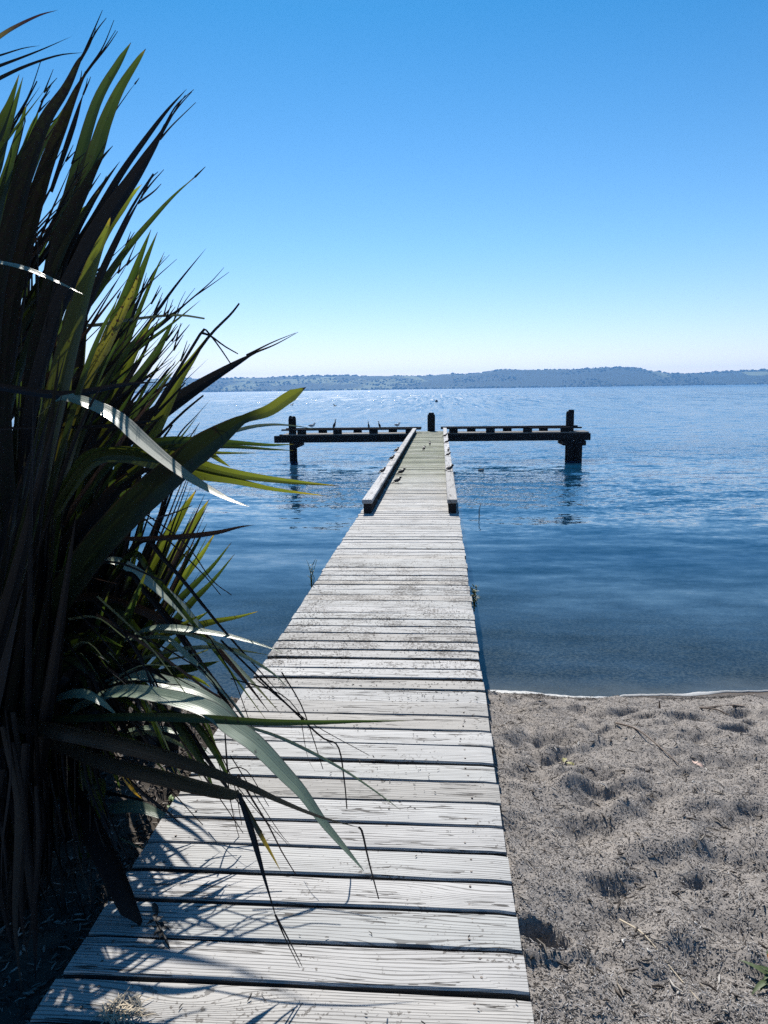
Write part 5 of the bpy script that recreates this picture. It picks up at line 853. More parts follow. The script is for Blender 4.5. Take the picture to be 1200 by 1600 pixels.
('green',0.1049,-0.14,'leaf',[(-1.15,1.789,0.937),(-1.039,1.783,1.628),(-0.876,1.777,2.192),(-0.745,1.771,2.712)],[]),
('green',0.0897,-0.15,'leaf',[(-1.108,1.832,0.903),(-1.076,1.89,1.283),(-0.964,1.946,1.629),(-0.876,2.002,1.983)],[]),
('dead',0.0958,0.47,'leaf',[(-1.257,1.757,0.959),(-1.177,1.745,1.628),(-1.055,1.733,2.173),(-0.948,1.721,2.676)],[]),
('dead',0.0964,0.41,'leaf',[(-1.001,1.777,0.956),(-0.909,1.751,1.381),(-0.755,1.727,1.738),(-0.631,1.703,2.073)],[]),
('dead',0.0894,-0.2,'leaf',[(-1.31,1.853,0.875),(-1.252,1.894,1.443),(-1.127,1.932,1.938),(-1.025,1.972,2.423)],[]),
('dead',0.1104,0.04,'leaf',[(-1.233,1.874,0.86),(-1.111,1.835,1.56),(-0.944,1.799,2.119),(-0.804,1.762,2.621)],[]),
('dead',0.1096,-0.39,'leaf',[(-1.246,1.783,0.937),(-1.167,1.791,1.299),(-1.017,1.798,1.614),(-0.897,1.806,1.922)],[]),
('dead',0.1128,0.37,'leaf',[(-1.29,1.915,0.822),(-1.213,1.946,1.182),(-1.05,1.978,1.502),(-0.922,2.008,1.822)],[]),
('green',0.1396,0.44,'leaf',[(-1.541,1.975,0.758),(-1.461,1.984,1.306),(-1.315,1.992,1.774),(-1.194,2.001,2.224)],[]),
('green',0.1105,0.11,'leaf',[(-1.551,1.978,0.755),(-1.443,2.002,1.377),(-1.262,2.024,1.908),(-1.117,2.046,2.418)],[]),
('green',0.1109,-0.08,'leaf',[(-1.297,1.952,0.79),(-1.141,1.916,1.516),(-0.931,1.882,2.096),(-0.765,1.847,2.619)],[]),
('green',0.0959,-0.1,'leaf',[(-1.256,1.769,0.949),(-1.275,1.872,1.324),(-1.211,1.969,1.682),(-1.162,2.068,2.063)],[]),
('dead',0.1284,0.35,'leaf',[(-1.111,1.898,0.846),(-1.072,1.893,1.384),(-0.98,1.888,1.838),(-0.898,1.884,2.27)],[]),
('green',0.1209,0.18,'leaf',[(-1.12,1.905,0.839),(-1.027,1.883,1.505),(-0.882,1.862,2.047),(-0.761,1.841,2.546)],[]),
('green',0.1285,-0.18,'leaf',[(-1.196,1.992,0.761),(-1.189,2.029,1.19),(-1.114,2.062,1.573),(-1.048,2.096,1.955)],[]),
('dead',0.0889,-0.11,'leaf',[(-1.235,1.945,0.8),(-1.164,1.911,1.41),(-1.045,1.879,1.91),(-0.937,1.847,2.371)],[]),
('green',0.0439,0.19,'leaf',[(-1.072,2.253,1.257),(-1.013,2.218,1.265),(-0.89,1.962,1.153)],[]),
('green',0.0489,-0.19,'leaf',[(-1.202,2.521,1.141),(-1.05,2.427,1.177),(-0.844,2.111,1.063)],[]),
('dead',0.0779,-0.49,'leaf',[(-1.058,2.259,1.477),(-0.957,2.235,1.469),(-0.891,2.155,1.203)],[]),
('dead',0.0553,0.42,'leaf',[(-1.472,2.483,1.389),(-1.45,2.448,1.368),(-1.264,2.07,1.198)],[]),
('dead',0.0707,0.42,'leaf',[(-1.356,2.438,1.253),(-1.205,2.345,1.275),(-0.953,1.982,1.16)],[]),
('dead',0.0567,-0.34,'leaf',[(-0.945,2.114,1.589),(-0.858,2.144,1.522),(-0.878,2.25,0.992)],[]),
('dead',0.0456,0.32,'leaf',[(-1.464,2.588,1.021),(-1.321,2.475,1.092),(-1.019,2.016,1.152)],[]),
('dead',0.0714,-0.06,'leaf',[(-1.157,2.367,1.184),(-1.083,2.338,1.187),(-1.014,2.193,0.978)],[]),
('dead',0.0347,-0.27,'leaf',[(-0.704,2.101,1.559),(-0.658,2.099,1.555),(-0.67,2.087,1.319)],[]),
('dead',0.0391,0.33,'leaf',[(-1.106,2.407,1.379),(-1.091,2.393,1.374),(-0.989,2.108,1.248)],[]),
('dead',0.0517,-0.06,'leaf',[(-1.252,2.198,1.457),(-1.182,2.169,1.442),(-1.094,2.001,1.197)],[]),
('dead',0.0491,-0.02,'leaf',[(-1.186,2.472,1.292),(-1.085,2.406,1.297),(-0.891,2.059,1.153)],[]),
('dead',0.0813,0.06,'leaf',[(-1.101,2.345,1.511),(-1.049,2.333,1.468),(-1.049,2.26,1.067)],[]),
('green',0.0602,0.24,'leaf',[(-1.003,2.31,1.279),(-0.973,2.286,1.264),(-0.888,2.036,1.081)],[]),
('dead',0.078,0.08,'leaf',[(-1.571,2.598,1.254),(-1.56,2.587,1.251),(-1.373,2.223,1.166)],[]),
('green',0.0429,0.08,'leaf',[(-1.272,2.579,1.187),(-1.171,2.522,1.18),(-1.008,2.224,0.964)],[]),
('green',0.051,-0.36,'leaf',[(-1.355,2.552,1.416),(-1.209,2.491,1.393),(-1.04,2.261,1.07)],[]),
('green',0.0667,0.42,'leaf',[(-1.071,2.127,1.617),(-0.957,2.104,1.613),(-0.878,2.04,1.366)],[]),
('dead',0.038,-0.46,'leaf',[(-0.776,2.188,1.467),(-0.73,2.197,1.456),(-0.77,2.241,1.168)],[]),
('green',0.0552,0.37,'leaf',[(-0.723,2.148,1.295),(-0.718,2.159,1.263),(-0.854,2.28,0.829)],[]),
('dead',0.0788,0.08,'leaf',[(-1.075,2.414,1.176),(-1.041,2.39,1.176),(-0.925,2.096,1.068)],[]),
('dead',0.0666,-0.46,'leaf',[(-1.055,2.526,1.328),(-0.995,2.481,1.31),(-0.856,2.145,1.108)],[]),
('green',0.049,-0.18,'leaf',[(-1.484,2.555,1.148),(-1.312,2.445,1.191),(-1.032,2.057,1.118)],[]),
('dead',0.038,0.03,'leaf',[(-1.127,2.511,1.441),(-0.996,2.423,1.455),(-0.786,2.061,1.314)],[]),
('green',0.0572,-0.44,'leaf',[(-1.389,2.429,1.468),(-1.239,2.381,1.427),(-1.088,2.202,1.028)],[]),
('green',0.046,-0.42,'leaf',[(-1.287,2.335,1.192),(-1.165,2.313,1.197),(-1.088,2.255,0.947)],[]),
('dead',0.0387,-0,'leaf',[(-1.143,2.335,1.245),(-1.055,2.277,1.258),(-0.875,1.953,1.156)],[]),
('dead',0.0377,-0.39,'leaf',[(-1.211,2.314,1.182),(-1.119,2.302,1.185),(-1.081,2.263,0.936)],[]),
('green',0.0649,-0.11,'leaf',[(-0.987,2.417,1.131),(-0.904,2.375,1.131),(-0.802,2.158,0.927)],[]),
('dead',0.073,-0.13,'leaf',[(-1.283,2.343,1.419),(-1.244,2.316,1.428),(-1.058,1.973,1.371)],[]),
('green',0.0356,0.24,'leaf',[(-1.072,2.266,1.014),(-1.001,2.267,1.413),(-0.897,2.268,1.76),(-0.793,2.268,2.1)],[]),
('dead',0.0311,-0.49,'leaf',[(-0.869,2.066,1.115),(-0.886,2.14,1.518),(-0.872,2.208,1.889),(-0.853,2.279,2.274)],[]),
('dead',0.0329,0.14,'leaf',[(-1.007,2.167,1.081),(-0.938,2.128,1.44),(-0.843,2.093,1.744),(-0.748,2.057,2.036)],[]),
('dead',0.0457,0.39,'leaf',[(-1.203,2.163,0.957),(-1.044,2.108,1.543),(-0.866,2.058,2.019),(-0.699,2.006,2.453)],[]),
('green',0.0372,0.46,'leaf',[(-1.139,2.014,1.015),(-1.048,2,1.552),(-0.936,1.987,2.001),(-0.828,1.974,2.427)],[]),
('mottled',0.0485,0.01,'leaf',[(-1.207,2.187,0.964),(-1.098,2.199,1.367),(-0.952,2.21,1.719),(-0.808,2.221,2.064)],[]),
('dead',0.0282,-0.36,'leaf',[(-1.122,2.021,1.022),(-1.048,2.116,1.595),(-0.93,2.204,2.115),(-0.808,2.295,2.648)],[]),
('dead',0.0546,0.49,'leaf',[(-1.259,2.178,1.071),(-1.187,2.221,1.402),(-1.072,2.262,1.7),(-0.954,2.304,2.004)],[]),
('green',0.0352,-0.4,'leaf',[(-1.315,2.211,0.899),(-1.225,2.151,1.24),(-1.11,2.096,1.529),(-0.996,2.039,1.803)],[]),
('dead',0.0271,-0.47,'leaf',[(-1.287,2.092,0.824),(-1.204,2.109,1.215),(-1.087,2.126,1.559),(-0.97,2.143,1.899)],[]),
('dead',0.0467,-0.31,'leaf',[(-1.07,2.009,0.879),(-1.032,2.057,1.285),(-0.96,2.101,1.649),(-0.885,2.147,2.018)],[]),
('dead',0.0488,0.21,'leaf',[(-1.167,2.081,0.886),(-1.047,2.088,1.498),(-0.901,2.095,2.014),(-0.761,2.102,2.507)],[]),
('green',0.0408,-0.01,'leaf',[(-1.179,2.093,1.085),(-1.077,2.055,1.404),(-0.948,2.019,1.677),(-0.821,1.981,1.937)],[]),
('dead',0.0298,0.37,'leaf',[(-1.094,2.084,1.148),(-0.96,2.044,1.685),(-0.805,2.007,2.126),(-0.658,1.969,2.534)],[]),
('mottled',0.0495,0.35,'leaf',[(-0.93,2.059,0.886),(-0.885,2.073,1.378),(-0.813,2.086,1.803),(-0.74,2.099,2.218)],[]),
('mottled',0.0528,-0.17,'leaf',[(-1.112,2.232,0.891),(-0.957,2.148,1.607),(-0.79,2.071,2.168),(-0.635,1.992,2.663)],[]),
('green',0.0363,0.29,'leaf',[(-1.066,2.065,0.86),(-0.995,2.12,1.521),(-0.894,2.17,2.096),(-0.794,2.222,2.664)],[]),
('mottled',0.0489,0.46,'leaf',[(-1.024,2.019,0.871),(-0.931,2.032,1.479),(-0.812,2.045,1.994),(-0.697,2.059,2.488)],[]),
('mottled',0.0285,0,'leaf',[(-1.168,1.98,1.158),(-1.107,2.004,1.66),(-1.019,2.026,2.095),(-0.931,2.049,2.521)],[]),
('dead',0.0605,-0.2,'leaf',[(-1.172,2.174,0.775),(-1.109,2.211,1.221),(-1.008,2.246,1.617),(-0.906,2.282,2.013)],[]),
('green',0.0544,0.13,'leaf',[(-0.941,2.152,0.922),(-0.893,2.194,1.563),(-0.817,2.233,2.119),(-0.739,2.274,2.665)],[]),
('dead',0.0311,0.48,'leaf',[(-1.037,2.135,1.066),(-0.987,2.164,1.554),(-0.905,2.191,1.982),(-0.823,2.218,2.404)],[]),
('dead',0.0369,0.46,'leaf',[(-0.976,2.281,0.787),(-0.903,2.208,1.402),(-0.813,2.143,1.898),(-0.723,2.075,2.35)],[]),
('dead',0.0309,0.1,'leaf',[(-1.088,2.037,1.06),(-1.007,2.083,1.583),(-0.892,2.126,2.044),(-0.777,2.17,2.501)],[]),
('green',0.0543,-0.3,'leaf',[(-1.029,2.005,1.107),(-0.972,2.054,1.611),(-0.881,2.098,2.056),(-0.79,2.144,2.501)],[]),
('dead',0.0607,-0.24,'leaf',[(-1.277,2.257,0.929),(-1.189,2.225,1.502),(-1.08,2.196,1.979),(-0.973,2.165,2.426)],[]),
('mottled',0.0444,0.08,'leaf',[(-1.099,1.985,0.974),(-1.019,1.997,1.469),(-0.912,2.008,1.895),(-0.806,2.02,2.309)],[]),
('dead',0.055,0.38,'leaf',[(-1.281,2.152,0.929),(-1.087,2.132,1.607),(-0.87,2.114,2.161),(-0.669,2.095,2.675)],[]),
('green',0.0372,0.28,'leaf',[(-1.066,2.086,0.827),(-1.024,2.17,1.466),(-0.947,2.247,2.038),(-0.868,2.326,2.615)],[]),
('dead',0.0461,0.47,'leaf',[(-1.222,2.094,0.846),(-1.133,2.058,1.265),(-1.02,2.025,1.618),(-0.909,1.99,1.953)],[]),
('mottled',0.059,-0.33,'leaf',[(-1,2.286,0.907),(-1.008,2.302,1.238),(-0.987,2.316,1.533),(-0.962,2.33,1.829)],[]),
('dead',0.0333,0.38,'leaf',[(-0.899,2.142,1.094),(-0.873,2.125,1.476),(-0.822,2.11,1.804),(-0.769,2.095,2.123)],[]),
('green',0.05,0.02,'leaf',[(-1.093,1.983,0.983),(-1.078,2.012,1.309),(-1.033,2.038,1.6),(-0.985,2.065,1.894)],[]),
('dead',0.0413,-0.2,'leaf',[(-1.145,2.205,0.794),(-1.056,2.249,1.388),(-0.932,2.29,1.908),(-0.808,2.333,2.421)],[]),
('dead',0.0318,-0.01,'leaf',[(-1.372,2.239,0.901),(-1.143,2.142,1.432),(-0.897,2.049,1.857),(-0.673,1.954,2.236)],[]),
('dead',0.0583,0.06,'leaf',[(-1.28,2.125,1.111),(-1.143,2.144,1.62),(-0.971,2.162,2.058),(-0.805,2.181,2.485)],[]),
('green',0.0463,0.06,'leaf',[(-0.936,2.151,0.989),(-0.946,2.215,1.34),(-0.922,2.273,1.663),(-0.894,2.333,1.997)],[]),
('dead',0.0478,0.27,'leaf',[(-0.898,2.109,0.813),(-0.888,2.146,1.438),(-0.855,2.181,1.98),(-0.819,2.216,2.513)],[]),
('mottled',0.0423,-0.23,'leaf',[(-1.405,2.265,0.711),(-1.247,2.215,1.189),(-1.061,2.168,1.589),(-0.885,2.119,1.962)],[]),
('dead',0.0329,-0.24,'leaf',[(-1.174,2.148,0.802),(-1.102,2.206,1.215),(-0.988,2.261,1.588),(-0.871,2.317,1.967)],[]),
('green',0.0458,-0.15,'leaf',[(-1.161,2.266,0.954),(-1.123,2.279,1.247),(-1.05,2.291,1.508),(-0.975,2.303,1.769)],[]),
('dead',0.0363,-0.39,'leaf',[(-0.88,1.999,0.972),(-0.879,2.051,1.25),(-0.843,2.099,1.506),(-0.804,2.149,1.77)],[]),
('dead',0.0333,0.2,'leaf',[(-0.902,2.134,0.949),(-0.882,2.17,1.439),(-0.832,2.202,1.871),(-0.779,2.236,2.3)],[]),
('dead',0.0334,-0.5,'leaf',[(-0.983,2.288,0.879),(-0.935,2.255,1.274),(-0.859,2.225,1.61),(-0.783,2.194,1.934)],[]),
('green',0.0481,0.38,'leaf',[(-1.173,2.035,0.907),(-1.037,2.034,1.445),(-0.873,2.034,1.899),(-0.716,2.033,2.333)],[]),
('mottled',0.0327,0.31,'leaf',[(-1.382,2.251,0.875),(-1.302,2.271,1.315),(-1.187,2.29,1.7),(-1.072,2.309,2.081)],[]),
('mottled',0.0416,0.09,'leaf',[(-1.17,2.276,0.919),(-1.061,2.213,1.51),(-0.934,2.156,1.991),(-0.811,2.096,2.431)],[]),
('dead',0.0501,0.42,'leaf',[(-1.054,2.186,1.02),(-0.997,2.224,1.503),(-0.905,2.26,1.929),(-0.813,2.296,2.353)],[]),
('green',0.0579,-0.48,'leaf',[(-1.205,2.067,0.925),(-1.106,2.054,1.466),(-0.984,2.042,1.92),(-0.865,2.029,2.35)],[]),
('mottled',0.0381,0.4,'leaf',[(-1.107,2.083,0.973),(-1.015,2.139,1.6),(-0.888,2.192,2.148),(-0.763,2.246,2.69)],[]),
('dead',0.0552,-0.13,'leaf',[(-1.104,1.961,1.036),(-0.963,1.969,1.608),(-0.795,1.978,2.091),(-0.635,1.986,2.552)],[]),
('mottled',0.0457,0.09,'leaf',[(-1.142,2.009,1.174),(-1.114,2.056,1.617),(-1.055,2.1,2.013),(-0.994,2.145,2.412)],[]),
('green',0.0404,0.25,'leaf',[(-0.945,2.172,0.753),(-0.888,2.12,1.174),(-0.808,2.073,1.526),(-0.727,2.024,1.859)],[]),
('dead',0.0429,-0.38,'leaf',[(-0.907,2.072,0.981),(-0.839,2.045,1.403),(-0.747,2.02,1.76),(-0.655,1.995,2.101)],[]),
('mottled',0.0277,0.42,'leaf',[(-1.142,2.028,1.122),(-1.109,2.067,1.586),(-1.048,2.103,1.997),(-0.984,2.141,2.407)],[]),
('dead',0.0542,0.13,'leaf',[(-1.193,2.214,0.733),(-1.06,2.157,1.372),(-0.909,2.104,1.889),(-0.767,2.05,2.36)],[]),
('green',0.0435,-0.16,'leaf',[(-0.936,2.024,1.12),(-0.911,2.086,1.481),(-0.85,2.144,1.811),(-0.785,2.203,2.151)],[]),
('dead',0.0346,-0.11,'leaf',[(-1.092,2.135,0.913),(-1.042,2.204,1.291),(-0.949,2.269,1.638),(-0.852,2.336,1.995)],[]),
('dead',0.0583,0.22,'leaf',[(-1.026,2.074,0.894),(-0.93,2.053,1.467),(-0.813,2.034,1.944),(-0.699,2.013,2.392)],[]),
('dead',0.0396,0.36,'leaf',[(-1.212,2.049,1.066),(-1.19,2.14,1.513),(-1.127,2.224,1.928),(-1.059,2.31,2.358)],[]),
('green',0.0512,-0.08,'leaf',[(-1.189,2.076,0.952),(-1.043,2.077,1.556),(-0.87,2.077,2.062),(-0.705,2.078,2.542)],[]),
('mottled',0.0324,-0.11,'leaf',[(-1.185,2.083,0.989),(-1.087,2.096,1.456),(-0.957,2.108,1.861),(-0.829,2.121,2.255)],[]),
('dead',0.0372,0.46,'leaf',[(-0.853,1.989,0.991),(-0.816,1.979,1.585),(-0.761,1.97,2.082),(-0.704,1.961,2.551)],[]),
('mottled',0.0595,-0.07,'leaf',[(-1.013,2.26,0.934),(-1.006,2.289,1.427),(-0.971,2.316,1.861),(-0.933,2.344,2.291)],[]),
('green',0.05,0.44,'leaf',[(-1.303,2.12,0.92),(-1.146,2.169,1.572),(-0.952,2.214,2.136),(-0.764,2.26,2.687)],[]),
('dead',0.0493,-0.32,'leaf',[(-0.927,2.132,1.001),(-0.844,2.088,1.463),(-0.738,2.047,1.847),(-0.635,2.005,2.208)],[]),
('green',0.0633,-0.39,'leaf',[(-1.274,2.78,0.995),(-1.155,2.813,1.2),(-0.927,2.855,1.389)],[]),
('dead',0.0704,-0.33,'leaf',[(-1.32,2.763,1.002),(-1.12,2.715,1.325),(-0.804,2.652,1.666)],[]),
('dead',0.0581,0.18,'leaf',[(-1.233,2.562,1.114),(-1.041,2.549,1.415),(-0.73,2.531,1.746)],[]),
('dead',0.0358,-0.1,'leaf',[(-1.179,2.672,1.056),(-1.041,2.638,1.451),(-0.809,2.593,1.909)],[]),
('dead',0.0483,-0.11,'leaf',[(-1.11,2.609,1.092),(-1.083,2.676,1.273),(-0.98,2.75,1.451)],[]),
('dead',0.0583,0.13,'leaf',[(-1.111,2.629,1.081),(-1.063,2.662,1.382),(-0.943,2.702,1.732)],[]),
('green',0.0725,0.11,'leaf',[(-0.961,2.491,1.16),(-0.888,2.527,1.443),(-0.734,2.572,1.774)],[]),
('dead',0.0723,0.19,'leaf',[(-1.279,2.596,1.094),(-1.077,2.58,1.472),(-0.756,2.559,1.914)],[]),
('dead',0.0733,-0.24,'leaf',[(-1.211,2.552,1.12),(-1.004,2.509,1.34),(-0.679,2.45,1.542)],[]),
('deadbrown',0.0784,0.48,'leaf',[(-1.139,2.413,1.197),(-1.064,2.601,1.285),(-0.857,2.865,1.34)],[]),
('dead',0.0528,0.16,'leaf',[(-1.007,2.588,1.106),(-0.959,2.62,1.391),(-0.842,2.657,1.718)],[]),
('dead',0.0757,-0.35,'leaf',[(-1.154,2.761,1.008),(-1.12,2.791,1.374),(-1.021,2.829,1.816)],[]),
('green',0.0785,-0.21,'leaf',[(-1.067,2.725,1.03),(-0.896,2.62,1.464),(-0.632,2.483,1.945)],[]),
('deadbrown',0.0625,0.25,'leaf',[(-1.134,2.592,1.1),(-1.071,2.618,1.284),(-0.93,2.647,1.449)],[]),
('green',0.0452,0.43,'leaf',[(-0.979,2.569,1.117),(-0.995,2.623,1.292),(-0.96,2.674,1.459)],[]),
('green',0.0547,0.09,'leaf',[(-1.131,2.717,1.033),(-0.98,2.587,1.444),(-0.748,2.422,1.883)],[]),
('green',0.035,-0.13,'leaf',[(-1.151,2.536,1.13),(-1.056,2.637,1.4),(-0.851,2.771,1.732)],[]),
('dead',0.0547,0.1,'leaf',[(-0.931,2.475,1.169),(-0.894,2.526,1.337),(-0.786,2.581,1.494)],[]),
('green',0.0388,0.41,'leaf',[(-1.149,2.402,1.203),(-1.074,2.486,1.431),(-0.904,2.593,1.696)],[]),
('dead',0.0489,-0.42,'leaf',[(-0.984,2.559,1.122),(-0.943,2.612,1.304),(-0.827,2.671,1.478)],[]),
('dead',0.0636,-0.02,'leaf',[(-1.212,2.726,1.025),(-1.104,2.725,1.299),(-0.904,2.724,1.588)],[]),
('dead',0.0653,-0.03,'leaf',[(-0.97,2.401,1.208),(-1.036,2.623,1.328),(-1.031,2.875,1.482)],[]),
('green',0.0457,-0.3,'leaf',[(-0.982,2.32,1.531),(-0.854,2.294,1.582),(-0.737,2.259,1.492)],[]),
('dead',0.0527,-0.25,'leaf',[(-1.045,2.494,1.491),(-0.914,2.485,1.528),(-0.798,2.468,1.34)],[]),
('dead',0.0329,0.04,'leaf',[(-1.118,2.563,1.461),(-0.978,2.526,1.516),(-0.839,2.435,1.284)],[]),
('dead',0.0443,-0.3,'leaf',[(-0.909,2.264,1.59),(-0.893,2.302,1.653),(-0.926,2.39,1.42)],[]),
('green',0.0468,-0.18,'leaf',[(-1.059,2.569,1.46),(-0.976,2.545,1.492),(-0.878,2.441,1.248)],[]),
('dead',0.0584,0.23,'leaf',[(-0.956,2.587,1.314),(-0.834,2.539,1.403),(-0.712,2.437,1.236)],[]),
('dead',0.037,0.13,'leaf',[(-0.769,2.248,1.448),(-0.735,2.291,1.47),(-0.741,2.387,1.272)],[]),
('dead',0.0398,-0.03,'leaf',[(-0.871,2.559,1.483),(-0.833,2.54,1.545),(-0.794,2.482,1.386)],[]),
('dead',0.0618,0.06,'leaf',[(-1.063,2.562,1.289),(-0.965,2.506,1.336),(-0.853,2.398,1.279)],[]),
('dead',0.0338,-0.38,'leaf',[(-0.814,2.261,1.551),(-0.786,2.289,1.579),(-0.838,2.423,1.229)],[]),
('green',0.05,-0.12,'leaf',[(-0.847,2.334,1.389),(-0.778,2.344,1.428),(-0.746,2.38,1.115)],[]),
('green',0.0477,0.37,'leaf',[(-1.076,2.592,1.265),(-0.93,2.54,1.321),(-0.778,2.422,1.143)],[]),
('dead',0.0406,0.21,'leaf',[(-0.814,2.239,1.568),(-0.739,2.233,1.654),(-0.687,2.216,1.394)],[]),
('dead',0.034,0.47,'leaf',[(-0.806,2.419,1.407),(-0.678,2.437,1.464),(-0.579,2.474,1.155)],[]),
('dead',0.0405,-0.08,'leaf',[(-0.906,2.306,1.494),(-0.833,2.327,1.53),(-0.781,2.363,1.378)],[]),
('dead',0.0578,0.26,'leaf',[(-0.958,2.344,1.473),(-0.91,2.369,1.53),(-0.913,2.44,1.255)],[]),
('dead',0.0305,0.34,'leaf',[(-0.795,2.39,1.54),(-0.631,2.332,1.637),(-0.484,2.272,1.588)],[]),
('green',0.0412,0.32,'leaf',[(-0.934,2.261,1.549),(-0.834,2.262,1.613),(-0.747,2.263,1.534)],[]),
('dead',0.0155,-0.08,'leaf',[(-0.879,1.936,1.498),(-0.872,1.906,1.279),(-0.95,1.866,0.982),(-0.968,1.836,0.757)],[]),
('dead',0.0161,0.48,'leaf',[(-0.978,2.031,1.361),(-0.941,2.002,1.249),(-0.865,1.96,1.104),(-0.849,1.931,0.994)],[]),
('dead',0.0413,-0.28,'leaf',[(-0.957,2.115,1.425),(-0.943,2.085,1.218),(-0.974,2.045,0.939),(-1.007,2.015,0.727)],[]),
('dead',0.0285,0.04,'leaf',[(-1.027,1.803,1.508),(-1.011,1.773,1.373),(-0.985,1.733,1.195),(-0.986,1.703,1.062)],[]),
('dead',0.0305,-0.05,'leaf',[(-0.852,1.78,1.506),(-0.852,1.751,1.419),(-0.835,1.711,1.306),(-0.859,1.68,1.222)],[]),
('dead',0.039,-0.04,'leaf',[(-0.915,1.994,1.497),(-0.909,1.964,1.315),(-0.897,1.924,1.074),(-0.876,1.894,0.893)],[]),
('dead',0.0366,-0.03,'leaf',[(-1.118,1.933,1.407),(-1.095,1.904,1.263),(-1.17,1.863,1.071),(-1.175,1.833,0.927)],[]),
('dead',0.0241,0.17,'leaf',[(-0.919,1.964,1.561),(-0.89,1.934,1.429),(-0.881,1.894,1.255),(-0.894,1.864,1.125)],[]),
('strawdark',0.0329,-0.19,'leaf',[(-0.887,1.874,1.656),(-0.902,1.844,1.434),(-0.948,1.804,1.135),(-0.958,1.774,0.909)],[]),
('dead',0.0193,-0.26,'leaf',[(-0.913,1.781,1.724),(-0.9,1.751,1.53),(-0.87,1.711,1.271),(-0.854,1.681,1.076)],[]),
('dead',0.0313,0.36,'leaf',[(-0.887,2.12,1.532),(-0.888,2.091,1.362),(-0.835,2.05,1.138),(-0.848,2.02,0.968)],[]),
('dead',0.0171,0.39,'leaf',[(-0.765,1.812,1.61),(-0.735,1.782,1.429),(-0.747,1.742,1.186),(-0.724,1.712,1.005)],[]),
('dead',0.0239,-0.29,'leaf',[(-0.811,2.005,1.592),(-0.81,1.975,1.336),(-0.838,1.935,0.99),(-0.831,1.905,0.727)],[]),
('dead',0.0176,0.25,'leaf',[(-0.957,1.778,1.526),(-0.937,1.749,1.397),(-0.987,1.708,1.226),(-0.977,1.678,1.099)],[]),
('dead',0.0179,0.48,'leaf',[(-0.871,2.087,1.546),(-0.83,2.056,1.387),(-0.826,2.017,1.175),(-0.837,1.987,1.016)],[]),
('dead',0.0297,-0.34,'leaf',[(-0.949,1.919,1.431),(-0.909,1.89,1.316),(-0.823,1.848,1.169),(-0.803,1.819,1.058)],[]),
('strawdark',0.0439,-0.13,'leaf',[(-0.932,2.117,1.379),(-0.909,2.087,1.147),(-0.95,2.047,0.832),(-0.999,2.017,0.592)],[]),
('dead',0.0324,-0.02,'leaf',[(-0.816,1.835,1.514),(-0.829,1.805,1.401),(-0.831,1.765,1.253),(-0.819,1.735,1.144)],[]),
('dead',0.0276,-0.25,'leaf',[(-0.841,2.062,1.462),(-0.866,2.032,1.26),(-0.887,1.992,0.988),(-0.935,1.962,0.783)],[]),
('dead',0.0335,0.28,'leaf',[(-0.985,1.76,1.556),(-0.965,1.73,1.404),(-0.989,1.69,1.201),(-1.024,1.66,1.048)],[]),
('strawdark',0.0306,0.46,'leaf',[(-1.065,2.038,1.576),(-1.086,2.008,1.367),(-1.131,1.968,1.086),(-1.136,1.938,0.874)],[]),
('dead',0.019,0.31,'leaf',[(-0.881,1.807,1.566),(-0.864,1.778,1.421),(-0.9,1.737,1.227),(-0.936,1.707,1.083)],[]),
('strawdark',0.0255,0.14,'leaf',[(-0.97,1.945,1.419),(-0.961,1.915,1.275),(-0.956,1.875,1.085),(-0.988,1.845,0.942)],[]),
('strawdark',0.0144,-0.13,'leaf',[(-0.868,1.929,1.519),(-0.825,1.898,1.335),(-0.863,1.858,1.085),(-0.841,1.829,0.9)],[]),
('dead',0.0425,-0.43,'leaf',[(-0.851,2.087,1.528),(-0.834,2.057,1.379),(-0.822,2.017,1.181),(-0.818,1.987,1.034)],[]),
('dead',0.0205,0.24,'leaf',[(-1.164,2.149,1.388),(-1.17,2.119,1.212),(-1.128,2.079,0.98),(-1.136,2.049,0.805)],[]),
('strawdark',0.0344,-0.48,'leaf',[(-0.835,1.936,1.639),(-0.811,1.906,1.412),(-0.845,1.866,1.103),(-0.863,1.836,0.869)],[]),
('dead',0.0319,0.24,'leaf',[(-0.755,1.853,1.585),(-0.765,1.823,1.385),(-0.737,1.783,1.12),(-0.736,1.753,0.919)],[]),
('dead',0.0198,-0.07,'leaf',[(-0.731,1.843,1.464),(-0.72,1.813,1.317),(-0.733,1.773,1.123),(-0.761,1.743,0.977)],[]),
('dead',0.0156,0.17,'leaf',[(-0.868,2,1.461),(-0.817,1.97,1.329),(-0.812,1.931,1.15),(-0.755,1.9,1.022)],[]),
('dead',0.0138,0.15,'leaf',[(-0.83,1.851,1.634),(-0.835,1.821,1.492),(-0.804,1.781,1.305),(-0.791,1.751,1.166)],[]),
('dead',0.0132,-0.24,'leaf',[(-0.917,1.907,1.47),(-0.873,1.877,1.315),(-0.887,1.837,1.108),(-0.879,1.807,0.953)],[]),
('strawdark',0.0417,0.2,'leaf',[(-1.206,2.062,1.583),(-1.188,2.032,1.353),(-1.273,1.991,1.04),(-1.285,1.962,0.804)],[]),
('dead',0.0379,-0.27,'leaf',[(-0.867,1.897,1.452),(-0.81,1.866,1.324),(-0.798,1.827,1.151),(-0.781,1.797,1.023)],[]),
('dead',0.0321,0.48,'leaf',[(-0.874,1.95,1.547),(-0.826,1.92,1.324),(-0.842,1.88,1.021),(-0.834,1.85,0.793)],[]),
('dead',0.0388,-0,'leaf',[(-0.978,2.082,1.608),(-0.946,2.052,1.39),(-0.964,2.012,1.094),(-0.946,1.982,0.873)],[]),
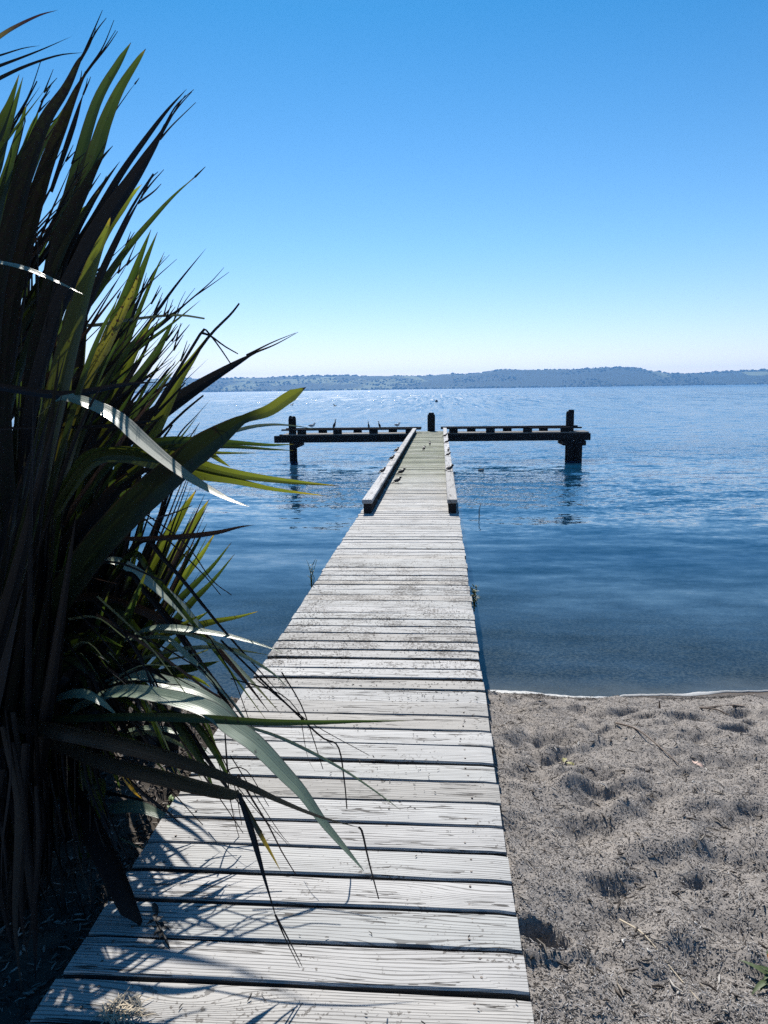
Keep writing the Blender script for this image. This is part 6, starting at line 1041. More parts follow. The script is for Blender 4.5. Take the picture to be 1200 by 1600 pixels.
('dead',0.0217,0.11,'leaf',[(-0.959,1.758,1.51),(-0.935,1.728,1.386),(-0.914,1.689,1.223),(-0.928,1.658,1.101)],[]),
('strawdark',0.0249,0.13,'leaf',[(-0.766,1.775,1.674),(-0.727,1.745,1.454),(-0.743,1.705,1.155),(-0.727,1.675,0.931)],[]),
('dead',0.0306,-0.21,'leaf',[(-1.18,2.032,1.433),(-1.143,2.001,1.295),(-1.145,1.962,1.11),(-1.118,1.932,0.974)],[]),
('dead',0.0217,-0.35,'leaf',[(-0.839,2.022,1.39),(-0.806,1.992,1.257),(-0.821,1.952,1.079),(-0.808,1.922,0.947)],[]),
('dead',0.0351,-0.05,'leaf',[(-0.932,1.899,1.478),(-0.898,1.869,1.298),(-0.854,1.829,1.059),(-0.808,1.799,0.881)],[]),
('dead',0.02,0.39,'leaf',[(-1.141,2.058,1.384),(-1.117,2.028,1.219),(-1.109,1.988,1.001),(-1.088,1.958,0.838)],[]),
('dead',0.0094,-0.24,'leaf',[(-0.752,1.77,1.721),(-0.733,1.74,1.573),(-0.754,1.7,1.375),(-0.754,1.67,1.228)],[]),
('strawdark',0.0176,-0.15,'leaf',[(-0.927,1.903,1.677),(-0.952,1.873,1.456),(-0.961,1.833,1.159),(-0.969,1.803,0.934)],[]),
('dead',0.0085,0.14,'strand',[(-0.816,2.3,1.527),(-0.606,2.223,1.619),(-0.415,2.15,1.64)],[]),
('dead',0.0112,0.2,'strand',[(-1.014,2.3,1.859),(-0.833,2.237,1.76),(-0.655,2.15,1.576)],[]),
('dead',0.0088,0.34,'strand',[(-1.005,2.3,1.856),(-0.807,2.239,1.87),(-0.618,2.15,1.737)],[]),
('dead',0.0104,-0.36,'strand',[(-0.851,2.3,1.658),(-0.716,2.247,1.589),(-0.576,2.15,1.393)],[]),
('dead',0.0111,-0.19,'strand',[(-1.028,2.3,1.707),(-0.971,2.255,1.595),(-0.896,2.15,1.329)],[]),
('pale',0.0102,-0.12,'strand',[(-0.843,2.3,1.805),(-0.711,2.233,1.833),(-0.584,2.15,1.794)],[]),
('dead',0.0102,0.45,'strand',[(-0.862,2.3,1.708),(-0.789,2.238,1.55),(-0.711,2.15,1.33)],[]),
('dead',0.0097,0.34,'strand',[(-0.753,2.3,1.874),(-0.611,2.238,1.754),(-0.469,2.15,1.563)],[]),
('dead',0.0093,-0.17,'strand',[(-0.734,2.3,1.577),(-0.541,2.226,1.665),(-0.368,2.15,1.633)],[]),
('dead',0.0055,-0.36,'strand',[(-0.993,2.3,1.725),(-0.82,2.221,1.841),(-0.673,2.15,1.809)],[]),
('deadbrown',0.0101,0.39,'strand',[(-0.749,2.3,1.657),(-0.54,2.236,1.532),(-0.338,2.15,1.307)],[]),
('dead',0.0108,0.32,'strand',[(-0.915,2.3,1.908),(-0.664,2.223,2.02),(-0.444,2.15,1.976)],[]),
('strawdark',0.0058,0.28,'strand',[(-0.706,2.3,1.761),(-0.566,2.241,1.779),(-0.429,2.15,1.685)],[]),
('dead',0.0057,-0.01,'strand',[(-1.046,2.3,1.637),(-0.946,2.257,1.606),(-0.827,2.15,1.443)],[]),
('deadbrown',0.0069,-0.09,'strand',[(-0.673,2.3,1.686),(-0.604,2.255,1.642),(-0.519,2.15,1.509)],[]),
('dead',0.0109,-0.02,'strand',[(-1.031,2.3,1.737),(-0.814,2.229,1.672),(-0.608,2.15,1.57)],[]),
('pale',0.0117,-0.35,'strand',[(-0.737,2.3,1.886),(-0.543,2.232,1.741),(-0.356,2.15,1.547)],[]),
('dead',0.0095,-0.36,'strand',[(-0.889,2.3,1.359),(-0.741,2.215,1.49),(-0.616,2.15,1.541)],[]),
('dead',0.0072,-0.12,'strand',[(-0.93,2.3,1.718),(-0.73,2.231,1.671),(-0.539,2.15,1.576)],[]),
('deadbrown',0.0093,0.23,'strand',[(-0.951,2.3,1.506),(-0.763,2.236,1.445),(-0.581,2.15,1.301)],[]),
('dead',0.0081,0.42,'strand',[(-0.826,2.3,1.51),(-0.684,2.236,1.446),(-0.542,2.15,1.326)],[]),
('dead',0.0111,0.06,'strand',[(-0.685,2.3,1.674),(-0.56,2.255,1.649),(-0.429,2.15,1.451)],[]),
('dead',0.0054,0.42,'strand',[(-0.819,2.3,1.37),(-0.737,2.216,1.445),(-0.669,2.15,1.487)],[]),
('pale',0.009,0.05,'strand',[(-0.881,2.3,1.665),(-0.756,2.229,1.752),(-0.643,2.15,1.709)],[]),
('dead',0.0061,-0.5,'strand',[(-0.899,2.3,1.874),(-0.836,2.251,1.752),(-0.76,2.15,1.5)],[]),
('dead',0.0109,0.21,'strand',[(-0.672,2.3,1.762),(-0.58,2.255,1.689),(-0.478,2.15,1.471)],[]),
('dead',0.0068,-0.01,'strand',[(-0.732,2.3,1.599),(-0.661,2.266,1.575),(-0.568,2.15,1.404)],[]),
('pale',0.0084,-0.19,'strand',[(-0.998,2.3,1.833),(-0.82,2.21,1.99),(-0.683,2.15,1.99)],[]),
('dead',0.007,0.17,'strand',[(-0.822,2.3,1.332),(-0.59,2.236,1.312),(-0.37,2.15,1.163)],[]),
('deadbrown',0.0117,0.2,'strand',[(-1.062,2.3,1.516),(-0.865,2.233,1.547),(-0.68,2.15,1.474)],[]),
('dead',0.0086,0.35,'strand',[(-1.025,2.3,1.343),(-0.77,2.225,1.425),(-0.536,2.15,1.441)],[]),
('pale',0.0114,-0.07,'strand',[(-0.711,2.3,1.69),(-0.571,2.238,1.547),(-0.432,2.15,1.327)],[]),
('dead',0.0107,-0,'strand',[(-0.783,2.3,1.788),(-0.55,2.229,1.763),(-0.331,2.15,1.685)],[]),
('deadbrown',0.0053,-0.05,'strand',[(-1.025,2.3,1.857),(-0.797,2.221,1.974),(-0.598,2.15,1.969)],[]),
('dead',0.0118,0.28,'strand',[(-0.779,2.3,1.718),(-0.679,2.235,1.704),(-0.576,2.15,1.659)],[]),
('strawdark',0.0094,-0.35,'strand',[(-0.911,2.3,1.631),(-0.783,2.239,1.498),(-0.652,2.15,1.287)],[]),
('dead',0.0069,-0.08,'strand',[(-0.84,2.3,1.481),(-0.632,2.233,1.474),(-0.434,2.15,1.378)],[]),
('pale',0.005,0.32,'strand',[(-0.765,2.3,1.546),(-0.579,2.219,1.673),(-0.416,2.15,1.7)],[]),
('dead',0.0174,-0.26,'leaf',[(-1.381,2.6,2.268),(-1.244,2.566,2.638),(-1.016,2.534,2.931),(-0.783,2.5,3.201)],[]),
('green',0.0229,-0.13,'leaf',[(-0.988,2.6,1.865),(-0.862,2.559,2.256),(-0.676,2.531,2.468),(-0.471,2.5,2.666)],[[(-0.478,2.5,2.654),(-0.444,2.48,2.72)],[(-0.478,2.5,2.654),(-0.436,2.48,2.709)]]),
('green',0.0294,0.1,'leaf',[(-1.196,2.6,2.404),(-1.061,2.555,2.763),(-0.893,2.528,2.916),(-0.715,2.5,3.061)],[]),
('green',0.0166,0.16,'leaf',[(-1.176,2.6,2.752),(-1.042,2.55,3.088),(-0.964,2.526,3.235),(-0.854,2.5,3.374)],[[(-0.862,2.5,3.363),(-0.814,2.48,3.416)],[(-0.862,2.5,3.363),(-0.802,2.48,3.4)]]),
('deadbrown',0.0269,0.18,'leaf',[(-1.216,2.6,2.103),(-1.083,2.562,2.482),(-0.853,2.531,2.716),(-0.636,2.5,2.935)],[]),
('dead',0.0207,-0.07,'leaf',[(-1.257,2.6,2.513),(-1.124,2.561,2.866),(-0.985,2.531,3.099),(-0.819,2.5,3.316)],[[(-0.826,2.5,3.304),(-0.786,2.48,3.347)],[(-0.826,2.5,3.304),(-0.776,2.48,3.331)]]),
('green',0.0247,0.27,'leaf',[(-1.124,2.6,1.959),(-0.994,2.562,2.345),(-0.816,2.532,2.593),(-0.603,2.5,2.825)],[]),
('dead',0.0273,-0.41,'leaf',[(-1.048,2.6,1.913),(-0.92,2.561,2.301),(-0.706,2.531,2.524),(-0.497,2.5,2.733)],[[(-0.504,2.5,2.72),(-0.458,2.48,2.777)],[(-0.504,2.5,2.72),(-0.464,2.48,2.767)]]),
('green',0.0294,0.01,'leaf',[(-1.397,2.6,1.689),(-1.259,2.571,2.093),(-0.891,2.536,2.429),(-0.542,2.5,2.737)],[]),
('dead',0.015,-0.4,'leaf',[(-1.217,2.6,2.504),(-1.084,2.558,2.857),(-0.924,2.53,3.045),(-0.746,2.5,3.221)],[[(-0.754,2.5,3.21),(-0.722,2.48,3.276)],[(-0.754,2.5,3.21),(-0.701,2.48,3.257)]]),
('deadbrown',0.0275,-0.1,'leaf',[(-1.194,2.6,1.533),(-1.062,2.569,1.945),(-0.786,2.536,2.306),(-0.488,2.5,2.638)],[]),
('dead',0.024,0.25,'leaf',[(-1.319,2.6,2.256),(-1.183,2.564,2.626),(-0.908,2.533,2.843),(-0.635,2.5,3.044)],[[(-0.642,2.5,3.032),(-0.613,2.48,3.074)],[(-0.642,2.5,3.032),(-0.601,2.48,3.072)]]),
('dead',0.0251,0.46,'leaf',[(-1.212,2.6,1.903),(-1.08,2.567,2.293),(-0.84,2.534,2.594),(-0.577,2.5,2.873)],[]),
('dead',0.0281,-0.31,'leaf',[(-1.077,2.6,2.099),(-0.945,2.554,2.477),(-0.772,2.529,2.613),(-0.568,2.5,2.742)],[[(-0.576,2.5,2.729),(-0.534,2.48,2.801)],[(-0.576,2.5,2.729),(-0.54,2.48,2.79)]]),
('dead',0.0195,-0.23,'leaf',[(-1.413,2.6,1.742),(-1.274,2.571,2.143),(-0.922,2.536,2.469),(-0.552,2.5,2.766)],[]),
('dead',0.0293,-0.34,'leaf',[(-1.096,2.6,2.055),(-0.967,2.561,2.435),(-0.791,2.532,2.674),(-0.592,2.5,2.898)],[[(-0.599,2.5,2.886),(-0.566,2.48,2.926)],[(-0.599,2.5,2.886),(-0.539,2.48,2.924)]]),
('dead',0.026,0.37,'leaf',[(-1.338,2.6,1.906),(-1.202,2.569,2.297),(-0.931,2.535,2.641),(-0.652,2.5,2.957)],[]),
('green',0.0222,0.28,'leaf',[(-1.323,2.6,2.922),(-1.185,2.554,3.25),(-1.027,2.527,3.393),(-0.872,2.5,3.528)],[[(-0.88,2.5,3.516),(-0.833,2.48,3.575)],[(-0.88,2.5,3.516),(-0.823,2.48,3.549)]]),
('green',0.0186,-0.4,'leaf',[(-1.404,2.6,2.315),(-1.27,2.572,2.683),(-1.057,2.536,3.094),(-0.855,2.5,3.468)],[]),
('dead',0.0152,-0.02,'leaf',[(-1.213,2.6,2.497),(-1.081,2.56,2.852),(-0.943,2.53,3.086),(-0.798,2.5,3.306)],[[(-0.806,2.5,3.295),(-0.765,2.48,3.362)],[(-0.806,2.5,3.295),(-0.746,2.48,3.322)]]),
('deadbrown',0.0273,0.49,'leaf',[(-1.271,2.6,2.257),(-1.136,2.561,2.626),(-0.919,2.532,2.821),(-0.678,2.5,3.003)],[]),
('deadbrown',0.0147,-0.03,'leaf',[(-1.465,2.6,2.427),(-1.325,2.565,2.788),(-1.054,2.533,3.023),(-0.794,2.5,3.242)],[[(-0.802,2.5,3.23),(-0.765,2.48,3.264)],[(-0.802,2.5,3.23),(-0.749,2.48,3.268)]]),
('dead',0.0261,0.24,'leaf',[(-1.426,2.6,2.753),(-1.289,2.563,3.094),(-1.104,2.532,3.323),(-0.891,2.5,3.535)],[]),
('dead',0.0282,-0.18,'leaf',[(-1.305,2.6,1.57),(-1.17,2.571,1.98),(-0.82,2.536,2.358),(-0.492,2.5,2.702)],[[(-0.5,2.5,2.69),(-0.468,2.48,2.762)],[(-0.5,2.5,2.69),(-0.456,2.48,2.739)]]),
('dead',0.0215,0.37,'leaf',[(-1.242,2.6,2.387),(-1.11,2.562,2.748),(-0.926,2.531,2.991),(-0.745,2.5,3.217)],[]),
('deadbrown',0.0231,-0.48,'leaf',[(-1.481,2.6,2.34),(-1.34,2.566,2.707),(-1.056,2.533,2.951),(-0.783,2.5,3.177)],[[(-0.791,2.5,3.166),(-0.746,2.48,3.225)],[(-0.791,2.5,3.166),(-0.749,2.48,3.209)]]),
('dead',0.0279,0.44,'leaf',[(-1.411,2.6,2.291),(-1.273,2.565,2.66),(-1.019,2.533,2.926),(-0.777,2.5,3.173)],[]),
('dead',0.0211,0.3,'leaf',[(-1.146,2.6,2.475),(-1.015,2.555,2.829),(-0.857,2.528,2.992),(-0.692,2.5,3.146)],[[(-0.7,2.5,3.134),(-0.657,2.48,3.202)],[(-0.7,2.5,3.134),(-0.641,2.48,3.191)]]),
('dead',0.0154,0.32,'leaf',[(-1.216,2.6,2.637),(-1.08,2.55,2.98),(-0.952,2.527,3.103),(-0.787,2.5,3.217)],[]),
('dead',0.0217,-0.21,'leaf',[(-1.023,2.6,2.148),(-0.895,2.555,2.521),(-0.747,2.529,2.694),(-0.56,2.5,2.856)],[[(-0.568,2.5,2.844),(-0.526,2.48,2.901)],[(-0.568,2.5,2.844),(-0.521,2.48,2.894)]]),
('green',0.0245,-0.24,'leaf',[(-1.554,2.6,2.143),(-1.412,2.57,2.523),(-1.055,2.535,2.821),(-0.709,2.5,3.094)],[]),
('dead',0.0188,-0.12,'leaf',[(-1.46,2.6,2.361),(-1.324,2.572,2.726),(-1.107,2.536,3.131),(-0.886,2.5,3.498)],[[(-0.893,2.5,3.487),(-0.844,2.48,3.528)],[(-0.893,2.5,3.487),(-0.85,2.48,3.511)]]),
('dead',0.0215,0.43,'leaf',[(-1.213,2.6,1.911),(-1.079,2.563,2.301),(-0.784,2.532,2.489),(-0.493,2.5,2.665)],[]),
('dead',0.0188,0.26,'leaf',[(-1.117,2.6,1.947),(-0.988,2.563,2.333),(-0.765,2.533,2.575),(-0.516,2.5,2.8)],[[(-0.523,2.5,2.788),(-0.484,2.48,2.855)],[(-0.523,2.5,2.788),(-0.478,2.48,2.831)]]),
('dead',0.0176,-0.4,'leaf',[(-1.527,2.6,2.417),(-1.388,2.57,2.78),(-1.083,2.535,3.094),(-0.795,2.5,3.381)],[]),
('dead',0.0202,0.46,'leaf',[(-1.364,2.6,2.486),(-1.228,2.563,2.843),(-0.985,2.532,3.061),(-0.74,2.5,3.263)],[[(-0.747,2.5,3.252),(-0.697,2.48,3.309)],[(-0.747,2.5,3.252),(-0.705,2.48,3.304)]]),
('dead',0.0181,0.19,'leaf',[(-1.304,2.6,2.448),(-1.168,2.559,2.806),(-0.959,2.53,2.989),(-0.743,2.5,3.16)],[]),
('dead',0.0211,0.3,'leaf',[(-1.369,2.6,1.84),(-1.232,2.569,2.235),(-0.861,2.534,2.495),(-0.517,2.5,2.735)],[[(-0.525,2.5,2.722),(-0.477,2.48,2.775)],[(-0.525,2.5,2.722),(-0.473,2.48,2.769)]]),
('dead',0.0261,0.04,'leaf',[(-1.237,2.6,1.871),(-1.103,2.565,2.263),(-0.801,2.533,2.474),(-0.501,2.5,2.671)],[]),
('dead',0.0264,-0.43,'leaf',[(-1.22,2.6,1.913),(-1.088,2.567,2.303),(-0.856,2.534,2.606),(-0.595,2.5,2.886)],[[(-0.603,2.5,2.874),(-0.569,2.48,2.942)],[(-0.603,2.5,2.874),(-0.555,2.48,2.916)]]),
('dead',0.0168,0.38,'leaf',[(-1.422,2.6,1.604),(-1.282,2.571,2.013),(-0.884,2.537,2.325),(-0.472,2.5,2.611)],[]),
('deadbrown',0.0233,-0.47,'leaf',[(-1.309,2.6,2.126),(-1.173,2.564,2.504),(-0.916,2.532,2.739),(-0.669,2.5,2.958)],[[(-0.676,2.5,2.946),(-0.641,2.48,3.006)],[(-0.676,2.5,2.946),(-0.622,2.48,2.984)]]),
('dead',0.0139,0.13,'leaf',[(-1.619,2.6,2.391),(-1.478,2.572,2.757),(-1.17,2.537,3.121),(-0.85,2.5,3.452)],[]),
('dead',0.0149,-0.07,'leaf',[(-1.352,2.6,2.621),(-1.217,2.563,2.97),(-1.068,2.532,3.229),(-0.896,2.5,3.469)],[[(-0.904,2.5,3.458),(-0.857,2.48,3.517)],[(-0.904,2.5,3.458),(-0.853,2.48,3.484)]]),
('dead',0.0141,0.34,'leaf',[(-1.283,2.6,1.947),(-1.148,2.565,2.335),(-0.851,2.533,2.557),(-0.56,2.5,2.763)],[]),
('deadbrown',0.0232,0.29,'leaf',[(-1.349,2.6,2.537),(-1.214,2.563,2.89),(-1.048,2.532,3.145),(-0.881,2.5,3.383)],[[(-0.889,2.5,3.372),(-0.842,2.48,3.406)],[(-0.889,2.5,3.372),(-0.831,2.48,3.421)]]),
('dead',0.0244,-0.36,'leaf',[(-1.477,2.6,2.51),(-1.339,2.568,2.867),(-1.108,2.535,3.186),(-0.867,2.5,3.479)],[]),
('green',0.029,0.41,'leaf',[(-1.318,2.6,2.268),(-1.184,2.566,2.637),(-1.003,2.534,2.942),(-0.798,2.5,3.223)],[[(-0.805,2.5,3.212),(-0.764,2.48,3.26)],[(-0.805,2.5,3.212),(-0.763,2.48,3.246)]]),
('dead',0.0115,-0.02,'leaf',[(-1.171,2.6,2.632),(-1.037,2.553,2.977),(-0.879,2.526,3.112),(-0.726,2.5,3.24)],[]),
('dead',0.0243,0.27,'leaf',[(-1.175,2.6,1.808),(-1.044,2.566,2.204),(-0.759,2.533,2.478),(-0.483,2.5,2.733)],[[(-0.49,2.5,2.721),(-0.463,2.48,2.777)],[(-0.49,2.5,2.721),(-0.433,2.48,2.772)]]),
('deadbrown',0.014,-0.31,'leaf',[(-1.47,2.6,2.391),(-1.331,2.567,2.755),(-1.042,2.535,3.005),(-0.732,2.5,3.236)],[]),
('dead',0.0219,0.3,'leaf',[(-1.16,2.6,2.087),(-1.03,2.563,2.465),(-0.831,2.532,2.733),(-0.636,2.5,2.983)],[[(-0.644,2.5,2.971),(-0.597,2.48,3.04)],[(-0.644,2.5,2.971),(-0.585,2.48,3.011)]]),
('dead',0.0116,0.03,'leaf',[(-1.257,2.6,1.57),(-1.124,2.571,1.98),(-0.795,2.536,2.354),(-0.47,2.5,2.696)],[]),
('deadbrown',0.017,-0.42,'leaf',[(-0.975,2.6,2.11),(-0.849,2.555,2.486),(-0.703,2.529,2.655),(-0.52,2.5,2.814)],[[(-0.528,2.5,2.802),(-0.5,2.48,2.86)],[(-0.528,2.5,2.802),(-0.487,2.48,2.836)]]),
('deadbrown',0.0236,0.31,'leaf',[(-1.386,2.6,1.735),(-1.249,2.571,2.137),(-0.897,2.536,2.505),(-0.557,2.5,2.842)],[]),
('dead',0.019,-0.5,'leaf',[(-1.184,2.6,1.896),(-1.053,2.566,2.287),(-0.81,2.534,2.568),(-0.551,2.5,2.828)],[[(-0.559,2.5,2.816),(-0.518,2.48,2.877)],[(-0.559,2.5,2.816),(-0.522,2.48,2.859)]]),
('green',0.0279,-0.4,'leaf',[(-1.162,2.6,2.495),(-1.029,2.554,2.848),(-0.874,2.528,3.004),(-0.706,2.5,3.152)],[]),
('green',0.0155,-0.38,'leaf',[(-1.299,2.6,2.823),(-1.16,2.551,3.156),(-1.022,2.526,3.288),(-0.884,2.5,3.413)],[[(-0.892,2.5,3.402),(-0.853,2.48,3.456)],[(-0.892,2.5,3.402),(-0.83,2.48,3.434)]]),
('dead',0.014,0.44,'leaf',[(-1.381,2.6,1.947),(-1.243,2.568,2.336),(-0.945,2.535,2.618),(-0.627,2.5,2.878)],[]),
('dead',0.0258,-0.22,'leaf',[(-1.193,2.6,2.551),(-1.06,2.556,2.901),(-0.923,2.528,3.086),(-0.792,2.5,3.261)],[[(-0.8,2.5,3.249),(-0.766,2.48,3.31)],[(-0.8,2.5,3.249),(-0.738,2.48,3.292)]]),
('dead',0.0889,-0.22,'leaf',[(-1.272,2.95,0.902),(-1.199,3.007,1.414),(-1.083,3.055,1.837),(-0.98,3.101,2.227)],[]),
('dead',0.0846,0.1,'leaf',[(-1.35,2.881,0.937),(-1.244,2.954,1.484),(-1.1,3.017,1.936),(-0.972,3.077,2.355)],[]),
('dead',0.0769,-0.15,'leaf',[(-1.175,2.891,0.937),(-1.194,3.024,1.391),(-1.15,3.136,1.787),(-1.111,3.242,2.168)],[]),
('dead',0.1057,-0.15,'leaf',[(-1.119,2.862,0.954),(-1.082,2.96,1.28),(-0.994,3.046,1.56),(-0.913,3.126,1.828)],[]),
('green',0.0721,0.41,'leaf',[(-1.23,2.722,1.027),(-1.137,2.815,1.491),(-1.005,2.897,1.883),(-0.884,2.973,2.253)],[]),
('green',0.0887,-0.32,'leaf',[(-1.36,3.1,0.818),(-1.191,2.989,1.458),(-1.004,2.894,1.939),(-0.846,2.804,2.342)],[]),
('dead',0.069,0.1,'leaf',[(-1.169,2.887,0.939),(-1.203,2.997,1.293),(-1.173,3.091,1.601),(-1.147,3.178,1.897)],[]),
('green',0.0824,0.04,'leaf',[(-1.128,2.862,0.954),(-1.14,2.947,1.352),(-1.093,3.02,1.692),(-1.052,3.087,2.013)],[]),
('dead',0.0854,-0.4,'leaf',[(-1.261,2.736,1.019),(-1.15,2.85,1.449),(-1,2.95,1.818),(-0.86,3.044,2.17)],[]),
('dead',0.0696,0.28,'leaf',[(-1.201,2.703,1.038),(-1.122,2.866,1.547),(-0.996,3.008,1.996),(-0.876,3.14,2.431)],[]),
('dead',0.0772,-0.31,'leaf',[(-1.202,2.726,1.026),(-1.199,2.911,1.292),(-1.135,3.076,1.537),(-1.07,3.229,1.787)],[]),
('dead',0.0833,-0.34,'leaf',[(-1.29,2.846,0.958),(-1.212,2.929,1.449),(-1.091,3,1.862),(-0.982,3.067,2.247)],[]),
('dead',0.0976,0.44,'leaf',[(-1.045,2.756,1.014),(-1.045,2.922,1.505),(-0.985,3.065,1.941),(-0.93,3.198,2.366)],[]),
('dead',0.0572,0.39,'leaf',[(-1.255,2.948,0.903),(-1.272,3.075,1.253),(-1.226,3.184,1.56),(-1.183,3.286,1.857)],[]),
('dead',0.1026,0.07,'leaf',[(-1.232,2.877,0.943),(-1.11,2.919,1.471),(-0.956,2.955,1.901),(-0.82,2.988,2.293)],[]),
('green',0.0795,0.12,'leaf',[(-1.333,3.038,0.853),(-1.241,3.082,1.468),(-1.109,3.12,1.968),(-0.994,3.155,2.422)],[]),
('dead',0.0837,-0.17,'leaf',[(-1.382,2.961,0.893),(-1.302,3.087,1.374),(-1.175,3.197,1.789),(-1.056,3.299,2.184)],[]),
('dead',0.0808,0.39,'leaf',[(-1.345,2.93,0.911),(-1.246,2.967,1.503),(-1.11,2.998,1.983),(-0.991,3.027,2.417)],[]),
('dead',0.054,-0.29,'leaf',[(-1.225,2.924,0.918),(-1.159,2.888,1.38),(-1.051,2.858,1.746),(-0.96,2.829,2.07)],[]),
('dead',0.0767,0.44,'leaf',[(-1.419,3.031,0.854),(-1.349,3.124,1.263),(-1.23,3.207,1.61),(-1.121,3.284,1.938)],[]),
('green',0.0538,0.12,'leaf',[(-1.104,2.737,1.023),(-1.155,2.898,1.316),(-1.139,3.036,1.583),(-1.125,3.165,1.85)],[]),
('dead',0.0679,0.41,'leaf',[(-1.452,3.065,0.834),(-1.262,3.023,1.344),(-1.056,2.985,1.744),(-0.878,2.95,2.094)],[]),
('dead',0.0721,0.17,'leaf',[(-1.141,2.884,0.942),(-1.065,2.911,1.557),(-0.95,2.933,2.052),(-0.851,2.955,2.497)],[]),
('dead',0.1004,0.15,'leaf',[(-1.379,2.998,0.873),(-1.214,2.985,1.311),(-1.026,2.974,1.662),(-0.861,2.963,1.975)],[]),
('dead',0.053,-0.38,'leaf',[(-1.055,2.71,1.038),(-1.058,2.793,1.493),(-1.006,2.863,1.878),(-0.961,2.929,2.239)],[]),
('dead',0.0909,-0.3,'leaf',[(-1.221,2.877,0.943),(-1.129,2.937,1.54),(-0.999,2.988,2.029),(-0.884,3.035,2.477)],[]),
('green',0.0465,-0.01,'leaf',[(-0.847,2.377,1.43),(-0.642,2.301,1.579),(-0.451,2.156,1.328)],[]),
('green',0.0347,-0.48,'leaf',[(-0.931,2.292,1.603),(-0.788,2.237,1.711),(-0.662,2.167,1.608)],[]),
('dead',0.0404,0.23,'leaf',[(-0.89,2.289,1.378),(-0.778,2.259,1.478),(-0.68,2.207,1.312)],[]),
('green',0.0201,-0.46,'leaf',[(-0.939,2.179,1.426),(-0.867,2.235,1.42),(-0.799,2.297,1.334)],[]),
('green',0.035,0.46,'leaf',[(-1.064,2.508,1.545),(-0.971,2.477,1.619),(-0.886,2.426,1.51)],[]),
('green',0.0343,0.02,'leaf',[(-1.001,2.352,1.506),(-0.817,2.304,1.549),(-0.644,2.23,1.402)],[]),
('green',0.0309,0.39,'leaf',[(-0.988,2.579,1.244),(-0.721,2.348,1.502),(-0.513,2.15,1.506)],[]),
('dead',0.026,-0.43,'leaf',[(-1.001,2.432,1.331),(-0.881,2.342,1.495),(-0.735,2.131,1.31)],[]),
('green',0.0405,0.2,'leaf',[(-1.067,2.414,1.518),(-0.865,2.305,1.671),(-0.672,2.134,1.532)],[]),
('dead',0.0488,0.3,'leaf',[(-1.194,2.556,1.216),(-0.95,2.427,1.303),(-0.729,2.295,1.335)],[]),
('dead',0.0492,-0.49,'leaf',[(-0.954,2.529,1.575),(-0.827,2.412,1.639),(-0.706,2.288,1.658)],[]),
('green',0.0255,0.32,'leaf',[(-1.182,2.572,1.346),(-0.957,2.426,1.538),(-0.747,2.224,1.434)],[]),
('green',0.0308,-0.11,'leaf',[(-0.895,2.432,1.297),(-0.708,2.395,1.337),(-0.535,2.345,1.202)],[]),
('dead',0.036,-0.44,'leaf',[(-0.978,2.185,1.401),(-0.96,2.297,1.426),(-0.968,2.437,1.233)],[]),
('dead',0.0534,-0.18,'leaf',[(-0.922,2.55,1.399),(-0.791,2.517,1.475),(-0.672,2.483,1.419)],[]),
('dead',0.0232,0.34,'leaf',[(-0.905,2.533,1.342),(-0.728,2.37,1.445),(-0.56,2.187,1.481)],[]),
('dead',0.0528,-0.29,'leaf',[(-1.044,2.515,1.253),(-0.807,2.405,1.403),(-0.602,2.305,1.414)],[]),
('dead',0.0291,-0.2,'leaf',[(-0.91,2.312,1.494),(-0.747,2.284,1.606),(-0.607,2.235,1.369)],[]),
('dead',0.0251,-0.32,'leaf',[(-0.979,2.593,1.245),(-0.781,2.409,1.466),(-0.632,2.264,1.455)],[]),
('green',0.0457,-0.19,'leaf',[(-0.978,2.477,1.629),(-0.789,2.352,1.73),(-0.623,2.23,1.733)],[]),
('dead',0.0365,0.13,'leaf',[(-0.903,2.182,1.589),(-0.801,2.276,1.609),(-0.747,2.444,1.271)],[]),
('dead',0.0228,-0.28,'leaf',[(-0.941,2.398,1.471),(-0.809,2.391,1.548),(-0.695,2.38,1.385)],[]),
('dead',0.0313,0.46,'leaf',[(-1.184,2.585,1.161),(-0.953,2.407,1.329),(-0.722,2.159,1.323)],[]),
('dead',0.0422,0.22,'leaf',[(-0.847,2.238,1.581),(-0.769,2.24,1.674),(-0.726,2.244,1.339)],[]),
('dead',0.023,-0.48,'leaf',[(-0.97,2.333,1.446),(-0.743,2.247,1.652),(-0.559,2.176,1.592)],[]),
('dead',0.0364,-0.03,'leaf',[(-1.016,2.32,1.646),(-0.921,2.299,1.757),(-0.845,2.241,1.456)],[]),
('green',0.0473,0.37,'leaf',[(-0.944,2.238,1.52),(-0.816,2.234,1.68),(-0.711,2.231,1.604)],[]),
('dead',0.0212,0.5,'leaf',[(-0.857,2.306,1.462),(-0.709,2.317,1.5),(-0.581,2.334,1.283)],[]),
('green',0.0476,-0.24,'leaf',[(-0.988,2.599,1.458),(-0.848,2.485,1.539),(-0.709,2.341,1.531)],[]),
('green',0.0251,-0.47,'leaf',[(-1.047,2.44,1.615),(-0.844,2.35,1.73),(-0.658,2.231,1.618)],[]),
('dead',0.0272,-0.27,'leaf',[(-1.206,2.9,0.961),(-1.144,3.067,1.335),(-1.038,3.238,1.733),(-0.937,3.385,2.095)],[]),
('dead',0.0221,-0.21,'leaf',[(-1.126,2.9,0.963),(-0.992,2.943,1.326),(-0.828,2.988,1.682),(-0.688,3.026,1.983)],[]),
('dead',0.0342,0.29,'leaf',[(-1.213,2.9,0.961),(-1.035,2.972,1.471),(-0.827,3.046,1.972),(-0.65,3.11,2.395)],[]),
('dead',0.03,0.29,'leaf',[(-1.173,2.9,0.962),(-1.084,2.982,1.393),(-0.961,3.066,1.825),(-0.853,3.137,2.195)],[]),
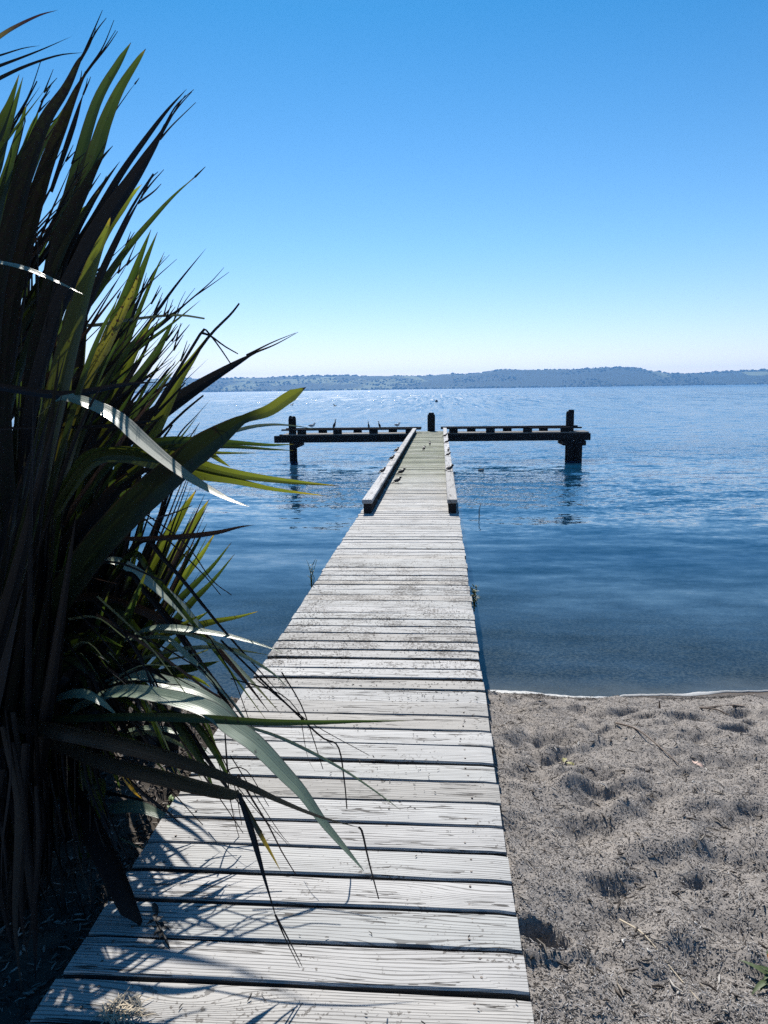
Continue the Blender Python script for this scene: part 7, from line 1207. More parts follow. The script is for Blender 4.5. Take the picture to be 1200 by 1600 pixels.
('deadbrown',0.0157,0.18,'leaf',[(-1.128,2.9,0.963),(-1.037,2.99,1.35),(-0.911,3.082,1.74),(-0.799,3.16,2.078)],[]),
('dead',0.0246,-0.3,'leaf',[(-1.087,2.9,0.964),(-1.053,3.029,1.248),(-0.981,3.162,1.547),(-0.912,3.275,1.816)],[]),
('deadbrown',0.0176,0.43,'leaf',[(-1.178,2.9,0.962),(-1.007,2.983,1.46),(-0.803,3.069,1.954),(-0.629,3.142,2.374)],[]),
('dead',0.0162,0.39,'leaf',[(-1.081,2.9,0.964),(-0.933,2.948,1.451),(-0.756,2.996,1.925),(-0.606,3.038,2.321)],[]),
('dead',0.015,-0.22,'leaf',[(-1.145,2.9,0.963),(-1.015,3.011,1.228),(-0.845,3.127,1.503),(-0.693,3.227,1.747)],[]),
('deadbrown',0.0239,0.41,'leaf',[(-1.145,2.9,0.963),(-1.038,3.069,1.391),(-0.886,3.242,1.845),(-0.745,3.39,2.253)],[]),
('green',0.02,0.19,'leaf',[(-1.172,2.9,0.962),(-1.022,3,1.343),(-0.836,3.103,1.73),(-0.672,3.191,2.066)],[]),
('green',0.015,-0.31,'leaf',[(-1.115,2.9,0.964),(-0.998,2.915,1.306),(-0.851,2.931,1.638),(-0.728,2.944,1.914)],[]),
('deadbrown',0.0237,-0.23,'leaf',[(-1.101,2.9,0.964),(-1.121,3.069,1.34),(-1.101,3.24,1.745),(-1.078,3.386,2.113)],[]),
('deadbrown',0.0278,0.49,'leaf',[(-1.054,2.9,0.965),(-1.001,2.904,1.293),(-0.917,2.908,1.611),(-0.846,2.911,1.874)],[]),
('green',0.0185,0.01,'leaf',[(-1.103,2.9,0.964),(-0.976,2.984,1.388),(-0.814,3.069,1.813),(-0.674,3.143,2.177)],[]),
('dead',0.0277,-0.03,'leaf',[(-1.047,2.9,0.965),(-1.052,3.001,1.45),(-1.022,3.102,1.941),(-0.994,3.188,2.365)],[]),
('dead',0.0273,0.46,'leaf',[(-1.142,2.9,0.963),(-0.96,2.894,1.378),(-0.754,2.887,1.772),(-0.586,2.882,2.092)],[]),
('deadbrown',0.0143,-0.26,'leaf',[(-1.171,2.9,0.962),(-1.059,3.065,1.434),(-0.903,3.234,1.929),(-0.761,3.378,2.372)],[]),
('dead',0.0166,-0.44,'leaf',[(-1.074,2.9,0.965),(-0.947,2.907,1.28),(-0.791,2.914,1.585),(-0.66,2.92,1.837)],[]),
('deadbrown',0.0165,-0.21,'leaf',[(-1.063,2.9,0.965),(-0.904,2.916,1.363),(-0.718,2.932,1.746),(-0.562,2.946,2.063)],[]),
('dead',0.0321,-0.05,'leaf',[(-1.109,2.9,0.964),(-1.001,2.873,1.47),(-0.867,2.845,1.94),(-0.758,2.821,2.317)],[]),
('green',0.0146,0.18,'leaf',[(-1.126,2.9,0.963),(-1.083,3.05,1.304),(-0.999,3.204,1.665),(-0.92,3.336,1.991)],[]),
('deadbrown',0.021,0.39,'leaf',[(-1.153,2.9,0.963),(-1.046,2.973,1.248),(-0.905,3.048,1.537),(-0.78,3.113,1.786)],[]),
('dead',0.028,-0.13,'leaf',[(-1.123,2.9,0.963),(-1.122,3.068,1.192),(-1.08,3.24,1.443),(-1.036,3.388,1.676)],[]),
('dead',0.0163,0.39,'leaf',[(-1.128,2.9,0.963),(-1.005,2.947,1.248),(-0.848,2.996,1.53),(-0.714,3.038,1.77)],[]),
('dead',0.0291,-0.36,'leaf',[(-1.142,2.9,0.963),(-1.131,3.01,1.302),(-1.082,3.121,1.654),(-1.037,3.216,1.964)],[]),
('deadbrown',0.0217,0.38,'leaf',[(-1.07,2.9,0.965),(-0.946,2.925,1.474),(-0.794,2.95,1.961),(-0.669,2.971,2.363)],[]),
('green',0.0272,-0.09,'leaf',[(-1.093,2.9,0.964),(-0.967,2.892,1.506),(-0.817,2.884,2.014),(-0.695,2.877,2.423)],[]),
('dead',0.0306,0.43,'leaf',[(-1.183,2.9,0.962),(-0.98,2.912,1.5),(-0.756,2.924,2.008),(-0.573,2.934,2.422)],[]),
('deadbrown',0.0152,-0.36,'leaf',[(-1.201,2.9,0.961),(-1.065,2.996,1.338),(-0.892,3.096,1.72),(-0.741,3.181,2.051)],[]),
('deadbrown',0.0349,-0.46,'leaf',[(-1.123,2.9,0.963),(-1.034,3.007,1.295),(-0.907,3.117,1.636),(-0.793,3.211,1.936)],[]),
('green',0.0228,0.09,'leaf',[(-1.093,2.9,0.964),(-0.899,2.869,1.35),(-0.684,2.836,1.712),(-0.509,2.808,2.003)],[]),
('dead',0.0336,-0.18,'leaf',[(-1.194,2.9,0.961),(-0.979,2.91,1.378),(-0.741,2.92,1.775),(-0.545,2.929,2.101)],[]),
('deadbrown',0.0344,-0.36,'leaf',[(-1.122,2.9,0.963),(-0.971,2.98,1.365),(-0.786,3.062,1.766),(-0.626,3.132,2.11)],[]),
('green',0.025,0.2,'leaf',[(-1.06,2.75,1.571),(-0.782,2.657,1.936),(-0.674,2.627,1.87),(-0.439,2.541,1.627),(-0.214,2.45,1.375)],[]),
('dead',0.0223,0.2,'leaf',[(-1.09,2.75,1.544),(-0.814,2.661,1.86),(-0.691,2.624,1.784),(-0.465,2.53,1.532),(-0.281,2.45,1.325)],[]),
('dead',0.0195,0.2,'leaf',[(-1.036,2.75,1.544),(-0.785,2.673,1.807),(-0.635,2.629,1.72),(-0.41,2.533,1.458),(-0.248,2.45,1.227)],[]),
('green',0.0334,0.2,'leaf',[(-1.124,2.75,1.462),(-0.877,2.666,1.732),(-0.75,2.624,1.657),(-0.544,2.534,1.454),(-0.396,2.45,1.248)],[]),
('green',0.025,0.2,'leaf',[(-1.072,2.75,1.435),(-0.807,2.667,1.642),(-0.665,2.618,1.571),(-0.499,2.537,1.404),(-0.386,2.45,1.198)],[]),
('dead',0.0195,0.2,'leaf',[(-1.003,2.75,1.625),(-0.741,2.659,1.986),(-0.616,2.626,1.92),(-0.389,2.543,1.688),(-0.137,2.45,1.45)],[]),
('green',0.0334,0.2,'leaf',[(-1.155,2.75,1.407),(-0.919,2.675,1.573),(-0.787,2.626,1.502),(-0.614,2.542,1.348),(-0.479,2.45,1.157)],[]),
('green',0.025,0.2,'leaf',[(-1.106,2.75,1.352),(-0.889,2.678,1.48),(-0.725,2.612,1.405),(-0.578,2.532,1.277),(-0.466,2.45,1.133)],[]),
]
N_TRACED = 199
# ------------------------------------------------------------------ ground: beach, bank, lake bed, one sheet
def axis(fine0, fine1, step, lo, hi, grow=1.22):
    a = list(np.arange(fine0, fine1, step)); s = step; v = a[-1]
    while v < hi: s *= grow; v = v + s; a.append(min(v, hi))
    s = step; v = a[0]; pre = []
    while v > lo: s *= grow; v = v - s; pre.append(max(v, lo))
    return np.array(pre[::-1] + a)
dents = [(R.uniform(.75, 3.6), R.uniform(1.5, 5.2), R.uniform(.05, .14), R.uniform(.01, .045)) for _ in range(95)]
dents += [(1.16, 4.72, .13, .05), (1.62, 4.62, .10, .045), (1.30, 4.05, .15, .045), (1.9, 4.1, .09, .03), (1.05, 3.05, .13, .03), (.95, 2.35, .1, .025), (1.5, 2.6, .14, .03), (1.2, 1.95, .12, .025), (.70, 1.97, .065, .09), (1.75, 2.2, .13, .03)]
def shore_y(x): return 5.93 + .03 * np.sin(x * 2.1 + .4) + .05 * fbm(x * 1.1, x * 0 + 3.3, 5, 3) + np.where(x < -.2, -.55, 0) * np.clip((-.2 - x) / 1.2, 0, 1)
def ground_z(x, y):
    sy = shore_y(x)
    d = sy - y                                  # metres up the beach from the water's edge
    up_ = np.where(d < 0, 0, 1.06 * (1 - np.exp(-np.clip(d, 0, 60) / 2.55)) + .012 * np.clip(d, 0, 8))
    z = up_ * 1.0
    bank = .965 * np.clip((d - .35) / 1.6, 0, 1) ** .8
    left = np.clip((-.55 - x) / .35, 0, 1); left = left * left * (3 - 2 * left)
    z = z * (1 - left) + np.maximum(z * .6, np.minimum(bank, .955)) * left
    z = np.minimum(z, .93 + .025 * left + np.clip(-y - 3, 0, 200) * .004)
    dd = np.clip(-d, 0, 6000)
    bedz = -(.085 * dd + .006 * np.clip(dd - 3, 0, 40) ** 2)
    bedz = np.maximum(bedz, -7.0 - np.clip(dd, 0, 3000) * .0005)
    z = np.where(d < 0, bedz, z)
    dry = np.clip(d / .5, 0, 1)
    z = z + dry * (.05 * fbm(x * 2.3, y * 2.3, 1, 3) + .045 * fbm(x * 6, y * 6, 2, 3) + .009 * fbm(x * 26, y * 26, 3, 3)) * np.where(np.abs(y) < 60, 1, 0)
    z = z + (1 - dry) * .03 * fbm(x * .8, y * .8, 8, 3)
    near = (np.abs(x) < 6) & (y > 0) & (y < 8)
    dz = np.zeros_like(z)
    wx = x + .06 * fbm(x * 5, y * 5, 71, 3); wy = y + .06 * fbm(x * 5 + 40, y * 5, 75, 3)
    for (a, b, rr, dp) in dents:
        q = ((wx - a) ** 2 + ((wy - b) * 1.35) ** 2) / rr ** 2; dp = dp * 1.2
        dz += dp * (-np.exp(-q * 1.3) + .42 * np.exp(-(np.sqrt(q + 1e-6) - 1.5) ** 2 * 3.0))
    z = z + np.where(near & (x > .3), dz, 0) * dry
    z = z + .075 * np.clip((.86 - np.abs(x - .02)) / .24, 0, 1) * np.where((x > .3) & (y > -2) & (y < 8), 1, 0) * np.clip((sy - y - .1) / .6, 0, 1)
    z = np.minimum(z, np.where((np.abs(x) < .9) & (np.abs(y) < 40), .972, 9.0))
    under = np.clip((.61 - np.abs(x)) / .06, 0, 1) * np.where((y > -1) & (y < 6), 1, 0)
    z = z - .30 * under
    return z
gx = axis(-2.2, 4.0, .017, -5200, 5200, 1.16); gy = axis(1.2, 7.0, .018, -260, 4600, 1.16)
GX, GY = np.meshgrid(gx, gy)
GZ = ground_z(GX, GY)
nx, ny = len(gx), len(gy)
idx = np.arange(nx * ny).reshape(ny, nx)
F = np.stack([idx[:-1, :-1], idx[:-1, 1:], idx[1:, 1:], idx[1:, :-1]], -1).reshape(-1, 4)
g = np_mesh("ground", np.stack([GX, GY, GZ], -1).reshape(-1, 3), F, M['ground'], smooth=True)
tag(g, "sandy beach rising beside the boardwalk and running on under the lake", "ground", kind="structure")

# ------------------------------------------------------------------ lake
def lake():
    x0, x1, y0, y1, zb = -5100, 5100, 3.0, 4550, -11.0
    mb = MB()
    vs = [(x0, y0, 0), (x1, y0, 0), (x1, y1, 0), (x0, y1, 0), (x0, y0, zb), (x1, y0, zb), (x1, y1, zb), (x0, y1, zb)]
    mb.add(vs, [(0, 1, 2, 3), (7, 6, 5, 4), (0, 4, 5, 1), (1, 5, 6, 2), (2, 6, 7, 3), (3, 7, 4, 0)])
    o = mb.build("lake_water", M['water'])
    return tag(o, "blue lake water with a band of sun glitter", "water", kind="structure")
lake()

# foam line where the ripples end
def foam():
    xs = np.arange(.55, 6.0, .012); V = []; A = []
    w = .014 + .026 * np.clip(.5 + 1.6 * fbm(xs * 1.7, xs * 0, 21, 3), 0, 1)
    ys = np.linspace(-.9, .9, 361)
    Gx, Gy = np.meshgrid(xs, ys); Gy = Gy + shore_y(xs)[None]
    under_ = ground_z(Gx, Gy) < 0
    first = np.argmax(under_, axis=0); yc = Gy[first, np.arange(len(xs))]
    yc = np.convolve(np.pad(yc, 6, mode='edge'), np.ones(13) / 13, 'valid')
    def zat(x, y): return np.maximum(ground_z(x, y), 0.0)
    jag = .012 * fbm(xs * 25, xs * 0 + 2, 23, 2)
    rows = []
    for k, f in enumerate((-1.0, -.4, .4, 1.0)):
        y = yc + .004 + w * f + jag
        rows.append(np.stack([xs, y, zat(xs, y) + (.003, .012, .010, .003)[k]], -1))
    V = np.concatenate(rows); n = len(xs); F = []
    i = np.arange(n - 1)
    for k in range(3): F.append(np.stack([k * n + i, k * n + i + 1, (k + 1) * n + i + 1, (k + 1) * n + i], -1))
    o = np_mesh("foam", V, np.concatenate(F), M['foam'], smooth=True)
    tag(o, "thin pale line of foam along the water's edge", "foam", kind="stuff")
foam()

# ------------------------------------------------------------------ far shore
def mat_hills():
    m = N("far hills"); p = m.pos(); x, y, z = m.sep(p)[:3]
    n1 = m.noise(p, .0035, 4.0, .6); n2 = m.noise(p, .03, 4.0, .6)
    v = m.n("ShaderNodeTexVoronoi", {'feature': 'F1'}, Vector=m.comb(m.math('MULTIPLY', x, 1.0), m.math('MULTIPLY', y, .6), 0.0), Scale=.0065)
    cell = m.sep(v.outputs['Color'])[0]
    field = m.math('MULTIPLY', m.math('GREATER_THAN', cell, .62), m.math('SUBTRACT', 1.0, m.step(x, -120.0, 160.0)))
    field = m.math('MAXIMUM', field, m.math('MULTIPLY', m.math('GREATER_THAN', cell, .6), m.step(x, 1150.0, 1350.0)))
    field = m.math('MULTIPLY', field, m.step(n1, .38, .5))
    c = m.mix(n2, (.008, .015, .010), (.022, .034, .018))
    c = m.mix(m.math('MULTIPLY', field, .85), c, m.mix(n2, (.10, .13, .06), (.19, .20, .11)))
    return m.done(m.principled(c, .9, None, .1))
M['hills'] = mat_hills()
# ridge height in metres by x at about 4.3 km
RX = np.array([-4600, -3300, -2300, -1700, -1300, -1000, -620, -480, -340, -250, -110, 20, 130, 240, 340, 400, 520, 700, 880, 1030, 1180, 1240, 1330, 1480, 1600, 1700, 1900, 2300, 3000, 4600], float)
RZ = 79 + 1.2 * (-86 + np.array([70, 80, 84, 86, 87, 88, 92, 86, 84, 85, 86, 92, 90, 96, 108, 110, 104, 103, 108, 110, 106, 90, 80, 78, 78, 84, 92, 100, 96, 70], float))
def hill_z(x, y):
    t = np.clip((y - 4020) / 620, 0, 1); t2 = np.clip((y - 4900) / 700, 0, 1)
    prof = np.sin(t * math.pi / 2) ** 1.25
    rz = np.interp(x, RX, RZ)
    z = rz * prof * (1 - .45 * t2 * t2)
    z = z + prof * (1 - .6 * t2) * (16 * fbm(x / 420, y / 300, 31, 4) + 4 * fbm(x / 60, y / 60, 35, 3)) - 1.0
    return z
hx = np.linspace(-4600, 4600, 620); hy = np.concatenate([np.linspace(3990, 4800, 60), np.linspace(4830, 5700, 14)])
HX, HY = np.meshgrid(hx, hy); HZ = hill_z(HX, HY); HZ[0] = -2.0; HZ[-1] = -2.0
idx = np.arange(HX.size).reshape(HX.shape)
F = np.stack([idx[:-1, :-1], idx[:-1, 1:], idx[1:, 1:], idx[1:, :-1]], -1).reshape(-1, 4)
o = np_mesh("hills", np.stack([HX, HY, HZ], -1).reshape(-1, 3), F, M['hills'], smooth=True)
tag(o, "low blue hills along the far shore", "hills", kind="structure")

def far_woods():
    # lumpy crowns of far-off trees: small deformed spheres set into the slopes
    V = []; F = []; A = []
    base = []
    for k in range(3):
        pass
    U = [(0, 0, 1)] + [(math.sin(a) * math.cos(b), math.sin(a) * math.sin(b), math.cos(a)) for a in (.8, 1.6) for b in np.arange(6) * math.pi / 3] 
    U = np.array(U)
    T = [(0, 1 + i, 1 + (i + 1) % 6) for i in range(6)] + sum([[(1 + i, 7 + i, 7 + (i + 1) % 6), (1 + i, 7 + (i + 1) % 6, 1 + (i + 1) % 6)] for i in range(6)], [])
    T = np.array(T); n = 0
    def put(x, y, r, h):
        nonlocal n
        z = float(hill_z(np.array([x]), np.array([y]))[0])
        P = U * (r, r, h) * (1 + rng.uniform(-.25, .25, (len(U), 1))) + (x, y, z + h * .15)
        V.append(P); F.append(T + n); n += len(U); A.append(np.full(len(T), rng.random()))
    for _ in range(1100):           # ridge line
        x = rng.uniform(-3300, 3300)
        if vnoise(np.array([x / 130.]), np.array([2.2]), 41)[0] < -.12: continue
        y = rng.uniform(4560, 4900); r = rng.uniform(6, 14); put(x, y, r, r * rng.uniform(.3, .75))
    for _ in range(5200):           # slopes, hedgerows
        x = rng.uniform(-3300, 3300); y = rng.uniform(4010, 4600)
        if fbm(np.array([x / 260.]), np.array([y / 160.]), 44, 2)[0] < (.14 if x < 0 else .08): continue
        r = rng.uniform(3.5, 8); put(x, y, r, r * rng.uniform(.5, .9))
    for _ in range(900):            # along the water
        x = rng.uniform(-3300, 3300); y = rng.uniform(4005, 4060); r = rng.uniform(4, 9); put(x, y, r, r * rng.uniform(.7, 1.3))
    m = N("far trees"); r = m.attr("rnd")
    c = m.mix(r, (.007, .013, .009), (.016, .025, .014))
    mat = m.done(m.principled(c, .9, None, .1))
    o = np_mesh("far_woods", np.concatenate(V), np.concatenate(F), mat, {'rnd': ('FACE', np.concatenate(A))}, smooth=True)
    tag(o, "dark woods and hedgerows on the far hills", "woods", kind="stuff")
far_woods()

# ------------------------------------------------------------------ the jetty
DECK_Z = 1.0; HW = .628
jetty = empty("wooden_jetty", (0, 6, 0))
tag(jetty, "weathered grey plank jetty running out to a dark crosshead in the lake", "jetty")
def build_deck():
    mb = MB(); pitch = .150; y = .35 - .0
    nails = MB()
    k = 0
    while y < 27.35:
        wide = pitch - (R.choice([.012, .014, .016, .018]) if y < 4.5 else R.choice([.006, .008, .010, .013])); L = 2 * HW + R.uniform(-.012, .012)
        dx = R.uniform(-.004, .004); dz = R.uniform(-.003, .003); tilt = R.uniform(-.004, .004); rnd = R.random()
        yc = y + pitch / 2
        # plank as a 3-lane strip with slightly worn, wavering long edges
        n = 26 if y < 8 else 8
        top = []; vs = []
        th = .045; e = .004
        xs = np.linspace(-L / 2, L / 2, n) + dx
        sc = rng.uniform(0, 50)
        w0 = wide / 2 + .0035 * fbm(xs * 5 + sc, xs * 0, 51, 3); w1 = wide / 2 + .0035 * fbm(xs * 5 + sc + 9, xs * 0 + 4, 52, 3)
        rot = R.uniform(-.004, .004)
        warp = .003 * fbm(xs * 1.3 + sc, xs * 0 + 1, 53, 2)
        zc = DECK_Z + dz + warp
        lanes = [(-1, -th), (-1, -e * 1.6), (-.93, 0), (0, .0015), (.93, 0), (1, -e * 1.6), (1, -th)]
        for i in range(n):
            for (f, dzz) in lanes:
                ww = w0[i] if f < 0 else w1[i]
                endr = .004 if (i in (0, n - 1) and dzz > -.02) else 0
                vs.append((xs[i], yc + f * ww + rot * xs[i] / HW, zc[i] + dzz - endr + tilt * f))
        fs = []; q = len(lanes)
        for i in range(n - 1):
            for j in range(q - 1):
                fs.append((i * q + j, (i + 1) * q + j, (i + 1) * q + j + 1, i * q + j + 1))
            fs.append((i * q + q - 1, (i + 1) * q + q - 1, (i + 1) * q, i * q))
        fs.append(tuple(range(q))); fs.append(tuple((n - 1) * q + j for j in range(q - 1, -1, -1)))
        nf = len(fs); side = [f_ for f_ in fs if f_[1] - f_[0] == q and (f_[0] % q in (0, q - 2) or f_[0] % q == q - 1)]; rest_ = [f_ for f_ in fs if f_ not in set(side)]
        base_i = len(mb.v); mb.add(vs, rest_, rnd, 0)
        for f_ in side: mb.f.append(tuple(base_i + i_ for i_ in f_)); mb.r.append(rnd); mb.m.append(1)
        if y < 9:
            for sx in (-.52, .50):
                for f in (-.25, .27):
                    cx, cy = sx + R.uniform(-.02, .02) + dx, yc + f * wide + R.uniform(-.01, .01)
                    zz = DECK_Z + dz + .0045
                    nails.tube([(cx, cy, zz - .006), (cx, cy, zz - .0015)], [.0042, .0036], 8)
        y += pitch; k += 1
    d = mb.build("deck", [M['deck'], M['deck_gap_shade']], jetty)
    m = plain("rusted nail", (.10, .075, .06), .6, .5, .4, 200)
    nails.build("nail", m, jetty)["kind"] = "stuff"
build_deck()
# stringers and legs under the boards
for sx in (-.42, .42):
    mb = MB()
    for a in np.arange(.4, 27.0, 4.5): mb.box((sx, min(a + 2.25, 25.0), .848), (.10, 4.49 if a < 22 else 3.5, .20), R.random(), bev=.006)
    mb.build("stringer", M['beam'], jetty)
for yy in np.arange(6.6, 26, 3.3):
    for sx in (-.40, .40):
        mb = MB(); zb = float(ground_z(np.array([sx]), np.array([yy]))[0]) - .3
        mb.tube([(sx + .0, yy, zb), (sx, yy, zb * .4), (sx, yy, .745)], [.085, .08, .075], 10, R.random(), rough=.05)
        mb.build("pile", M['pile'], jetty, True)
    mb = MB(); mb.box((0, yy + .14, .69), (1.16, .09, .11), R.random(), bev=.006); mb.build("cross_beam", M['beam'], jetty)

def kerb_rail(side):
    x = -.525 if side < 0 else .545
    mb = MB(); y = 9.15
    while y < 26.2:
        L = min(R.choice([3.0, 3.6, 4.2]), 26.35 - y)
        mb.box((x + R.uniform(-.004, .004), y + L / 2, 1.155 + R.uniform(-.003, .003)), (.125, L - .008, .05), R.random(), bev=.007, jit=.002); y += L
    cap = mb.build("rail_cap", M['rail'], jetty)
    y = 9.19; k = 0
    while y < 26.2:
        L = .95
        b = MB(); b.box((x, y + L / 2, 1.0655), (.098, L, .123), R.random(), bev=.006, jit=.002)
        b.build("spacer_block", M['beam'], jetty); y += L + .22
kerb_rail(-1); kerb_rail(1)

def crosshead():
    X0, X1 = -5.60, 5.62; Y0, Y1 = 26.42, 27.36
    # deck boards of the two wings run along the crosshead
    for (a, b) in ((X0 + .3, -.66), (.66, X1 - .05)):
        mb = MB(); n = 6; w = (Y1 - Y0) / n
        for i in range(n): mb.box(((a + b) / 2, Y0 + w * (i + .5), .965), (b - a, w - .012, .05), R.random(), bev=.005, jit=.002)
        mb.build("wing_deck", M['cross'], jetty)
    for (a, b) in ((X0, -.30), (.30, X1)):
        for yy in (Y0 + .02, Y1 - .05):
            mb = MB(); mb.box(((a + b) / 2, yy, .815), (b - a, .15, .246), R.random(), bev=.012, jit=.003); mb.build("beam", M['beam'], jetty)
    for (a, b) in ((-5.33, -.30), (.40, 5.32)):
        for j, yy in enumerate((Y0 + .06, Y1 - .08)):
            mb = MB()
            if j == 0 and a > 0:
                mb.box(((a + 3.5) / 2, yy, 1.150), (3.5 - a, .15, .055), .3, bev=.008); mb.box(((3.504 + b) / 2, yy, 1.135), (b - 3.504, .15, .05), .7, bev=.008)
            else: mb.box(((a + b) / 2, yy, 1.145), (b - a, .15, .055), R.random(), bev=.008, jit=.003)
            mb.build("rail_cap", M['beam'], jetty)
            n = 4; off = 0 if j == 0 else .66
            for i in range(5):
                xx = (a + .30 if a > 0 else b - .25) + (1 if a > 0 else -1) * (1.30 * i + off + .15)
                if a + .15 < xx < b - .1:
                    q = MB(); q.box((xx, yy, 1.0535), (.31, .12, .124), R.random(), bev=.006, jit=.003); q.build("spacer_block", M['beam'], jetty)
    def pile(x, y, r, zt, lean=0, cap=None):
        mb = MB()
        zb = float(ground_z(np.array([x]), np.array([y]))[0]) - .4
        zs = list(np.linspace(zb, zt - .1, 7)) + [zt - .03, zt]
        mb.tube([(x + lean * (zz - .5), y, zz) for zz in zs], [r * 1.06, r * 1.05, r * 1.03, r * 1.04, r, r * .98, r * .97, r * .95, r * .72], 14, R.random(), rough=.035)
        return mb
    p = pile(-5.02, 26.92, .145, 1.57); 
    for (dx, h) in ((-.06, .06), (.055, .045)): p.tube([(-5.02 + dx, 26.92, 1.54), (-5.02 + dx, 26.92, 1.58), (-5.02 + dx, 26.92, 1.58 + h)], [.075, .07, .035], 10, .4, rough=.08)
    p.build("pile", M['pile'], jetty, False)
    p = pile(4.99, 26.94, .145, 1.69); p.tube([(5.02, 26.94, 1.66), (5.02, 26.94, 1.74)], [.11, .09], 9, .4, rough=.1); p.build("pile", M['pile'], jetty, False)
    pile(5.16, 26.20, .155, .69).build("pile", M['pile'], jetty, False)
    pile(4.93, 26.24, .125, .69).build("pile", M['pile'], jetty, False)
    p = pile(.05, 27.58, .145, 1.62); p.tube([(.05, 27.58, 1.59), (.05, 27.58, 1.675)], [.115, .10], 10, .3, rough=.06); p.build("pile", M['pile'], jetty, False)
    for (xx, w) in ((-4.84, .26), (5.34, .20), (4.76, .20)):
        mb = MB(); mb.box((xx, 26.85, .605), (w, 1.3, .165), R.random(), bev=.01, jit=.003); mb.build("cross_beam", M['beam'], jetty)
crosshead()

# ------------------------------------------------------------------ flax
flax = empty("flax_plant", (-1.1, 2.5, .95))
tag(flax, "tall dark flax clump with sword leaves and frayed tips left of the boardwalk", "flax plant")
def catmull(P, n):
    P = [np.array(q, float) for q in P]
    if len(P) == 2: return np.array([P[0] + (P[1] - P[0]) * t for t in np.linspace(0, 1, n)])
    P = [2 * P[0] - P[1]] + P + [2 * P[-1] - P[-2]]
    seg = len(P) - 3; out = []
    for t in np.linspace(0, seg - 1e-6, n):
        i = int(t); f = t - i; a, b, c, d = P[i:i + 4]
        out.append(.5 * (2 * b + (c - a) * f + (2 * a - 5 * b + 4 * c - d) * f * f + (3 * b - a - 3 * c + d) * f ** 3))
    return np.array(out)
def width_prof(t, prof):
    if prof == 'strand': return (1 - t * .55)
    if prof == 'blunt': return (.8 + .2 * np.sin(t * 3.1)) * np.where(t > .93, (1 - t) / .07 * .75 + .25, 1)
    if prof == 'twist':
        w = (.72 + .28 * np.sin(np.clip(t / .55, 0, 1) * math.pi)) 
        w = np.where(t > .62, .24 + .12 * np.sin(np.clip((t - .70) / .30, 0, 1) * math.pi), w)
        bl = np.clip((t - .5) / .2, 0, 1); w2 = .9 * (1 - bl) + .26 * bl
        w = np.where((t > .5) & (t <= .70), w2, w)
        return w * np.where(t > .93, np.clip((1 - t) / .07, 0, 1) ** .8 + .03, 1)
    a = .70 + .30 * np.sin(np.clip(t / .6, 0, 1) * math.pi / 2)
    tip = np.clip((1 - t) / .58, 0, 1) ** .92
    return a * np.minimum(1, tip) + .02
def leaf_geom(mb, kind_i, W, tw, prof, P, FR, rnd, kind=''):
    flat = prof != 'strand' and (kind == 'glossy' or (kind == 'pale' and W > .018))
    if flat: W *= 1.28
    Ls = sum(np.linalg.norm(np.subtract(P[i + 1], P[i])) for i in range(len(P) - 1))
    n = int(np.clip(Ls / .035, 8, 44)); C = catmull(P, n); t = np.linspace(0, 1, n)
    w = W / 2 * width_prof(t, prof) if True else 0
    if FR: w = W / 2 * np.maximum(width_prof(t, 'leaf'), .12)
    T = np.gradient(C, axis=0); T /= np.linalg.norm(T, axis=1)[:, None] + 1e-9
    ref = np.array([.12, 1.0, .1]); us = np.array([-1, -.5, -.012, .012, .5, 1.0]) if prof != 'strand' else np.array([-1, 0, 1.0])
    wob = .10 * np.sin(t * 5 + rnd * 20)
    vs = []; tv = []; uv = []
    for i in range(n):
        s = np.cross(T[i], ref); s /= np.linalg.norm(s) + 1e-9; nn = np.cross(s, T[i])
        ang = (1.27 if flat else tw * (.4 + .9 * t[i])) + wob[i] * (0 if prof == 'strand' or flat else 1)
        a = s * math.cos(ang) + nn * math.sin(ang); b = np.cross(T[i], a)
        fold = (.14 if flat else .55) * (1 - .4 * t[i])
        for u in us:
            vs.append(C[i] + a * (u * w[i]) + b * (fold * (abs(u) - .5) * w[i])); tv.append(t[i]); uv.append(u)
    k = len(us)
    fs = [(i * k + j, i * k + j + 1, (i + 1) * k + j + 1, (i + 1) * k + j) for i in range(n - 1) for j in range(k - 1)]
    mb.add(vs, fs, rnd, kind_i, tv, uv)
    for fr in FR:
        Cf = catmull(fr, 10)
        mb.tube(Cf, list(np.linspace(max(.0035, W * .055), .0009, 10)), 4, rnd, kind_i, cap=False)
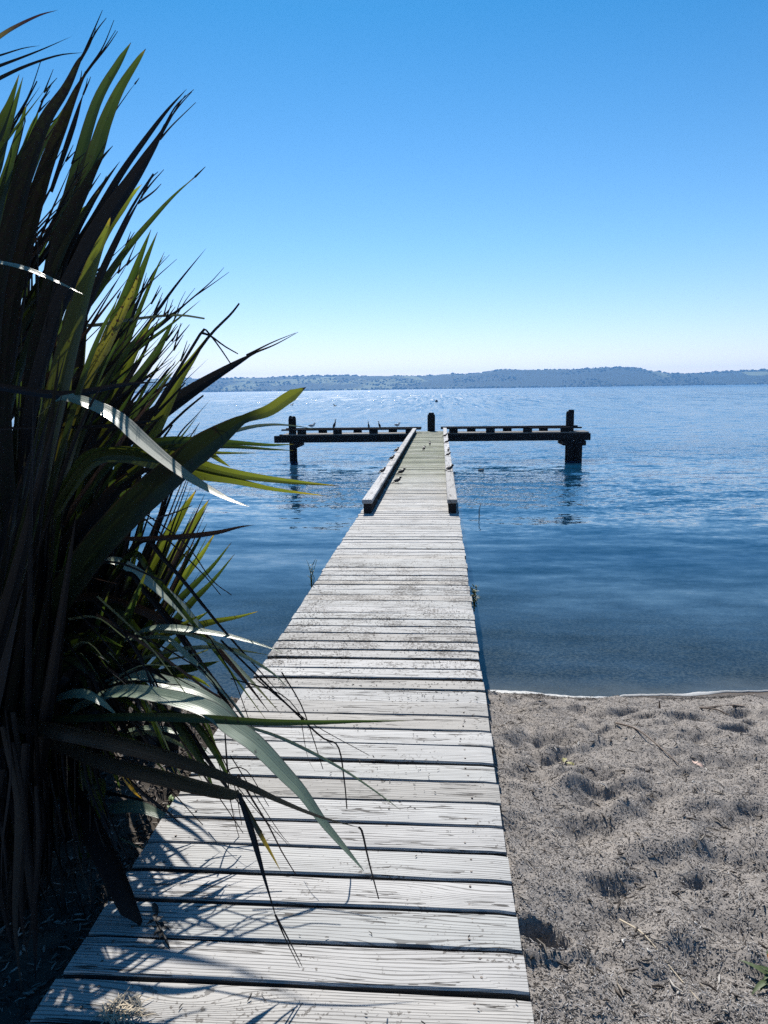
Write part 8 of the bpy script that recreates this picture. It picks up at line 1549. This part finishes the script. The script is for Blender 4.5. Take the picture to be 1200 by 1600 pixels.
def build_flax():
    area = []
    for i, L in enumerate(LEAVES):
        P = L[4]; ln = sum(np.linalg.norm(np.subtract(P[j + 1], P[j])) for j in range(len(P) - 1))
        area.append((ln * L[1] * (1.0 if i < N_TRACED else .35), i))
    big = set(i for _, i in sorted(area, reverse=True)[:100])
    kinds = list(LM.keys()); rest = MB()
    LAB = {'yellow': "yellow dead leaf", 'spotted': "yellow green leaf with brown spots", 'browntip': "brown tipped leaf with a red and yellow patch",
           'mottled': "dying brown mottled leaf with frayed tip", 'deadbrown': "dry brown leaf", 'dead': "dead dark leaf", 'pale': "bent pale leaf catching the sun", 'glossy': "bent leaf shining white in the sun", 'yellowtip': "leaf with a yellow tip"}
    for i, (kind, W, tw, prof, P, FR) in enumerate(LEAVES):
        rnd = R.random()
        if i in big:
            mb = MB(); leaf_geom(mb, 0, W, tw, prof, P, FR, rnd, kind)
            o = mb.build("leaf", LM[kind], flax, True)
            if kind in LAB: o["label"] = LAB[kind]
        else: leaf_geom(rest, kinds.index(kind), W, tw, prof, P, FR, rnd, kind)
    o = rest.build("leaf", [LM[k] for k in kinds], flax, True); o["kind"] = "stuff"
    mb = MB()      # fan bases at the ground
    for k in range(26):
        x = -1.15 + R.uniform(-.75, .28); y = 2.6 + R.uniform(-.3, .5)
        mb.tube([(x, y, .85), (x + R.uniform(-.05, .05), y, 1.0), (x + R.uniform(-.12, .12), y + R.uniform(-.1, .1), 1.22)], [.07, .05, .004], 7, R.random(), rough=.1)
    mb.build("leaf_base", LM['dead'], flax, True)
build_flax()

# ------------------------------------------------------------------ litter
def sticks(name, n, sampler, lmin, lmax, wmin, wmax, mat, up=.25, lift=0.0, zfun=None):
    P = sampler(n); n = len(P)
    z = zfun(P[:, 0], P[:, 1]) if zfun else np.full(n, DECK_Z)
    L = rng.uniform(lmin, lmax, n) * rng.uniform(.5, 1, n); w = rng.uniform(wmin, wmax, n)
    a = rng.uniform(0, 2 * math.pi, n); e = rng.normal(0, up, n)
    d = np.stack([np.cos(a) * np.cos(e), np.sin(a) * np.cos(e), np.sin(e)], -1)
    s = np.stack([-np.sin(a), np.cos(a), np.zeros(n)], -1); u = np.cross(d, s)
    c = np.stack([P[:, 0], P[:, 1], z + lift + np.abs(np.sin(e)) * L * .4 + w * .3], -1)
    bend = rng.normal(0, .12, n)[:, None] * L[:, None] * s
    V = []
    for t, k in ((-.5, .55), (0, 1), (.5, .5)):
        b = c + d * (t * L)[:, None] + (bend if t == 0 else 0)
        V += [b + s * (w * k)[:, None] * .5, b + u * (w * k)[:, None] * .5, b - s * (w * k)[:, None] * .5]
    V = np.stack(V, 1).reshape(-1, 3); o9 = (np.arange(n) * 9)[:, None]
    T = np.array([(0, 1, 4, 3), (1, 2, 5, 4), (3, 4, 7, 6), (4, 5, 8, 7), (2, 0, 3, 5), (5, 3, 6, 8)])
    F = (o9[:, :, None] + T[None]).reshape(-1, 4)
    return np_mesh(name, V, F, mat, {'rnd': ('FACE', np.repeat(rng.random(n), 6))})
def beach_pts(n):
    y = 1.35 + rng.random(n) ** 1.35 * 4.5; x = .62 + rng.random(n) * (1.0 + y * .5)
    return np.stack([x, y], -1)
tag(sticks("sand_litter", 140000, beach_pts, .004, .013, .0018, .0044, M['litter'], .14, .0, ground_z), "fine bark and straw litter strewn over the beach sand", "litter", kind="stuff")
tag(sticks("beach_straw", 9000, beach_pts, .015, .045, .0012, .003, M['litter'], .15, .002, ground_z), "loose bits of straw and twig strewn over the sand", "straw", kind="stuff")
tag(sticks("beach_bark", 1500, beach_pts, .02, .06, .004, .011, debris("beach bark", [(0, (.02, .016, .015)), (.6, (.09, .07, .055)), (.85, (.3, .26, .21)), (1, (.7, .68, .64))]), .2, .002, ground_z), "dark bark scraps and pale shell bits on the sand", "debris", kind="stuff")
def wrack_pts(n):
    x = .63 + rng.random(n) * 3.4; y = shore_y(x) - .28 + rng.normal(0, .09, n) + .05 * np.sin(x * 3)
    return np.stack([x, y], -1)
tag(sticks("drift_debris", 4500, wrack_pts, .01, .05, .002, .006, debris("drift debris", [(0, (.015, .013, .013)), (.7, (.05, .042, .038)), (1, (.2, .18, .16))]), .3, .0, ground_z), "dark drift debris in a line just above the water's edge", "debris", kind="stuff")
def bank_pts(n):
    x = -.63 - rng.random(n) ** 1.3 * 1.6; y = 1.2 + rng.random(n) * 3.6
    return np.stack([x, y], -1)
tag(sticks("bark_mulch", 11000, bank_pts, .015, .06, .003, .012, M['mulch'], .3, .002, ground_z), "bark mulch and dry leaf scraps under the flax", "mulch", kind="stuff")
def deck_pts(n):
    y = np.concatenate([rng.normal(4.4, .75, n), rng.uniform(1.5, 9, n // 4)]); x = rng.uniform(-.6, .6, len(y))
    k = (fbm(x * 4, y * 5, 61, 3) + rng.normal(0, .06, len(x))) > .02
    return np.stack([x[k], y[k]], -1)
tag(sticks("deck_litter", 3600, deck_pts, .005, .022, .0015, .005, M['dirtbits'], .2, .002), "dark crumbs of litter scattered on the boardwalk planks", "litter", kind="stuff")

def gz(x, y): return float(ground_z(np.array([x]), np.array([y]))[0])
def twig(name, label, cat, pts, rad, mat, lift=.006):
    mb = MB(); P = [(x, y, (gz(x, y) if z is None else z) + lift) for (x, y, z) in pts]
    C = catmull(P, 4 * len(P)); mb.tube(C, list(np.linspace(rad, rad * .5, len(C))), 6, rough=.12)
    return tag(mb.build(name, mat, None, True), label, cat)
twig("stick", "long thin straight stick lying on the sand", "stick", [(1.44, 4.22, None), (1.50, 3.98, None), (1.56, 3.70, None), (1.58, 3.52, None)], .006, M['stick'], .012)
twig("curled_stick", "dark hook shaped stick on the sand", "stick", [(2.33, 4.78, None), (2.42, 4.83, None), (2.40, 4.90, None), (2.22, 4.90, None), (2.14, 4.82, None), (2.2, 4.7, None), (2.26, 4.62, None)], .010, M['stick'], .012)
twig("straw_stem", "pale straw stem lying across the sand near the boardwalk end", "straw", [(.98, 2.2, None), (1.02, 2.06, None), (1.07, 1.92, None), (1.1, 1.8, None)], .003, M['straw'], .008)
twig("twig", "short twig standing out of a hollow in the sand", "twig", [(1.87, 4.82, None), (1.86, 4.80, gz(1.87, 4.82) + .07)], .008, M['stick'], .0)

def leafy(mb, c, L, w, az, el, curl=.5, rnd=0.0, mat=0):
    n = 7; P = []; d = np.array([math.cos(az), math.sin(az), 0]); s = np.array([-math.sin(az), math.cos(az), 0]); p = np.array(c, float); e = el
    for i in range(n): P.append(p.copy()); p = p + L / (n - 1) * (d * math.cos(e) + np.array([0, 0, math.sin(e)])); e -= curl / (n - 1)
    vs = []; tv = []
    for i in range(n):
        ww = w * math.sin(math.pi * (.12 + .88 * i / (n - 1))) * .5 + .0005
        vs += [P[i] + s * ww + (0, 0, ww * .3), P[i], P[i] - s * ww + (0, 0, ww * .3)]; tv += [i / (n - 1)] * 3
    mb.add(vs, [(i * 3 + j, i * 3 + j + 1, i * 3 + j + 4, i * 3 + j + 3) for i in range(n - 1) for j in (0, 1)], rnd, mat, tv)
def dry_leaf(name, label, x, y, mat, n=1, L=.07, w=.03):
    mb = MB(); z = gz(x, y) + .012
    for k in range(n): leafy(mb, (x + R.uniform(-.02, .02), y + R.uniform(-.01, .01), z), L * R.uniform(.7, 1.1), w, R.uniform(-.6, .6) + k * 1.3, R.uniform(.1, .5), 1.2)
    return tag(mb.build(name, mat, None, True), label, "leaf")
dry_leaf("dry_leaf", "curled pinkish dry leaf below the hook shaped stick", 2.16, 4.26, M['dryleaf'], 4, .11, .045)
dry_leaf("dry_leaf", "pale crumpled dry leaf at the end of the long stick", 1.66, 3.56, M['dryleaf'], 2, .05, .03)
dry_leaf("dry_leaf", "small olive leaf on the sand beside the boardwalk", 1.03, 3.58, M['olive'], 2, .06, .022)
# weeds
def weed(name, label, c, n, L, w, mat, cat="plant", spread=1.1, stems=0, extra=None):
    r = empty(name, c); tag(r, label, cat); mb = MB()
    for k in range(n):
        a = R.uniform(0, 6.28); leafy(mb, (c[0] + R.uniform(-.02, .02), c[1] + R.uniform(-.02, .02), c[2] + (R.random() * stems)), L * R.uniform(.6, 1.1), w, a, R.uniform(.2, spread), R.uniform(.3, 1.2), R.random())
    mb.build("foliage", mat, r, True)
    if stems:
        st = MB()
        for k in range(5): st.tube([(c[0], c[1], c[2] - .05), (c[0] + R.uniform(-.02, .02), c[1] + R.uniform(-.02, .02), c[2] + stems * .5), (c[0] + R.uniform(-.05, .05), c[1] + R.uniform(-.04, .04), c[2] + stems * R.uniform(.8, 1.1))], [.004, .003, .0015], 5)
        st.build("stem", mat, r, True)
    return r
weed("jetty_weed", "small bushy weed growing from the right edge of the boardwalk", (.665, 5.72, .84), 40, .045, .014, M['weed'], stems=.15)
weed("jetty_weed", "thin dry weed sticking up at the left edge of the boardwalk", (-.655, 5.85, .9), 16, .06, .006, M['weed'], stems=.26)
c = (1.345, 1.93, gz(1.345, 1.93))
rs_ = weed("rosette_weed", "small green weed on the sand at the lower right corner", c, 16, .10, .016, M['weed'], spread=.7)
mb = MB(); leafy(mb, (c[0] - .005, c[1] - .01, c[2] + .03), .04, .022, 2.0, .9, .4); mb.build("flower", M['orange'], rs_, True)
c2 = (-.66, 2.62, .95)
weed("seedling", "tiny bright green seedling in the bark mulch", c2, 7, .03, .012, plain("seedling leaf", (.10, .17, .04), .5), spread=1.2)
twig("water_reed", "thin bare reed stem standing in the shallows right of the jetty", "reed", [(1.17, 14.68, -.9), (1.165, 14.68, 0.0), (1.17, 14.68, .16), (1.2, 14.66, .28)], .012, M['stick'], 0)
# dead flower head lying on the planks and a clump of dry grass
r = empty("dead_leaf_scrap", (-.45, 1.93, 1.0)); tag(r, "brown tattered leaf scrap lying on the planks under the flax", "leaf")
mb = MB(); leafy(mb, (-.47, 1.96, 1.02), .06, .018, -1.0, -.02, .1); mb.build("blade", LM['deadbrown'], r, True)
mb = MB(); mb.tube(catmull([(-.44, 1.90, 1.012), (-.41, 1.86, 1.016), (-.36, 1.80, 1.006)], 8), [.004] * 7 + [.001], 5)
for k in range(10): leafy(mb, (-.44 + k * .004, 1.90 - k * .005, 1.015), .03, .012, R.uniform(0, 6.28), .2, .8)
mb.build("stalk", LM['strawdark'], r, True)
mb = MB()
for k in range(150):
    a = R.uniform(0, 6.28); q = R.random() ** .5
    leafy(mb, (-.40 + q * .055 * math.cos(a), 1.585 + q * .04 * math.sin(a), 1.003), R.uniform(.012, .04), .0025, R.uniform(0, 6.28), R.uniform(0, .7), .6)
tag(mb.build("grass_clump", M['straw'], None, True), "flat clump of dry grass on the nearest planks", "grass clump")

# ------------------------------------------------------------------ birds
def ell(mb, c, d, ax, n=10, m=7, mat=0, taper=0.0):
    """ellipsoid with long axis along ax (vector), radii d=(long, side, up)"""
    ax = Vector(ax).normalized(); s = ax.cross(Vector((0, 0, 1))).normalized(); u = s.cross(ax)
    P = []; rr = []
    vs = []; fs = []
    for i in range(m + 1):
        f = -1 + 2 * i / m; rad = math.sqrt(max(0, 1 - f * f)) * (1 - taper * f) + .02
        for k in range(n):
            w = 2 * math.pi * k / n
            vs.append(Vector(c) + ax * (f * d[0]) + s * (math.cos(w) * rad * d[1]) + u * (math.sin(w) * rad * d[2]))
    for i in range(m):
        for k in range(n): fs.append((i * n + k, i * n + (k + 1) % n, (i + 1) * n + (k + 1) % n, (i + 1) * n + k))
    fs.append(tuple(range(n - 1, -1, -1))); fs.append(tuple(m * n + k for k in range(n)))
    mb.add(vs, fs, 0, mat)
def bird(name, label, cat, loc, h, rz, style, group=None):
    """standing bird, h = overall height in metres, facing +X before rotation"""
    r = empty(name, (0, 0, 0)); tag(r, label, cat, group)
    b = MB()
    if style == 'shag':        # upright body, long neck, long bill
        ell(b, (0, 0, .40 * h), (.30 * h, .13 * h, .14 * h), (.35, 0, 1), mat=0, taper=.25)
        b.tube([(.08 * h, 0, .6 * h), (.12 * h, 0, .74 * h), (.09 * h, 0, .86 * h), (.11 * h, 0, .93 * h)], [.09 * h, .055 * h, .05 * h, .05 * h], 8)
        ell(b, (.14 * h, 0, .95 * h), (.07 * h, .045 * h, .05 * h), (1, 0, .15))
        b.tube([(-.08 * h, 0, .2 * h), (-.2 * h, 0, .06 * h)], [.07 * h, .035 * h], 6)
        body = b.build("body", M['bird_dark'], r, True)
        if 'white' in label:
            q = MB(); ell(q, (.075 * h, 0, .46 * h), (.25 * h, .10 * h, .10 * h), (.35, 0, 1), taper=.2); q.build("breast", M['bird_white'], r, True)
        q = MB(); q.tube([(.19 * h, 0, .955 * h), (.30 * h, 0, .95 * h)], [.022 * h, .008 * h], 6); q.build("bill", M['bill'], r, True)
    elif style == 'gull':
        ell(b, (0, 0, .48 * h), (.42 * h, .17 * h, .19 * h), (1, 0, .18), mat=0, taper=-.12)
        ell(b, (.36 * h, 0, .80 * h), (.14 * h, .11 * h, .12 * h), (1, 0, .1)); b.tube([(.24 * h, 0, .56 * h), (.33 * h, 0, .76 * h)], [.15 * h, .10 * h], 8)
        b.build("body", M['bird_white'], r, True)
        q = MB(); 
        for s_ in (-1, 1): ell(q, (-.12 * h, s_ * .115 * h, .52 * h), (.42 * h, .07 * h, .13 * h), (1, 0, .12))
        q.build("wings", M['bird_dark'] if 'dark' in label else M['bird_grey'], r, True)
        q = MB(); q.tube([(.48 * h, 0, .80 * h), (.62 * h, 0, .77 * h)], [.035 * h, .01 * h], 6); q.build("bill", M['bill'], r, True)
    else:                       # small songbird, body sloping, long tail and folded wings
        ell(b, (0, 0, .50 * h), (.50 * h, .24 * h, .25 * h), (1, 0, .55), taper=-.1)
        ell(b, (.40 * h, 0, .84 * h), (.19 * h, .17 * h, .17 * h), (1, 0, .1))
        b.tube([(-.35 * h, 0, .32 * h), (-.70 * h, 0, .17 * h), (-1.05 * h, 0, .06 * h)], [.12 * h, .07 * h, .04 * h], 6)
        b.build("body", M['bird_dark'], r, True)
        q = MB()
        for s_ in (-1, 1): ell(q, (-.18 * h, s_ * .17 * h, .48 * h), (.55 * h, .07 * h, .17 * h), (1, 0, .45))
        q.build("wings", M['bird_dark'], r, True)
        q = MB(); q.tube([(.55 * h, 0, .84 * h), (.72 * h, 0, .81 * h)], [.045 * h, .01 * h], 5); q.build("bill", M['bill'], r, True)
    q = MB(); hl = .42 * h if style == 'gull' else .3 * h
    for s_ in (-1, 1): q.tube([(.0, s_ * .06 * h, hl), (.02 * h, s_ * .06 * h, .02 * h), (.10 * h, s_ * .06 * h, .006 * h)], [.022 * h, .016 * h, .012 * h], 5)
    q.build("legs", M['bill'], r, True)
    r.location = loc; r.rotation_euler = (0, 0, rz)
    return r
G1 = "birds on the crosshead rail"
CT = 1.174
bird("gull", "small white headed bird nearest the left crosshead pile", "bird", (-4.22, 26.48, CT), .26, .3, 'gull', G1)
bird("cormorant", "dark upright cormorant alone on the left crosshead rail", "cormorant", (-3.41, 26.48, CT), .34, .2, 'shag', G1)
bird("cormorant", "stout black cormorant with white flank, left of a pair on the crosshead rail", "cormorant", (-2.17, 26.48, CT), .25, 2.2, 'shag', G1)
bird("cormorant", "slim black cormorant with white neck, right of a pair on the crosshead rail", "cormorant", (-1.78, 26.48, CT), .26, 2.9, 'shag', G1)
bird("gull", "pale white gull on the crosshead rail close to the boardwalk", "gull", (-1.14, 26.48, CT), .24, -.6, 'gull', G1)
G2 = "small dark birds on the boardwalk"
CR = 1.181
small = [("small dark bird on the planks in mid boardwalk, left of another farther out", (-.02, 18.8, 1.003), .125, 1.3),
 ("small dark bird farthest out on the boardwalk planks", (.10, 20.5, 1.003), .115, 1.6),
 ("small dark bird on the planks by the left rail, farther of two", (-.31, 13.5, 1.003), .12, .4),
 ("small dark bird with tail raised on the planks by the left rail, nearer of two", (-.31, 12.2, 1.003), .115, .5),
 ("small dark bird farthest out on the left rail", (-.56, 16.2, CR), .115, .9),
 ("small dark bird second farthest out on the left rail", (-.545, 14.4, CR), .105, .7),
 ("small dark bird nearest on the left rail", (-.55, 12.1, CR), .105, .8),
 ("small dark bird farthest out on the right rail", (.53, 21.2, CR), .11, .6),
 ("small dark bird second farthest out on the right rail", (.56, 18.7, CR), .11, .6),
 ("small dark bird third farthest out on the right rail", (.57, 16.2, CR), .10, 1.4),
 ("small dark bird fourth farthest out on the right rail, beside the third", (.56, 15.2, CR), .085, .3),
 ("small dark bird nearest on the right rail, wings half spread", (.56, 12.4, CR), .115, .6)]
for lab, loc, h, rz in small: bird("small_bird", lab, "bird", loc, h, rz, 'song', G2)
def duck(label, loc, rz, s=1.0):
    r = empty("duck", (0, 0, 0)); tag(r, label, "duck", "ducks far out on the lake")
    b = MB(); ell(b, (0, 0, .04), (.26 * s, .12 * s, .10 * s), (1, 0, .05), taper=.1); b.tube([(.18 * s, 0, .1 * s), (.22 * s, 0, .24 * s)], [.06 * s, .05 * s], 8)
    ell(b, (.25 * s, 0, .27 * s), (.085 * s, .06 * s, .06 * s), (1, 0, 0)); b.build("body", M['bird_dark'], r, True)
    q = MB(); q.tube([(.32 * s, 0, .26 * s), (.41 * s, 0, .24 * s)], [.03 * s, .02 * s], 6); q.build("bill", M['bill'], r, True)
    r.location = loc; r.rotation_euler = (0, 0, rz)
duck("dark duck far out above the left crosshead pile", (-26.0, 131, 0), .3, 1.0)
duck("dark duck far out above the cormorant on the crosshead", (-16.8, 121, 0), 2.9, 1.0)
r = empty("buoy", (-.43, 145, 0)); tag(r, "small round buoy floating far out beyond the middle pile", "buoy")
mb = MB(); ell(mb, (-.43, 145, .12), (.26, .28, .28), (0, 1, 0)); mb.build("float", M['buoy'], r, True)
mb = MB(); mb.tube([(-.43, 145, .32), (-.43, 145, .42), (-.43, 145, .48)], [.12, .11, .04], 10); mb.build("cap", M['buoy_white'], r, True)
mb = MB()
ell(mb, (1.66, 23.25, .01), (.11, .035, .03), (1, .3, 0)); mb.tube([(1.70, 23.26, .02), (1.78, 23.3, .10)], [.012, .006], 5)
tag(mb.build("driftwood", M['stick'], None, True), "small brown bit of driftwood floating right of the jetty", "driftwood")

# ------------------------------------------------------------------ haze over the lake
def haze():
    mb = MB(); mb.box((0, 2800, 64.0), (10600, 6300, 154.0))
    m = N("haze air"); v = m.n("ShaderNodeVolumePrincipled"); v.inputs['Color'].default_value = (.20, .50, 1.0, 1); v.inputs['Density'].default_value = HAZE
    v.inputs['Anisotropy'].default_value = .2
    m.set(m.out.inputs['Volume'], v)
    o = mb.build("haze", m.mat); tag(o, "blue haze over the lake", "haze", kind="stuff")
HAZE = 1.15e-4
haze()
